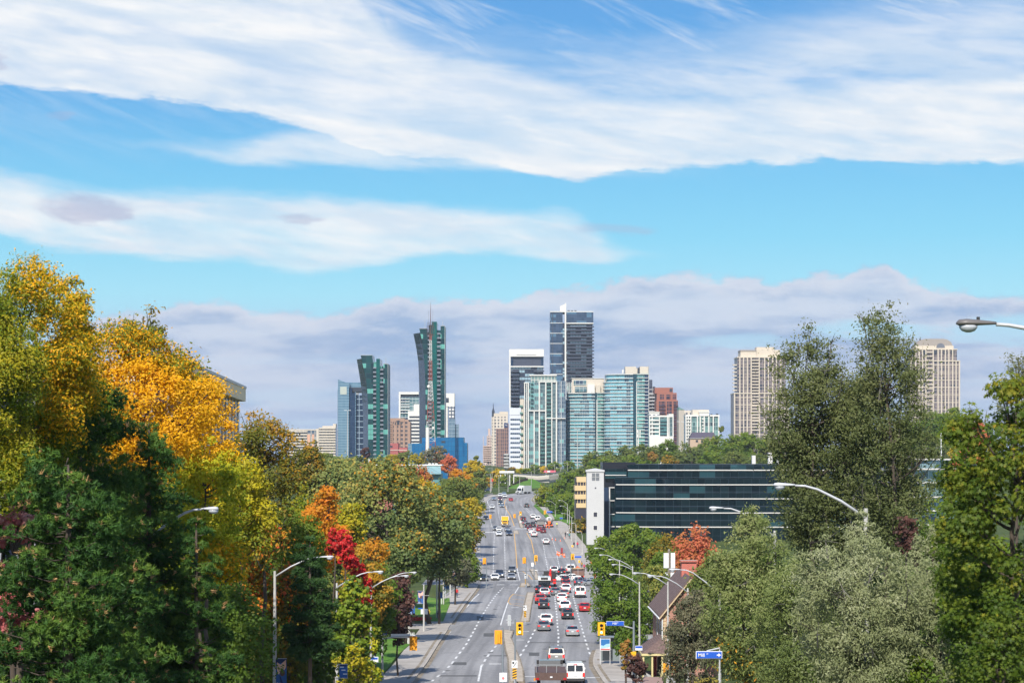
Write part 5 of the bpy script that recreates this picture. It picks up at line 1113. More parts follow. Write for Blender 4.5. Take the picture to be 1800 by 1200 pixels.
T(1340,960,1200,90,160,'green','dark green tree behind the grey green olive tree',seed=208,leaf=3.2,K=90,tb=(0,.7),dens=.9)
T(1480,930,1230,120,130,'green','dark green tree filling in below the willows',seed=209,leaf=3.4,K=100,tb=(0,.6),dens=.8)
T(1640,860,1200,90,140,'green','shaded elm between the tallest willow and the right maple',name='elm_tree',seed=210,leaf=3.4,K=90,tb=(0,.8),dens=.7)
T(1180,960,1050,50,340,'green','green tree behind the antenna panels',seed=211,leaf=2.8,K=70,tb=(0,.8),dens=.9)
T(1075,960,1060,45,350,'green','green tree behind the cluster of arched lamps',seed=212,leaf=2.7,K=70,tb=(0,.8),dens=1)
T(350,655,900,72,92,'gold','second golden ash tree directly under the beige office corner',name='ash_tree',seed=213,leaf=4,K=80,tb=(.1,1),dens=.8,aspect=2.4,twig=.3,second=('lime',.3,(.3,0,-1),.6))
T(545,770,880,34,330,'rustygreen','bronze green tree filling the dip below the cream apartment slab',seed=214,leaf=2.8,K=60,tb=(0,.9),dens=1)
T(600,800,850,60,560,'maple','far sage tree under the pale blue office tower',seed=215,leaf=2.2,K=60,dens=1)
T(560,792,830,40,700,'hill','distant green tree under the cream apartment slab',seed=216,leaf=2.1,K=50,dens=1)
T(858,826,850,10,1250,'green','distant dark tree at the foot of the slim pinkish tower',seed=217,leaf=1.9,K=24,dens=1)
T(893,828,846,12,1220,'hill','distant green tree in front of the white gantry',seed=218,leaf=1.9,K=24,dens=1)
T(872,825,842,12,1400,'hill','far green tree at the foot of the beige spired tower',seed=219,leaf=1.9,K=24,dens=1)
T(930,846,868,12,1110,'green','green tree at the top of the grass bank',seed=220,leaf=1.9,K=30,dens=1)
T(405,850,1000,60,118,'gold','golden ash tree lower down behind the small blue spruce',name='ash_tree',seed=230,leaf=3.6,K=60,tb=(0,.9),dens=.8,aspect=2.2,second=('lime',.4,(.3,0,.5),.7))
T(610,880,960,40,200,'olivegold','olive gold maple just above the scarlet maple',seed=231,leaf=3,K=60,tb=(.1,1),dens=.9)
T(650,940,1010,38,230,'orange','faded orange maple at the right shoulder of the scarlet maple',seed=232,leaf=2.8,K=50,tb=(0,.5),dens=.8)
T(400,1010,1250,95,104,'green','dark green understorey shrub between the pines and the tallest lamp',name='understorey_shrub',seed=240,leaf=3.4,K=90,tb=(0,.7),dens=.8,aspect=1.4,cat='shrub')
T(1515,893,1010,38,72,'silver','feathery pale tip of the silvery willow by the lamp post top',name='willow_tree',seed=241,leaf=3.4,aspect=3.2,K=40,dens=.6,twig=.5,vert=.4,taper=.6,low=CZ-16)
T(1642,922,1040,24,73,'silver','upright pale spire of the right silvery willow',name='willow_tree',seed=242,leaf=3.4,aspect=3.2,K=36,dens=.6,twig=.5,vert=.5,taper=.7,low=CZ-16)
T(1612,936,1040,20,73,'silver','second slimmer pale spire of the right silvery willow',name='willow_tree',seed=243,leaf=3.4,aspect=3.2,K=32,dens=.6,twig=.5,vert=.5,taper=.7,low=CZ-16)
T(1668,945,1060,20,73,'silver','third pale spire nearest the right edge maple',name='willow_tree',seed=244,leaf=3.4,aspect=3.2,K=32,dens=.6,twig=.5,vert=.5,taper=.7,low=CZ-16)
T(1320,885,990,36,103,'sagegreen','feathery top of the grey green olive tree over the second lamp arm',name='olive_tree',seed=245,leaf=3.4,aspect=3,K=40,dens=.55,twig=.5,vert=.4,taper=.5,low=CZ-18)
T(1770,1040,1290,80,43,'amap','low leafy maple filling the lower right corner',seed=246,leaf=4.6,aspect=1.1,K=90,tb=(0,.8),dens=.9,shape='maple')
T(1700,820,1250,70,50,'amap','inner maple branches closing the gap beside the right edge trunk',seed=250,leaf=4.4,aspect=1.1,K=90,tb=(0,.7),dens=.7,shape='maple')
T(770,790,815,10,860,'orange','small rust orange tree left of the brick red maple',seed=251,leaf=2,K=26,dens=.9,tb=(.2,1))
T(845,812,835,9,1000,'yellow','small yellow tree at the edge of the sky gap',seed=252,leaf=2,K=24,dens=.9)
T(705,830,868,24,395,'orange','orange red maple crown under the teal roof',seed=253,leaf=2.4,K=44,dens=.8,tb=(.1,1))
T(560,905,960,30,210,'coral','coral tinted maple left of the scarlet maple',seed=254,leaf=2.8,K=44,dens=.7,tb=(.1,.8))
T(112,478,800,78,66,'olivegold','green gold ash tree between the corner ash and the golden ash',name='ash_tree',seed=260,leaf=3.6,aspect=2.4,K=80,crsize=.24,tb=(0,.85),dens=.75,twig=.3,second=('gold',.25,(.6,0,.4),.5))
# ---------------------------------------------------------------- vehicles: +y is the car's front; copies face about by rotation
def paint(name, c, rough=.3, metal=.0): return mat('paint_' + name, c, rough, metal, noise=0, coat=.6)
P_ = {'white': paint('white', (.75,.75,.74)), 'silver': paint('silver', (.42,.43,.44), .35, .5), 'grey': paint('grey', (.20,.21,.22), .35, .4), 'black': paint('black', (.015,.016,.018)), 'red': paint('red', (.34,.015,.02)),
      'blue': paint('dark_blue', (.03,.05,.10)), 'iceblue': paint('ice_blue', (.32,.40,.47), .35, .4), 'green': paint('dark_green', (.02,.04,.03)), 'maroon': paint('maroon', (.12,.015,.02)), 'pewter': paint('pewter', (.30,.29,.27), .4, .4)}
CG = mat('car_glass', (.015,.02,.028), .06, noise=0, spec=.8); TYRE = mat('tyre', (.02,.02,.02), .9, noise=.1); RIM = mat('rim', (.45,.45,.46), .35, .6, noise=0)
TL = mat('tail_lamp_lit', (.55,.02,.02), .3, noise=0, emit=(1,.04,.03), estr=.5); TLD = mat('tail_lamp', (.40,.012,.012), .3, noise=0); HL = mat('head_lamp', (.75,.75,.74), .15, noise=0); PLT = mat('number_plate', (.66,.68,.70), .5, noise=0)
BUMP = mat('bumper_black', (.03,.03,.032), .6, noise=0); CHR = mat('chrome', (.55,.55,.55), .2, .8, noise=0); AMB = mat('amber_lamp', (.7,.25,.02), .3, noise=0)
def section(y, hw, z0, zb, r=.14):
    """body ring at station y: rounded box from z0 to the belt zb"""
    return [(-hw*.9, y, z0), (-hw, y, z0 + (zb-z0)*.3), (-hw, y, zb - r), (-hw + r*.7, y, zb), (hw - r*.7, y, zb), (hw, y, zb - r), (hw, y, z0 + (zb-z0)*.3), (hw*.9, y, z0)]
def car(kind, label, col, loc, rz, brake=True, group='vehicles on the avenue', lit=False, yaw=0):
    root = thing({'sedan':'car','suv':'sport_utility_vehicle','wagon':'estate_car','pickup':'pickup_truck','van':'van','minivan':'minivan'}[kind], label, {'sedan':'car','suv':'car','wagon':'car','minivan':'van','pickup':'pickup truck','van':'van'}[kind], loc, rz, group)
    # follow the slope of the road
    d = 1.5; D = loc[1]; pitch = math.atan2(prof(D + d) - prof(D - d), 2*d); pitch = pitch * math.cos(rz)
    root.rotation_euler = (pitch, 0, rz)
    key = 'CARMESH_' + kind
    if key not in MATS: MATS[key] = car_meshes(kind)
    for name, me, off, role in MATS[key]:
        o = bpy.data.objects.new(name, me); C.objects.link(o); o.parent = root; o.location = off
        if role == 'paint':
            o.material_slots[0].link = 'OBJECT'; o.material_slots[0].material = P_[col]
        if role == 'tail' and brake:
            o.material_slots[0].link = 'OBJECT'; o.material_slots[0].material = TL
        if role == 'head' and lit:
            o.material_slots[0].link = 'OBJECT'; o.material_slots[0].material = mat('head_lamp_lit', (.8,.8,.75), .2, noise=0, emit=(1,.95,.8), estr=1.5)
    return root
def car_meshes(kind):
    out = []
    def add(name, mb, m, off=(0,0,0), role=''): out.append((name, mb.mesh(name, m), off, role))
    S = {'sedan':   dict(L=4.7, W=1.82, belt=.95, roof=1.45, hood=.88, trunk=1.02, ws=(.95,.30), rw=(-1.0,-1.72), r=.33, z0=.2),
         'suv':     dict(L=4.65, W=1.9, belt=1.08, roof=1.72, hood=1.02, trunk=1.08, ws=(1.05,.42), rw=(-1.85,-2.2), r=.37, z0=.28),
         'wagon':   dict(L=4.5, W=1.8, belt=.98, roof=1.5, hood=.9, trunk=1.0, ws=(1.0,.35), rw=(-1.6,-2.1), r=.33, z0=.2),
         'minivan': dict(L=5.0, W=1.95, belt=1.08, roof=1.78, hood=1.0, trunk=1.08, ws=(1.6,.8), rw=(-2.1,-2.38), r=.35, z0=.24),
         'pickup':  dict(L=5.7, W=1.98, belt=1.12, roof=1.85, hood=1.12, trunk=1.12, ws=(1.3,.72), rw=(-2.35,-2.7), r=.4, z0=.4),
         'van':     dict(L=5.7, W=2.02, belt=1.22, roof=2.12, hood=1.15, trunk=1.22, ws=(2.05,1.35), rw=(-2.6,-2.78), r=.38, z0=.32)}[kind]
    Lh, hw, z0 = S['L']/2, S['W']/2, S['z0']
    b = MB(); b.smooth = False
    st = [(-Lh, hw*.86, z0+.12, S['trunk']-.18), (-Lh+.12, hw*.95, z0+.02, S['trunk']-.03), (-Lh+.5, hw, z0, S['trunk']), (S['rw'][0], hw, z0, S['belt']), (S['ws'][0], hw, z0, S['belt']), (Lh-.75, hw, z0, S['hood']-.02), (Lh-.2, hw*.92, z0+.02, S['hood']-.14), (Lh, hw*.8, z0+.12, S['hood']-.3)]
    b.loft([section(*s_) for s_ in st])
    # cabin shell: pillars and roof; glass sits slightly proud as its own parts
    rt = S['roof']; tw = hw*.80; bw = hw*.95; y1, y2 = S['ws']; y3, y4 = S['rw'][0], S['rw'][1]
    if kind in ('van',): tw = hw*.86
    base = [(-bw, y4, S['belt']-.03), (-bw, y1, S['belt']-.03), (bw, y1, S['belt']-.03), (bw, y4, S['belt']-.03)]
    mid = [(-tw-.04, y3-.02, rt-.1), (-tw-.04, y2+.05, rt-.1), (tw+.04, y2+.05, rt-.1), (tw+.04, y3-.02, rt-.1)]
    top = [(-tw+.1, y3+.12, rt), (-tw+.1, y2-.14, rt), (tw-.1, y2-.14, rt), (tw-.1, y3+.12, rt)]
    b.loft([base, mid, top])
    add('body', b, [P_['grey']], role='paint')
    def face(q, a0, a1, v0, v1, push):
        """panel on a quad q (bl, br, tr, tl), cut to fractions, pushed along its normal"""
        q = [Vector(p) for p in q]; nrm = (q[1]-q[0]).cross(q[3]-q[0]).normalized()
        P = lambda a, v: (q[0].lerp(q[1], a)).lerp(q[3].lerp(q[2], a), v) + nrm*push
        return [P(a0,v0), P(a1,v0), P(a1,v1), P(a0,v1)]
    rear = [base[0], base[3], mid[3], mid[0]]; front = [base[2], base[1], mid[1], mid[2]]
    left = [base[1], base[0], mid[0], mid[1]]; right = [base[3], base[2], mid[2], mid[3]]
    def pane(q): m_ = MB(); m_.add(q, [(0,1,2,3)]); return m_
    if kind == 'van':
        for a0, a1 in ((.08,.47),(.53,.92)): add('rear_window', pane(face(rear, a0, a1, .14, .88, .012)), [CG])
    else: add('rear_window', pane(face(rear, .07, .93, .14 if kind != 'suv' else .2, .95, .012)), [CG])
    add('windscreen', pane(face(front, .05, .95, .1, .95, .012)), [CG])
    for sd in (left, right):
        if kind == 'van': add('side_window', pane(face(sd, .05 if sd is left else .72, .28 if sd is left else .95, .15, .9, .012)), [CG])
        else:
            add('side_window', pane(face(sd, .08, .47, .14, .9, .012)), [CG]); add('side_window', pane(face(sd, .52, .93, .14, .9, .012)), [CG])
    # wheels
    wm = MB(); wm.smooth = False; seg = 14; rr = S['r']
    wm.mat = 0; wm.tube([(-.11,0,0),(.11,0,0)], rr, seg); wm.mat = 1; wm.tube([(-.118,0,0),(.118,0,0)], rr*.6, 10)
    me = wm.mesh('wheel', [TYRE, RIM])
    for sx in (-1, 1):
        for y in (-Lh*.62, Lh*.62): out.append(('wheel', me, (sx*(hw-.10), y, rr), ''))
    m_ = MB().box(-hw*.92, hw*.92, -Lh-.07, -Lh+.1, z0+.05, z0+.28)
    add('rear_bumper', m_, [BUMP if kind in ('suv','van') else (CHR if kind == 'pickup' else P_['grey'])], role='' if kind in ('suv','van','pickup') else 'paint')
    add('front_bumper', MB().box(-hw*.88, hw*.88, Lh-.1, Lh+.06, z0+.02, z0+.25), [BUMP])
    add('grille', MB().box(-hw*.5, hw*.5, Lh-.04, Lh+.03, S['hood']-.46, S['hood']-.27), [BUMP])
    h = S['trunk']
    for sx in (-1, 1):
        tall = kind in ('suv','van','minivan','pickup')
        add('tail_light', MB().box(sx*hw*.92 if sx > 0 else -hw*.94, hw*.94 if sx > 0 else -hw*.92, -Lh, -Lh, 0, 0) if False else MB().box(min(sx*hw*.95, sx*hw*(.74 if tall else .58)), max(sx*hw*.95, sx*hw*(.74 if tall else .58)), -Lh-.03, -Lh+.2, h-(.45 if tall else .33), h-(.06 if tall else .13)), [TLD], role='tail')
        add('headlight', MB().box(min(sx*hw*.85, sx*hw*.52), max(sx*hw*.85, sx*hw*.52), Lh-.18, Lh+.04, S['hood']-.42, S['hood']-.25), [HL], role='head')
        add('wing_mirror', MB().box(min(sx*hw*.98, sx*(hw+.2)), max(sx*hw*.98, sx*(hw+.2)), y1-.25, y1-.1, S['belt']-.02, S['belt']+.17), [P_['grey']], role='paint')
    add('number_plate', MB().box(-.17, .17, -Lh-.05, -Lh-.0, (h-.42) if kind != 'pickup' else .75, (h-.27) if kind != 'pickup' else .9), [PLT])
    add('brake_light', MB().box(-.2, .2, y3-.1, y3-.04, rt-.12, rt-.07), [TLD], role='tail')
    if kind == 'pickup': add('bed_cap_seam', MB().box(-tw-.07, tw+.07, -.75, -.68, S['belt'], rt-.08), [BUMP])
    return out
def put(px, py, up, dy=0):
    """up: facing away (north)"""
    g = G(px, py); return (g.x, g.y + 2.3 + dy, prof(g.y + 2.3) + .01)
NB, SB = 0.0, PI
cars = [
 # northbound queue, near to far (px, bottom py, kind, colour, brake, label)
 (978,1165,'pickup','pewter',1,'pewter pickup truck with a rear cap, second vehicle from the bottom of the avenue'),
 (1011,1201,'van','white',1,'large white passenger van with two rear windows at the bottom edge'),
 (1006.5,1118,'sedan','silver',1,'silver white sedan alone in its lane ahead of the pewter pickup'),
 (956,1109,'sedan','grey',1,'grey sedan tucked behind the white crossover near the median'),
 (960,1099,'suv','white',1,'white crossover just ahead of the grey sedan'),
 (998,1088.5,'suv','black',1,'black crossover last in the middle queue'),
 (1028,1075,'sedan','red',1,'bright red sedan alone in the kerb lane'),
 (993,1073.5,'suv','white',1,'white utility vehicle directly ahead of the black crossover'),
 (956,1070,'suv','black',1,'black hatchback last in the median side queue'),
 (950,1061,'suv','red',1,'dark red crossover beside the black hatchback'),
 (988,1057,'sedan','white',1,'white sedan ahead of the white utility vehicle'),
 (992,1049.5,'sedan','pewter',1,'dull red lit beige sedan in the middle queue beside the white van'),
 (977,1046,'sedan','grey',1,'grey sedan between the silver crossover and the beige sedan'),
 (957.5,1049,'suv','silver',1,'silver crossover behind the white boom truck cab'),
 (1020,1050,'van','white',1,'white work van with two rear windows beside the sidewalk bulge'),
 (995,1041.5,'suv','white',1,'white crossover with black rear glass in the middle of the queue'),
 (996,1031,'sedan','maroon',1,'maroon sedan wedged before the white crossover'),
 (994,1024,'sedan','black',1,'black sedan in front of the white crossing cars'),
 (1017.5,1029,'suv','blue',1,'dark blue crossover waiting in the kerb lane at the crossing'),
 (949,1042,'sedan','black',1,'black sedan mostly hidden by the silver crossover'),
 (987,1010,'sedan','black',1,'black sedan beyond the crossing beside the gold tailed pickup'),
 (974,1008.5,'pickup','silver',1,'silver pickup with a gold tailgate just beyond the crossing'),
 (1003,1007.5,'van','white',1,'plain white cargo van beyond the crossing beside the orange diamond sign'),
 (960,956.5,'suv','white',1,'white crossover alone in the empty stretch of the far valley'),
 (939,943.5,'suv','white',1,'white crossover last in the far signal queue'),
 (934,937,'sedan','white',1,'small white sedan second in the far signal queue'),
 (931,932,'sedan','maroon',1,'maroon sedan in the far signal queue'),
 (928,927,'suv','black',1,'black crossover in the far signal queue beside the dump truck'),
 (955,936.5,'sedan','maroon',1,'maroon sedan right of the far red sedan'),
 (947.5,933.5,'sedan','red',1,'red sedan behind the grey dump truck'),
 (937,926,'suv','black',1,'black van shaped crossover next to the dump truck'),
 (923,922,'sedan','grey',1,'dark grey sedan at the far traffic light'),
 (920,915,'sedan','black',1,'black sedan beyond the far traffic light'),
 (945,916.5,'van','white',0,'white van ahead of the cement mixer'),
 (937,911.5,'suv','white',0,'white crossover climbing ahead of the white van'),
 (926,891.5,'suv','green',0,'dark green wagon climbing alone below the bend'),
 (898,880.5,'sedan','red',0,'red sedan entering the bend uphill'),
]
scars = [
 (850,1021,'sedan','black','black sedan facing us in the kerb lane at the stop line',1),
 (870,1020,'sedan','white','low white sports sedan facing us at the stop line',0),
 (878,1015,'suv','blue','dark blue pickup shaped crossover behind the white sports sedan',1),
 (899,1019,'sedan','silver','silver sedan facing us closest to the median at the stop line',0),
 (900,1008,'suv','grey','grey crossover behind the silver sedan at the stop line',1),
 (895,941.5,'suv','blue','dark blue crossover facing us below the yellow box truck',0),
 (892,933.5,'sedan','silver','silver sedan directly below the yellow box truck',0),
 (877,942,'sedan','white','white sedan facing us left of the dark blue crossover',0),
 (877,934,'wagon','white','white hatchback behind the facing white sedan',0),
 (871,932,'sedan','grey','grey sedan facing us left of the white hatchback',0),
 (854,913.5,'sedan','black','black and silver car on the kerb lane by the bronze yellow tree',0),
 (865,894.5,'suv','white','white crossover descending alone from the bend',0),
 (882.5,891.5,'sedan','iceblue','ice blue sedan descending from the bend',0),
 (880,886.5,'sedan','black','black car descending with its headlamps lit',1),
 (879,879.5,'sedan','maroon','maroon car descending with its headlamps lit',1),
 (868,879,'sedan','iceblue','ice blue sedan in the outer lane of the bend',0),
 (887.5,875,'suv','white','white crossover leading through the bend',0),
 (879,873.5,'suv','white','white crossover on the outside of the bend',0),
 (886,870,'sedan','iceblue','ice blue car half hidden behind the leading white crossover',0),
]
for px, py, kind, col, br, lab in cars: car(kind, lab, col, put(px, py, True), NB, br and (py > 1000 or py in (943.5, 922, 915)))
for px, py, kind, col, lab, lit in scars:
    g = G(px, py); car(kind, lab, col, (g.x, g.y + 2.3, prof(g.y + 2.3) + .01), SB, False, lit=bool(lit))
# crossing cars, seen from the side
for px, py, col, lab, rz in ((987.5,1021,'white','white sedan crossing the avenue side on behind the boom truck', PI/2), (1003,1019.5,'white','second white car crossing just behind the white sedan', PI/2), (1037,1029,'silver','silver sedan turning in from the east side street', -1.1), (1046,1026.5,'iceblue','pale blue car waiting in the east side street', -PI/2)):
    g = G(px, py); car('sedan', lab, col, (g.x, g.y + .9, prof(g.y + .9) + .12*(px > 1040)), rz, False)
g = G(852,862); o = car('suv', 'dark parked car under the trees left of the bend', 'black', (Xp(851, 960), 960, ground(Xp(851,960), 960)), PI, False)
o = car('suv', 'dark car parked in the side lot left of the bend', 'blue', (Xp(856, 975), 975, ground(Xp(856,975), 975)), PI/2, False)

# --- lorries built one by one
def truck(label, px, py, rz, name='truck', cat='truck'):
    g = G(px, py); t = thing(name, label, cat, (g.x, g.y + 3.5, prof(g.y + 3.5) + .01), rz, 'vehicles on the avenue'); return t
def wheels(t, xs, ys, r=.5, w=.3):
    m = MB(); m.tube([(-w/2,0,0),(w/2,0,0)], r, 14); m.mat = 1; m.tube([(-w/2-.01,0,0),(w/2+.01,0,0)], r*.5, 10); me = m.mesh('wheel', [TYRE, RIM])
    for x in xs:
        for y in ys: o = bpy.data.objects.new('wheel', me); C.objects.link(o); o.parent = t; o.location = (x, y, r)
WH = P_['white']; YEL = mat('truck_yellow', (.78,.42,.02), .45, noise=.03)
def cab(t, y0, y1, m, h=2.6, w=1.15, nose=0):
    """lorry cab; its face looks to +y at y1"""
    pr = [(y0,.55),(y1,.55),(y1,1.35),(y1-.32,h-.25),(y1-.6,h),(y0,h)]
    if nose: pr = [(y0,.55),(y1+nose,.55),(y1+nose,1.35),(y1+.05,1.55),(y1-.35,h-.2),(y1-.6,h),(y0,h)]
    mb = MB(); n = len(pr); mb.add([(-w,y,z) for y,z in pr] + [(w,y,z) for y,z in pr], [list(range(n)), list(range(n,2*n))[::-1]] + [(i, n+i, n+(i+1)%n, (i+1)%n) for i in range(n)])
    mb.build('cab', m, t)
    a, b_ = (y1+.03 if nose else y1-.02, 1.6), ((y1-.33 if nose else y1-.30), h-.28)
    MB().add([(w*.88,a[0]+.03,a[1]),(-w*.88,a[0]+.03,a[1]),(-w*.82,b_[0]+.05,b_[1]),(w*.82,b_[0]+.05,b_[1])], [(0,1,2,3)]).build('windscreen', CG, t)
    for sx in (-1,1):
        MB().box(min(sx*w*.85,sx*w*.55), max(sx*w*.85,sx*w*.55), y1+nose-.02, y1+nose+.05, .8, 1.0).build('headlight', HL, t)
        MB().add([(sx*(w+.012),y1-.35,1.55),(sx*(w+.012),y0+.4,1.55),(sx*(w+.012),y0+.4,h-.35),(sx*(w+.012),y1-.55,h-.35)], [(0,1,2,3)] if sx > 0 else [(3,2,1,0)]).build('side_window', CG, t)
        MB().box(min(sx*(w+.05),sx*(w+.3)), max(sx*(w+.05),sx*(w+.3)), y1-.3, y1-.2, 1.6, 2.2).build('wing_mirror', BUMP, t)
    MB().box(-w*.98, w*.98, y1+nose-.05, y1+nose+.09, .45, .75).build('front_bumper', CHR, t)
    MB().box(-w*.6, w*.6, y1+nose-.02, y1+nose+.04, .85, 1.3).build('grille', BUMP, t)
t = truck('yellow box truck with a white sided cargo box facing us', 887.5, 926, SB, 'box_truck')
cab(t, .9, 2.6, YEL, 2.3, 1.05, .7); MB().box(-1.25, 1.25, -3.6, .88, .95, 3.5).build('cargo_box', WH, t); MB().box(-1.15, 1.15, .885, .92, 1.9, 3.42).build('box_front_panel', YEL, t); MB().box(-1.2, 1.2, -3.6, 2.4, .6, .94).build('chassis', BUMP, t); wheels(t, (-.95,.95), (-2.4, 2.5), .45)
for sx in (-.8, 0, .8): MB().box(sx-.1, sx+.1, .89, .96, 3.43, 3.5).build('marker_light', AMB, t)
t = truck('tall white highway truck coming round the bend', 918, 868.5, SB, 'highway_truck')
cab(t, .8, 3.0, WH, 3.1, 1.2, 1.3); MB().box(-1.3, 1.3, -7, .6, 1.1, 4.0).build('trailer', WH, t); MB().prism([(-1.1,.8),(1.1,.8),(1.1,2.2),(-1.1,2.2)], 3.1, lambda x, y: 4.0 if y < 1.5 else 3.3).build('roof_deflector', WH, t); wheels(t, (-1,1), (-5.8,-4.6,3.2), .5)
t.rotation_euler[2] = SB - .5
t = truck('grey dump truck in the far queue with its tailgate to us', 950.5, 928, NB, 'dump_truck')
DG_ = mat('dump_grey', (.13,.13,.14), .6, noise=.15); cab(t, 1.0, 2.6, P_['grey'], 2.4, 1.15, .6)
mb = MB(); mb.box(-1.3, 1.3, -3.2, .8, 1.0, 1.1); mb.box(-1.3,-1.22,-3.2,.8,1.1,2.4); mb.box(1.22,1.3,-3.2,.8,1.1,2.4); mb.box(-1.21,1.21,.72,.8,1.1,2.8); mb.build('dump_bed', DG_, t); MB().box(-1.21,1.21,-3.24,-3.16,1.1,2.1).build('tailgate', mat('tailgate_grey', (.22,.21,.2), .6, noise=.2), t); wheels(t, (-1,1), (-2.2,-1.1,2.4), .48)
for sx in (-1,1): MB().box(sx*1.05-.12, sx*1.05+.12, -3.3, -3.2, .75, .95).build('tail_light', TL, t)
t = truck('white cement mixer with its round drum end facing us', 965.5, 926.5, NB, 'cement_mixer')
cab(t, 2.2, 3.9, WH, 2.6, 1.15, .4); MB().box(-1, 1, -3.6, 2.1, .7, .95).build('chassis', BUMP, t); wheels(t, (-1.05,1.05), (-2.6,-1.4,3.1), .5)
mb = MB(); mb.smooth = True; mb.tube([(0,-3.5,2.75),(0,-2.6,2.5),(0,-1.0,2.2),(0,.8,2.05),(0,1.9,1.9)], [.55,1.0,1.28,1.2,.6], 20); mb.build('drum', mat('drum_white', (.62,.60,.57), .5, noise=.12), t)
MB().tube([(0,-3.56,2.78),(0,-3.5,2.76)], [.42,.42], 16).build('drum_mouth', BUMP, t)
for k in range(3):
    a = PI/2 + k*2*PI/3; MB().tube([(0,-3.62,2.78),(.45*math.cos(a),-3.6,2.78+.45*math.sin(a))], .05, 4).build('drum_spoke', WH, t)
MB().prism([(-.35,-4.3),(.35,-4.3),(.5,-3.5),(-.5,-3.5)], 1.1, lambda x, y: 1.25 if y < -4 else 2.0).build('chute', mat('hivis_orange', (.85,.14,.02), .5, noise=.05), t)
MB().box(-1.2,1.2,-3.75,-3.65,.5,.8).build('rear_bumper', MATS['hivis_orange'], t)
for sx in (-1,1): MB().box(sx-.1, sx+.1, -3.8, -3.75, .82, 1.0).build('tail_light', TL, t)
# boom truck: white cab box with a black deck and red crane
t = truck('white truck with a black window band in the median side queue', 957, 1040, NB, 'service_truck')
mb = MB(); mb.box(-1.2, 1.2, -3.2, 3.0, .8, 1.35); mb.mat = 1; mb.box(-1.15, 1.15, -3.15, 2.9, 1.36, 2.1); mb.mat = 0; mb.box(-1.2, 1.2, -3.2, 3.0, 2.11, 2.75); mb.build('body', [P_['black'], CG], t).material_slots[0].material = P_['black']
MB().box(-1.22, 1.22, -3.25, 2.0, 2.3, 2.9).build('white_roof_box', WH, t); MB().box(-.7, .7, -3.3, -3.24, 2.45, 2.85).build('roof_recess', BUMP, t); wheels(t, (-1,1), (-2.2,2.2), .46)
for sx in (-1,1): MB().box(sx*1.08-.12, sx*1.08+.12, -3.3, -3.2, .9, 1.2).build('tail_light', TL, t)
t = truck('black flatbed crane truck with a red folded crane arm', 967, 1031, NB, 'crane_truck')
CR = mat('crane_red', (.62,.03,.02), .4, noise=.04); mb = MB(); mb.box(-1.25, 1.25, -4, 3, .95, 1.2); mb.box(-1.25, -.2, -4, -3.9, 1.2, 2.2) ; mb.box(-2.3, -1.26, -3.9, -3.7, 1.3, 1.9); mb.build('flat_deck', BUMP, t); cab(t, 2.0, 3.8, P_['black'], 2.6, 1.15, .3)
MB().box(-1.25, 1.25, 1.6, 1.75, 1.2, 3.0).build('headboard', BUMP, t)
MB().box(-.26, .26, -3.6, -3.1, 1.2, 2.7).build('crane_post', CR, t); MB().tube([(0,-3.3,2.7),(.15,-2.2,3.5),(.1,-.6,3.0)], [.24,.2,.16], 6).build('crane_arm', CR, t); MB().tube([(0,-3.4,1.3),(.1,-3.75,2.0),(0,-3.35,2.7)], .2, 6).build('crane_ram', CR, t)
for z in (.75, 1.3): MB().box(.55, 1.2, -4.1, -4.0, z, z+.35).build('tail_light', TL, t)
wheels(t, (-1,1), (-3,-1.9,2.6), .48)
t = truck('brown stake bed truck waiting behind the dark blue crossover', 1017, 1019, NB, 'stake_truck')
cab(t, 1.6, 3.2, P_['black'], 2.3, 1.1, .5); mb = MB(); mb.box(-1.3,1.3,-3.4,1.4,.95,1.1)
for k in range(8): y = -3.35 + k*.66; mb.box(-1.3,-1.24,y,y+.08,1.1,2.6); mb.box(1.24,1.3,y,y+.08,1.1,2.6)
for z in (1.3,1.8,2.3): mb.box(-1.34,-1.301,-3.4,1.4,z,z+.15); mb.box(1.301,1.34,-3.4,1.4,z,z+.15)
mb.build('stake_bed', mat('stake_brown', (.16,.10,.08), .7, noise=.2), t); MB().box(-1.3,1.3,-3.46,-3.4,2.45,2.7).build('top_rail', mat('stake_tan', (.42,.3,.18), .7), t); MB().box(-1.2,1.2,-3.0,1.2,1.11,1.9).build('load', mat('rubble_load', (.2,.12,.1), .95, noise=.3, scale=4), t); wheels(t, (-.98,.98), (-2.4,2.4), .45)
for sx in (-1,1): MB().box(sx*1.1-.12, sx*1.1+.12, -3.48, -3.4, .75, .95).build('tail_light', TL, t)
# flatbed trailer at the bottom edge
Df = 196; t = thing('flatbed_truck', 'brown flatbed truck with an open pipe rail cut by the bottom edge', 'truck', (Xp(969, Df), Df + 3, prof(Df+3) + .01), 0, 'vehicles on the avenue')
BRN = mat('rusty_brown', (.10,.06,.05), .7, noise=.25, scale=3); GRF = mat('frame_grey', (.25,.26,.27), .5)
MB().box(-1.55, 1.55, -3, 3, .95, 1.7).build('deck', BRN, t)
mb = MB()
for x in (-1.52, -.5, .5, 1.49): mb.box(x, x+.06, -2.95, -2.89, 1.7, 2.42)
mb.box(-1.52, 1.55, -2.96, -2.88, 2.42, 2.5); mb.box(-1.52, -1.46, -2.9, 2.9, 2.42, 2.5); mb.box(1.49, 1.55, -2.9, 2.9, 2.42, 2.5); mb.build('pipe_rail', GRF, t); wheels(t, (-1.2,1.2), (-1.8,1.8), .45)
cab(t, 3.2, 4.8, P_['grey'], 2.3, 1.05, .5); MB().box(-1.5,-1.2,-3.06,-3.0,1.0,1.2).build('tail_light', TLD, t); MB().box(1.2,1.5,-3.06,-3.0,1.0,1.2).build('tail_light', TLD, t); MB().box(-.12,.12,-3.06,-3.01,1.2,1.35).build('number_plate', PLT, t)
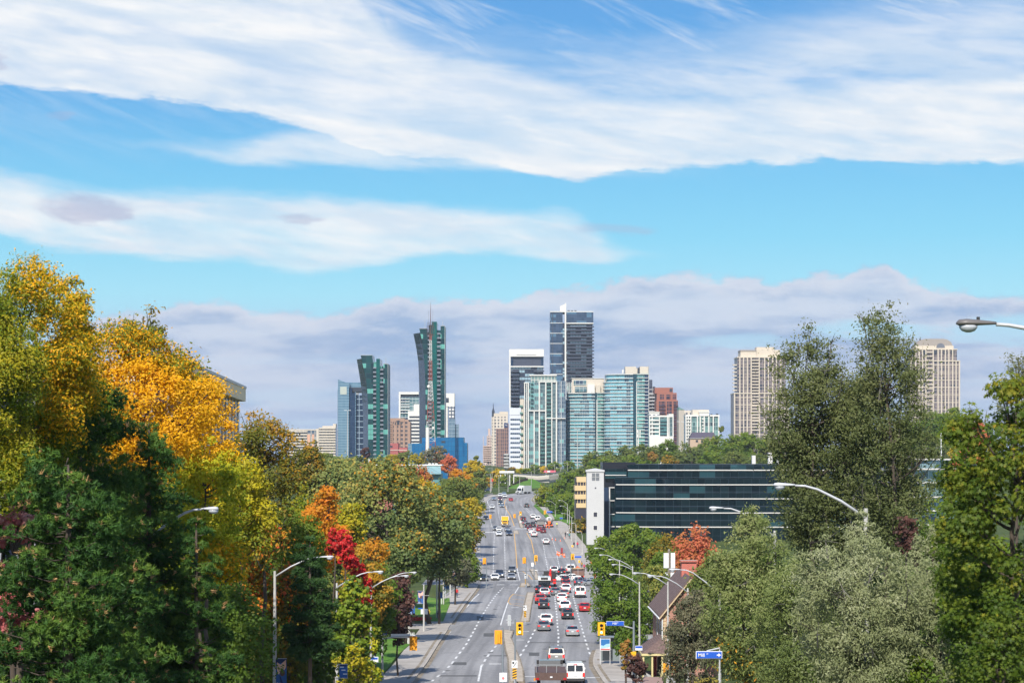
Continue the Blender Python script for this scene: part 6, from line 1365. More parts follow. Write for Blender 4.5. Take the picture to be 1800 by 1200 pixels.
MB().box(-1.72,-1.56,-2.9,-2.7,.9,1.15).build('side_lamp', AMB, t)
# ---------------------------------------------------------------- street furniture
GALV = mat('galvanised', (.50,.51,.53), .45, .15, noise=.08, scale=6); CONC = mat('pole_concrete', (.46,.45,.43), .8, noise=.15, scale=5); LENS = mat('lamp_lens', (.45,.48,.52), .12, noise=0)
HEADG = mat('lamp_head_grey', (.52,.53,.55), .4, noise=.04); SIGY = mat('signal_yellow', (.85,.43,.01), .5, noise=.03); SIGO = mat('signal_back_orange', (.80,.34,.01), .55, noise=.05); DKL = mat('dark_lens', (.02,.012,.008), .3, noise=0)
GRN = mat('green_signal_lit', (.1,.8,.55), .4, noise=0, emit=(.15,1,.7), estr=1.6); REDL = mat('red_signal_lit', (.8,.1,.02), .4, noise=0, emit=(1,.12,.03), estr=1.3)
SBLUE = mat('sign_blue', (.01,.09,.50), .5, noise=0); SWHITE = mat('sign_white', (.75,.76,.77), .5, noise=.02); SBLK = mat('sign_black', (.02,.02,.02), .5, noise=0); SYEL = mat('sign_yellow', (.8,.42,.02), .5, noise=0); HIV = mat('hivis_orange', (.85,.14,.02), .5, noise=.05)
def gz(x, D): return max(prof(D) + .13, ground(x, D) if (x < SWL(D) or x > SWR(D)) else prof(D) + .13)
def lamp(label, hpx, hpy, ppx, ppy, D, group='curved arm street lamps', hd=1.0, mat_=None, dark=False, name='street_lamp', seg=8, pole_m=None, Dh=None):
    """cobra head lamp: pole top at (ppx, ppy), lamp head tip at (hpx, hpy)"""
    xh, zh = Xp(hpx, D), Zp(hpy, D); xp, zp = Xp(ppx, D), Zp(ppy, D); z0 = gz(xp, D) - .02
    t = thing(name, label, 'street lamp', (xp, D, z0), 0, group); s = 1 if xh > xp else -1
    H = zp - z0; dx = xh - xp; dz = zh - zp; hl = .80 * hd
    MB().tube([(0,0,0),(0,0,H*.5),(0,0,H)], [.13,.105,.075], 10).build('pole', pole_m or CONC, t)
    MB().tube([(0,0,0),(0,0,.5)], [.2,.17], 10).build('base', CONC, t)
    ex = dx - s*hl*.9
    a = [(0, 0, H-.35), (ex*.35, 0, H-.35 + (dz+.35)*.52), (ex*.68, 0, H-.35 + (dz+.35)*.88), (ex*.86, 0, H + dz - .015), (ex, 0, H+dz)]
    mb = MB(); mb.smooth = True; mb.tube(a, [.055,.05,.045,.04,.038], 8); mb.build('arm', pole_m or GALV, t)
    m = HEADG if not dark else mat('lamp_head_dark', (.13,.12,.115), .45, noise=.05)
    mb = MB(); mb.smooth = True; rings = []
    for k, (u, w, h) in enumerate([(0,.05,.04),(.15,.08,.055),(.45,.13,.08),(.75,.17,.10),(.93,.14,.085),(1.0,.04,.03)]):
        x = ex + s*hl*u; rings.append([(x, w*math.cos(q*PI/5), H+dz + (h*math.sin(q*PI/5) if q <= 5 else h*.45*math.sin(q*PI/5)) + .015) for q in range(10)])
    mb.loft(rings); hd_ = mb.build('lamp_head', m, t)
    mb = MB(); mb.smooth = True; cx = ex + s*hl*.70
    mb.loft([[(cx + r_*1.35*math.cos(q*PI/5), r_*math.sin(q*PI/5), H+dz+z_) for q in range(10)] for r_, z_ in ((.14,-.02),(.135,-.07),(.10,-.13),(.04,-.16))]); mb.build('lens', LENS, hd_)
    MB().cyl(ex + s*hl*.45, 0, H+dz+.07, H+dz+.15, .035).build('photocell', BUMP, hd_)
    return t
lamp('grey lamp head and arm reaching in at the upper right edge', 1688, 570, 1905, 590, 40, dark=True)
lamp('highest curved arm lamp among the silver willows at lower right', 1363, 853, 1522, 893, 73)
lamp('curved arm lamp in front of the dark glass office', 1249, 893, 1362, 932, 109)
lamp('lamp reaching over the brick house chimney', 1178, 1001, 1265, 1037, 139)
lamp('lamp standing in front of the brick house corner', 1139, 1012, 1209, 1033, 172)
lamp('lamp whose pole rises before the brown shingle roof', 1113, 1007, 1174, 1022, 203, hd=1.05)
lamp('lamp beside the dark locust behind the street name signal', 1072, 1009, 1124, 1022, 236, hd=1.1)
lamp('fourth arched lamp counted up from the signal with the street name, over green maple', 1076, 992, 1112, 997, 288, hd=1.1)
lamp('arched lamp in front of the large rounded green maple', 1070, 983, 1112, 994, 292, hd=1.1)
lamp('arched lamp just above the parked sidewalk crowd', 1054, 975, 1089, 984, 330, hd=1.1)
lamp('uppermost arched lamp over the large rounded green maple', 1045, 963, 1078, 973, 365, hd=1.2)
lamp('lamp head half hidden behind the narrow dark pine', 381, 895, 262, 930, 74, hd=.8)
lamp('tallest left lamp carrying the portrait banner', 584, 979, 483, 1003, 120)
lamp('lamp arching across the scarlet maple', 672, 1005, 592, 1024, 150)
lamp('nearer of the two paired lamps over the purple beech', 717, 1012, 652, 1027, 185)
lamp('farther of the two paired lamps over the purple beech', 731, 1006, 672, 1017, 208)
for hx, hy, px_, py_, D, lab in ((819,941,791,951,470,'lamp in the group left of the crossing, pole by the guard rail'), (843,966,815.6,951,440,'lamp with low slung arm over the far kerb left of the crossing'), (803,969,791,975,430,'short lamp behind the guard rail'),
    (851,889,838,897,700,'lamp by the bronze yellow tree left of the far signals'), (848,916,838,925,640,'second lower lamp by the bronze yellow tree'),
    (961,866,975,870,810,'farthest lamp on the right below the bend'), (967.5,874,982.5,878,770,'second farthest lamp on the right below the bend'), (961,880,976,885,740,'lamp by the blue sign on the right below the bend'), (982,879,997.5,885,700,'lamp above the cement mixer'),
    (984,889,1001,896,660,'lamp right of the cement mixer'), (987,902,1005,908,600,'lamp beside the tan banded block'), (1005,919,1012.5,922,580,'lamp at the foot of the pale grey tower'), (1015,934,1023.5,940,540,'lamp in front of the pale grey tower base')):
    lamp(lab, hx, hy, px_, py_, D, hd=1.3)
# tall thin poles beyond the bend
for i, (px_, y0, D, lab) in enumerate(((862,832,960,'first tall thin pole at the outer edge of the bend'),(877,834,965,'second tall thin pole round the bend'),(893,831,968,'third tall thin pole round the bend, middle of five'),(913.5,835,975,'tall thin pole beside the highway truck'),(934,828,990,'tall thin pole furthest round the bend'),
    (849,817,1000,'tall pole at the edge of the sky gap'),(865,821,1040,'tall pole before the slim pinkish tower'),(958.5,815,1230,'light pole by the pink billboard'),(975,815,1230,'light pole above the far ramp'),(985,820,1230,'short light pole on the far ramp'),(997.5,812,1230,'light pole at the right end of the far ramp'),(939,818,1230,'light pole below the cream piered condo'))):
    lamp(lab, px_ - 7, y0 + 2, px_, y0, D, name='light_pole', group='thin light poles round the bend', hd=1.6)
# high mast lights in front of the towers
for px_, y0, D, lab in ((611,721,1250,'high mast light in front of the pale blue office'),(1196,741,1200,'high mast light left of the white piered condo'),(1015,754,1300,'high mast light before the shorter rounded condo')):
    X = Xp(px_, D); z0 = ground(X, D); t = thing('high_mast_light', lab, 'mast light', (X, D, z0)); H = Zp(y0, D) - z0
    MB().tube([(0,0,0),(0,0,H)], [.35,.16], 8).build('pole', CONC, t)
    for sx in (-1, 1): MB().box(sx*1.3-.9, sx*1.3+.9, -.4, .4, H-.1, H+.25).build('lamp_head', HEADG, t)
# wooden utility poles and plain posts
WOOD = mat('utility_wood', (.20,.17,.14), .9, noise=.2, scale=3)
for px_, y0, D, lab in ((719,1048,262,'grey pole holding the lowest lawn banner'),(745,1028,285,'grey pole in front of the white lawn sign'),(768,993,312,'pole beside the waste bin'),(779.5,998,345,'pole of the second banner along the lawn'),(791.5,962,372,'tall pole at the guard rail end')):
    X = Xp(px_, D); z0 = ground(X, D) - .1; H = Zp(y0, D) - z0
    t = thing('banner_pole', lab, 'pole', (X, D, z0), 0, 'grey poles along the lawn'); MB().tube([(0,0,0),(0,0,H)], [.14,.09], 10).build('post', CONC, t); MB().cyl(0,0,H,H+.12,.1,.02).build('cap', GALV, t)
    MB().box(0,.75,-.02,.02,H*.78,H*.78+.05).build('bracket', GALV, t)

# ---- text as mesh
def text(s, size, m, parent, loc, name='lettering', align='CENTER', ext=.006):
    cu = bpy.data.curves.new(name, 'FONT'); cu.body = s; cu.size = size; cu.align_x = align; cu.align_y = 'CENTER'; cu.extrude = ext; cu.offset = size*.012
    tmp = bpy.data.objects.new('tmp_text', cu); C.objects.link(tmp); bpy.context.view_layer.update()
    me = bpy.data.meshes.new_from_object(tmp.evaluated_get(bpy.context.evaluated_depsgraph_get())); bpy.data.objects.remove(tmp)
    me.materials.clear(); me.materials.append(m); o = bpy.data.objects.new(name, me); C.objects.link(o); o.parent = parent; o.location = loc; o.rotation_euler = (PI/2, 0, 0); return o

# ---- traffic signals
def signal_head(t, x, z, front=True, w=.62, h=1.25, lit='g', par=None, y=0.0, side=False):
    """yellow backboard, three-section housing with visors; front = lenses toward the camera"""
    b_ = MB().box(x-w/2, x+w/2, y-.02, y+.02, z-h/2, z+h/2).build('backboard', SIGY if front else SIGO, t)
    if side: return b_
    s = -1 if front else 1
    MB().box(x-.16, x+.16, min(y+s*.02, y+s*.24), max(y+s*.02, y+s*.24), z-h*.40, z+h*.40).build('housing', SIGY, b_)
    for k, zz in enumerate((z+h*.27, z, z-h*.25)):
        r = .15 if k == 0 else .11
        on = (lit == 'g' and k == 2) or (lit == 'r' and k == 0)
        MB().tube([(x, y+s*.24, zz), (x, y+s*.27, zz)], r, 14).build('signal_lens', (GRN if k == 2 else REDL) if on and front else DKL, b_)
        if not (on and front): 
            mb = MB(); n = 8; mb.loft([[(x + (r+.02)*math.cos(PI*q/n), y+s*yy, zz + (r+.02)*math.sin(PI*q/n)) for q in range(n+1)] + [(x + r*math.cos(PI*q/n), y+s*yy, zz + r*math.sin(PI*q/n)) for q in range(n, -1, -1)] for yy in (.24, .42)]); mb.build('visor', BUMP if front else SIGY, b_)
    if not front:
        MB().box(x-.13, x+.17, y-.24, y-.02, z-h*.42, z+h*.38).build('rear_housing', SIGO, b_); MB().box(x-.06, x+w/2, y-.07, y-.03, z-.03, z+.03).build('bracket', SIGO, b_); MB().box(x-.06, x-.0, y-.28, y-.24, z-h*.42, z+h*.2).build('rib', mat('signal_rib', (.55,.22,.01), .6), b_)
    return b_
GP = mat('pole_bluegrey', (.22,.25,.28), .5, .2, noise=.05)
# near island signals
def post_signal(label, px_, py_, D, ppx, ptop, front, lit='g', s_=1.0, group='yellow traffic signals'):
    X = Xp(ppx, D); z0 = prof(D) + .15; t = thing('traffic_signal', label, 'traffic light', (X, D, z0), 0, group); H = Zp(ptop, D) - z0
    MB().tube([(0,0,0),(0,0,H)], [.11,.09], 10).build('pole', GP, t); MB().cyl(0,0,0,.35,.2,.16).build('base', GP, t)
    x, z = (px_ - ppx)*D/F, Zp(py_, D) - z0
    signal_head(t, x, z, front, .7*s_, 1.3*s_, lit, y=-.16)
    MB().box(min(0,x), max(0,x), -.1, -.04, z+.3, z+.36).build('arm', GP, t); return t
post_signal('traffic signal showing green on the median island', 913.5, 1104, 201, 905.5, 1088, True)
post_signal('rear of the orange traffic signal on the nearest island post', 876, 1119, 200, 883.5, 1102, False, s_=1.08)
# mast arm on the right with street name
D = 200; X = Xp(1114, D); z0 = prof(D) + .13; t = thing('traffic_signal', 'green traffic signal on a mast arm with the blue street name blade', 'traffic light', (X, D, z0), 0, 'yellow traffic signals'); zz = lambda py: Zp(py, D) - z0
MB().tube([(0,0,0),(0,0,zz(1091))], [.15,.10], 10).build('pole', GP, t)
mb = MB(); mb.smooth = True; mb.tube([(0,0,zz(1104)),(-.9,0,zz(1100)),((1066-1114)*D/F,0,zz(1095.5)),((1056-1114)*D/F,0,zz(1095))], [.07,.06,.045,.04], 8); mb.build('arm', GALV, t)
signal_head(t, (1057-1114)*D/F, zz(1104.5), True, .72, 1.32, 'g', y=-.1)
bl = MB().box((1066-1114)*D/F, (1096.5-1114)*D/F, -.16, -.12, zz(1098.5), zz(1091.3)).build('street_name_blade', SBLUE, t); MB().box((1065.6-1114)*D/F, (1096.9-1114)*D/F, -.118, -.10, zz(1098.9), zz(1090.9)).build('blade_border', SWHITE, bl)
text('Mill', .30, SWHITE, bl, ((1080-1114)*D/F, -.165, zz(1095))); text('ST', .13, SWHITE, bl, ((1085.5-1114)*D/F, -.165, zz(1093.7)))
MB().box(-.18, .22, -.3, -.12, zz(1159), zz(1144)).build('pedestrian_signal', SIGY, t); MB().add([(-.18,-.31,zz(1144)),(-.55,-.31,zz(1147)),(-.18,-.31,zz(1150)),(-.18,-.31,zz(1152)),(-.55,-.31,zz(1155)),(-.18,-.31,zz(1158))], [(0,2,1),(3,5,4)]).build('visor', SYEL, t)
MB().box(.25,.6,-.2,-.14,zz(1161),zz(1146)).build('black_housing', BUMP, t)
b_ = MB().box(.14, .86, -.14, -.10, zz(1142), zz(1134)).build('transit_flag', SWHITE, t); MB().box(.16,.84,-.155,-.141,zz(1138),zz(1134.6)).build('blue_stripe', SBLUE, b_)
# left mast arm, seen from behind
D = 205; X = Xp(652, D); z0 = ground(X, D); t = thing('traffic_signal', 'rear of the orange signal hanging on the left mast arm', 'traffic light', (X, D, z0), 0, 'yellow traffic signals'); zz = lambda py: Zp(py, D) - z0
MB().tube([(0,0,0),(0,0,zz(1122))], [.14,.10], 10).build('pole', CONC, t)
mb = MB(); mb.smooth = True; mb.tube([(0,0,zz(1127)),((690-652)*D/F,0,zz(1119)),((722-652)*D/F,0,zz(1116.5)),((730-652)*D/F,0,zz(1117))], [.08,.06,.05,.05], 8); mb.build('arm', GALV, t)
MB().box((687-652)*D/F, (721-652)*D/F, .08, .12, zz(1120.5), zz(1113.5)).build('blade_back', SWHITE, t)
signal_head(t, (726.5-652)*D/F, zz(1130), False, .78, 1.45, 'g', y=-.1)
# pair on the pole in front of the house
D = 176; X = Xp(1176, D); z0 = gz(X, D); t = thing('traffic_signal', 'two yellow signal backs on a pole at the porch', 'traffic light', (X, D, z0), 0, 'yellow traffic signals'); zz = lambda py: Zp(py, D) - z0
MB().tube([(0,0,0),(0,0,zz(1150))], [.13,.1], 10).build('pole', GALV, t)
for px_ in (1170.3, 1183): signal_head(t, (px_-1176)*D/F, zz(1172.5), False, .48, .8, y=-.15)
MB().box(.12,.56,-.2,.15,0,zz(1190)).build('cabinet', GALV, t)
# middle and far signals
for px_, py_, D, lab, fr, lit in ((851.5,985.5,400,'orange signal back on the west kerb at the crossing',False,'r'),(921.5,984.5,402,'orange signal back above the crossing island',False,'r'),(942,980.5,404,'signal over the median beyond the crossing',True,'r'),(1006.5,978,404,'signal on the east corner above the orange diamond sign',True,'r'),
    (862,907.5,700,'small far signal by the bronze yellow tree',False,'r'),(904.5,906.5,705,'small far signal above the yellow box truck',False,'r'),(915,902,720,'small far signal over the far median',True,'g'),(958,900,725,'small far signal with a blue blade at the far corner',True,'r')):
    post_signal(lab, px_, py_, D, px_ + (3.5 if px_ < 930 else -3.2)*400/D, py_ - 8*400/D, fr, lit, s_=.95 if D < 500 else 1.1)
def blade(label, x0, x1, y0, y1, D, txt=None, arrow=False, pole=None, name='street_sign', m=None, txts=None):
    """flat sign on its own post"""
    px_ = pole if pole is not None else (x0+x1)/2; X = Xp(px_, D); z0 = gz(X, D); t = thing(name, label, 'sign', (X, D, z0)); zz = lambda py: Zp(py, D) - z0; xx = lambda p: (p-px_)*D/F
    b_ = MB().box(xx(x0), xx(x1), -.12, -.09, zz(y1), zz(y0)).build('sign_face', m or SBLUE, t); MB().box(xx(x0)-.03, xx(x1)+.03, -.089, -.06, zz(y1)-.03, zz(y0)+.03).build('sign_edge', SWHITE, t)
    MB().tube([(0,0,0),(0,0,zz(y0)+.1)], .035, 6).build('post', GALV, t)
    return t, b_, xx, zz
t, b_, xx, zz = blade('blue street name sign with a white arrow before the grey olive tree', 1224, 1268, 1144.5, 1155.5, 90, pole=1265)
text('Mill', .21, SWHITE, b_, (xx(1232.5), -.125, zz(1150.3))); text('ST', .08, SWHITE, b_, (xx(1243), -.125, zz(1148.2)))
mb = MB(); a = [(1259.5,1149),(1262.5,1149),(1262.5,1146.7),(1267,1150),(1262.5,1153.3),(1262.5,1151),(1259.5,1151)]; mb.add([(xx(p), -.127, zz(q)) for p, q in a], [list(range(7))[::-1]]); mb.build('arrow', SWHITE, b_)
MB().tube([(xx(1242),-.05,zz(1143)),(0,-.02,zz(1138))], .03, 6).build('stay_arm', GALV, t)
o = blade('blue street blade beside the far corner signal', 961, 971, 898, 900.5, 728)
o = blade('blue street blade on the east corner at the crossing', 1010, 1022, 976.5, 979.5, 405); o = blade('small blue blade by the west corner signal', 840, 848, 981.5, 984.5, 402)
o = blade('small blue and white blade at the sidewalk cafe umbrellas', 984, 989, 909, 911.5, 640); o = blade('yellow pedestrian board on the east pavement', 1004.5, 1008, 957.5, 961, 560, m=SYEL); o = blade('small yellow board near the east corner signal', 1016.5, 1020, 984, 988.5, 460, m=SYEL)
t, b_, xx, zz = blade('blue and white transit stop flag on the thin post left of the lawn', 650.5, 664.5, 1154, 1162.5, 150, m=SWHITE); MB().box(xx(651), xx(664), -.135, -.121, zz(1158), zz(1154.4)).build('blue_stripe', SBLUE, b_)
# keep right boards with chevrons
def keep_right(label, px_, D, y0, y1, y2, y3, w=.6, par_=None):
    X = Xp(px_, D); z0 = prof(D) + .15; t = thing('keep_right_sign', label, 'sign', (X, D, z0), 0, 'keep right signs on the islands'); zz = lambda py: Zp(py, D) - z0
    MB().tube([(0,0,0),(0,0,zz(y0)+.05)], .04, 6).build('post', GALV, t)
    b_ = MB().box(-w/2, w/2, -.1, -.06, zz(y1), zz(y0)).build('white_board', SWHITE, t); h = zz(y0)-zz(y1)
    mb = MB(); mb.tube([(-.1,-.11,zz(y1)+h*.15),(-.02,-.11,zz(y1)+h*.4),(.14,-.11,zz(y1)+h*.62),(.16,-.11,zz(y1)+h*.85)], .03, 4); mb.build('arrow', SBLK, b_); MB().tube([(-.13,-.104,zz(y1)+h*.7),(-.13,-.12,zz(y1)+h*.7)], .11, 10).build('dot', SBLK, b_)
    c_ = MB().box(-w*.36, w*.36, -.1, -.06, zz(y3), zz(y2)).build('hazard_board', SYEL, t); h2 = zz(y2)-zz(y3)
    for k in range(4):
        z_ = zz(y3) + h2*(.02+.25*k); MB().add([(-w*.36,-.104,z_),(w*.36,-.104,z_+h2*.14),(w*.36,-.104,min(z_+h2*.26,zz(y2))),(-w*.36,-.104,z_+h2*.12)], [(0,1,2,3)]).build('hazard_stripe', SBLK, c_)
    return t
keep_right('keep right board with hazard stripes on the nearest island', 904.5, 198, 1160, 1173, 1173.6, 1192, .58)
keep_right('keep right board with hazard stripes on the long middle island', 923, 298, 1063.5, 1072, 1073, 1084, .5)
keep_right('keep right board with hazard stripes on the crossing island', 924.5, 404, 1008, 1016, 1017, 1026, .55)
keep_right('keep right board on the far side island of the crossing', 942.5, 470, 1001, 1007, 1007.5, 1013, .6)
keep_right('small keep right board on the far median', 915, 700, 914.5, 919, 919.3, 923.5, .6)
t, b_, xx, zz = blade('white traffic board seen from behind on the nearest island', 878.5, 890.5, 1182, 1197, 196, m=SWHITE, pole=884.5); MB().tube([(0,-.122,zz(1191)),(0,-.13,zz(1191))], .14, 14).build('red_ring', mat('faded_red', (.6,.2,.2), .6), b_)
t, b_, xx, zz = blade('thin grey cross shaped board in the turn bay', 893, 897.5, 1081, 1099, 285, m=mat('sign_grey', (.40,.43,.45), .5), pole=895.2); MB().box(xx(890), xx(899), -.14, -.125, zz(1090), zz(1087.5)).build('cross_bar', MATS['sign_grey'], b_)
t, b_, xx, zz = blade('white square board at the median past the crossing', 934, 939, 988.5, 995, 455, m=SWHITE)
# banners
BBLUE = mat('banner_blue', (.02,.10,.33), .7, noise=.15, scale=2); BNAVY = mat('banner_navy', (.012,.03,.12), .7, noise=.1); SKIN = mat('banner_skin', (.72,.44,.36), .7, noise=.1); BHAIR = mat('banner_brown', (.09,.05,.04), .7)
def banner(label, x0, x1, y0, y1, D, words=True, port=True):
    X, Z0 = Xp(x0, D), Zp(y1, D); w, h = (x1-x0)*D/F, (y1-y0)*D/F
    t = thing('banner', label, 'banner', (X, D-.08, Z0), 0, 'blue portrait banners')
    b_ = MB().box(0, w, -.015, .015, 0, h).build('cloth', BBLUE, t); MB().box(w*.0, w, -.02, -.0155, h*.86, h).build('navy_top', BNAVY, b_)
    MB().tube([(-.15,0,h+.02),(w+.02,0,h+.02)], .02, 6).build('top_rod', GALV, t); MB().tube([(-.15,0,-.02),(w+.02,0,-.02)], .02, 6).build('bottom_rod', GALV, t)
    if port:
        MB().add([(w*a, -.022, h*c) for a, c in ((.12,.88),(.45,.80),(.95,.98),(.97,.72),(.80,.60),(.62,.66),(.45,.58),(.3,.44),(.16,.5),(.1,.7))], [list(range(10))[::-1]]).build('face_print', SKIN, b_)
        MB().add([(w*(.62 + .24*math.cos(q*PI/6)), -.0225, h*(.50 + .12*math.sin(q*PI/6))) for q in range(12)], [list(range(12))[::-1]]).build('hair_print', BHAIR, b_)
        MB().add([(w*a, -.0222, h*c) for a, c in ((.32,.42),(.5,.34),(.72,.02),(.5,.02))], [(3,2,1,0)]).build('fold_print', BNAVY, b_)
    if words:
        text('Anna', h*.085, SWHITE, b_, (w*.06, -.024, h*.13), align='LEFT'); text('Karenina', h*.085, SWHITE, b_, (w*.06, -.024, h*.045), align='LEFT')
    return t
banner('large blue portrait banner on the tallest left lamp', 485, 504, 1157, 1206, 120)
banner('blue banner on the grey pole nearest the side drive', 720.5, 729.5, 1055, 1079, 262); banner('blue banner in front of the white lawn sign', 734.5, 744, 1038, 1060, 285)
banner('blue banner on the pole beside the waste bin', 770, 778, 1040, 1050.5, 312, words=False, port=False); banner('blue banner second along the lawn towards the guard rail', 781, 789.5, 1016.5, 1035.5, 345); banner('blue banner at the guard rail end', 793, 800, 1004, 1021, 372)
banner('half hidden blue banner left of the purple beech', 671, 680, 1093, 1115, 200)
t = banner('blue lettered banner tucked into the yellow bush', 597, 611, 1167, 1190, 124, words=False, port=False); w_, h_ = 14*124/F, 23*124/F
for i, (a, c) in enumerate(((.05,.78),(.25,.55),(.45,.25))): MB().box(w_*a, w_*min(1, a+.5), -.03, -.02, h_*c, h_*(c+.07)).build('pale_print_line', SWHITE, t)
# white lawn sign, hydrant, waste bin, flower bed, guard rail, fence
t, b_, xx, zz = blade('white square notice board on the lawn', 740, 751.5, 1070, 1078.5, 288, m=SWHITE, name='lawn_sign'); MB().box(xx(735), xx(743), -.12, -.09, zz(1069.7), zz(1067.6)).build('blue_topper', SBLUE, t)
gx = G(754, 1081); HYD = mat('hydrant_yellow', (.75,.45,.02), .5); t = thing('fire_hydrant', 'yellow fire hydrant beside the white lawn sign', 'hydrant', (gx.x, gx.y, ground(gx.x, gx.y)))
mb = MB(); mb.smooth = True; mb.tube([(0,0,0),(0,0,.08),(0,0,.1),(0,0,.62),(0,0,.66),(0,0,.78),(0,0,.84)], [.19,.19,.13,.13,.17,.12,.03], 12); mb.build('barrel', HYD, t)
for s_ in (-1,1): MB().tube([(0,0,.5),(s_*.22,0,.5)], .07, 8).build('outlet_cap', HYD, t)
gx = G(771, 1088); BING = mat('bin_grey', (.14,.17,.19), .5); t = thing('waste_bin', 'grey green waste bin at the lawn edge', 'bin', (gx.x, gx.y, ground(gx.x, gx.y)+.1))
MB().prism([(-.28,-.28),(.28,-.28),(.28,.28),(-.28,.28)], 0, .95).build('bin_body', BING, t); MB().prism([(-.33,-.33),(.33,-.33),(.33,.33),(-.33,.33)], .96, lambda x, y: 1.12 if x < 0 else 1.28).build('lid', mat('bin_lid', (.25,.31,.33), .4), t); MB().box(-.18,.18,-.30,-.281,.68,.86).build('slot', BUMP, t)
r_ = np.random.default_rng(5); n = 1400; a_, b2_ = G(712, 1090.5), G(757, 1093)
P = np.stack([r_.uniform(a_.x, b2_.x, n), r_.uniform(b2_.y-.6, a_.y+.8, n), r_.uniform(.15, .5, n)], 1); P[:,2] += [prof(y) + .1 for y in P[:,1]]
o = bpy.data.objects.new('flower_bed', leafmesh('flower_bed', P, unit(r_, n) + np.array([0,-.3,.8]), .16, .12, r_.uniform(.2,1,n), LM['red'], r_)); C.objects.link(o); tag(o, 'low bed of red flowers along the lawn edge by the drive', 'flower bed')
Pa, Pb = G(793, 1049), G(812, 1034); t = thing('guard_rail', 'pale metal guard rail on the west pavement near the crossing', 'railing', (Pa.x-1.2, Pa.y, prof(Pa.y)+.13)); dv = Vector((Pb.x-.9-Pa.x+1.2, Pb.y-Pa.y, prof(Pb.y)-prof(Pa.y)))
for h_ in (1.1, .25): MB().tube([(0,0,h_), tuple(dv + Vector((0,0,h_)))], .05, 6).build('rail', GALV, t)
for k in range(13):
    p = dv*(k/12); MB().tube([tuple(p), tuple(p + Vector((0,0,1.1)))], .03, 5).build('rail_post', GALV, t)
Pa, Pb = G(786,1063), G(793, 1052); t = thing('guard_rail', 'short curved rail end where the lawn meets the pavement', 'railing', (Pa.x-1, Pa.y, prof(Pa.y)+.13)); dv = Vector((Pb.x-Pa.x, Pb.y-Pa.y, 0))
MB().tube([(0,0,0),(0,0,.9),tuple(dv*.5+Vector((0,0,1.1))),tuple(dv+Vector((0,0,1.1)))], .06, 6).build('rail', SWHITE, t)
for k in (.5,1): p = dv*k; MB().tube([tuple(p), tuple(p+Vector((0,0,1.1)))], .04, 5).build('rail_post', SWHITE, t)
Df = 262; t = thing('picket_fence', 'white picket fence by the drive behind the grey pole', 'fence', (Xp(711, Df), Df, ground(Xp(711,Df), Df)))
for k in range(7): MB().box(.0+k*.2, .08+k*.2, 0, .05, 0, 1.6).build('picket', SWHITE, t)
for h_ in (.4, 1.2): MB().box(-.05, 1.4, .051, .1, h_, h_+.09).build('cross_rail', SWHITE, t)
# bus shelter with ad panel
Ds = 232; X = Xp(1064, Ds); t = thing('bus_shelter', 'glass bus shelter with a lit blue and white advert under the locust', 'bus shelter', (X, Ds, prof(Ds)+.13)); zz = lambda py: Zp(py, Ds) - prof(Ds) - .13
MB().box(-.6, 1.9, -.05, 1.6, zz(1120), zz(1118.5)).build('roof', GP, t)
for x_, y_ in ((-.55,0),(.55,0),(-.55,1.5),(1.8,1.5),(1.8,0)): MB().box(x_-.04, x_+.04, y_, y_+.08, 0, zz(1120)).build('post', GALV, t)
f = MB().box(-.58, .58, -.06, -.01, zz(1142.5), zz(1121.5)).build('advert_case', SWHITE, t); MB().box(-.52, .52, -.075, -.061, zz(1134), zz(1122.5)).build('advert_blue', mat('advert_blue', (.03,.16,.42), .4), f)
MB().add([(-.52,-.077,zz(1139)),(.52,-.077,zz(1136)),(.52,-.077,zz(1130)),(.1,-.077,zz(1131)),(-.2,-.077,zz(1134)),(-.52,-.077,zz(1133))], [list(range(6))[::-1]]).build('advert_figure', mat('advert_pale', (.35,.6,.75), .4), f); MB().box(-.52,.52,-.0765,-.0615,zz(1141.5),zz(1139.2)).build('advert_strip', mat('advert_red', (.55,.12,.12), .4), f)
MB().box(-.5, 1.75, 1.5, 1.53, .3, zz(1121)).build('glass_panel', mat('shelter_glass', (.20,.24,.25), .1, noise=0), t)
# low wall by the house garden
t = MB(); 
for a, c in (((1100,1168),(1106,1176)),((1106,1176),(1138,1196))):
    p, q = G(*a), G(*c); t.prism([(p.x,p.y),(q.x,q.y),(q.x+.4,q.y+.1),(p.x+.4,p.y+.1)], lambda x,y: prof(y), lambda x,y: prof(y)+.55)
o = t.build('garden_wall', mat('garden_stone', (.42,.40,.37), .9, noise=.2, scale=3)); tag(o, 'low pale stone wall edging the shrubs beside the porch', 'wall')
# ---- brick house
Dh = 214; hb = Bld('brick_house', 'red brick house with a brown shingle roof, quoins and front porch', 1149, 1262, Dh, zb=prof(Dh)-.5, cat='house')
def brick(name, a, b_, c):
    m, nt, out = nodes_of(name); p = N(nt, 'ShaderNodeBsdfPrincipled'); L(nt, p.outputs[0], out.inputs[0]); p.inputs['Roughness'].default_value = .9
    tc = N(nt, 'ShaderNodeTexCoord'); s = N(nt, 'ShaderNodeSeparateXYZ'); L(nt, tc.outputs['Object'], s.inputs[0]); cb = N(nt, 'ShaderNodeCombineXYZ'); L(nt, math_(nt,'ADD',s.outputs[0],s.outputs[1]), cb.inputs[0]); L(nt, s.outputs[2], cb.inputs[1])
    bt = N(nt, 'ShaderNodeTexBrick'); bt.inputs['Color1'].default_value = rgba(a); bt.inputs['Color2'].default_value = rgba(b_); bt.inputs['Mortar'].default_value = rgba(c); bt.inputs['Scale'].default_value = 1; bt.inputs['Brick Width'].default_value = .32; bt.inputs['Row Height'].default_value = .12; bt.inputs['Mortar Size'].default_value = .018
    L(nt, cb.outputs[0], bt.inputs['Vector']); L(nt, bt.outputs[0], p.inputs['Base Color']); return m
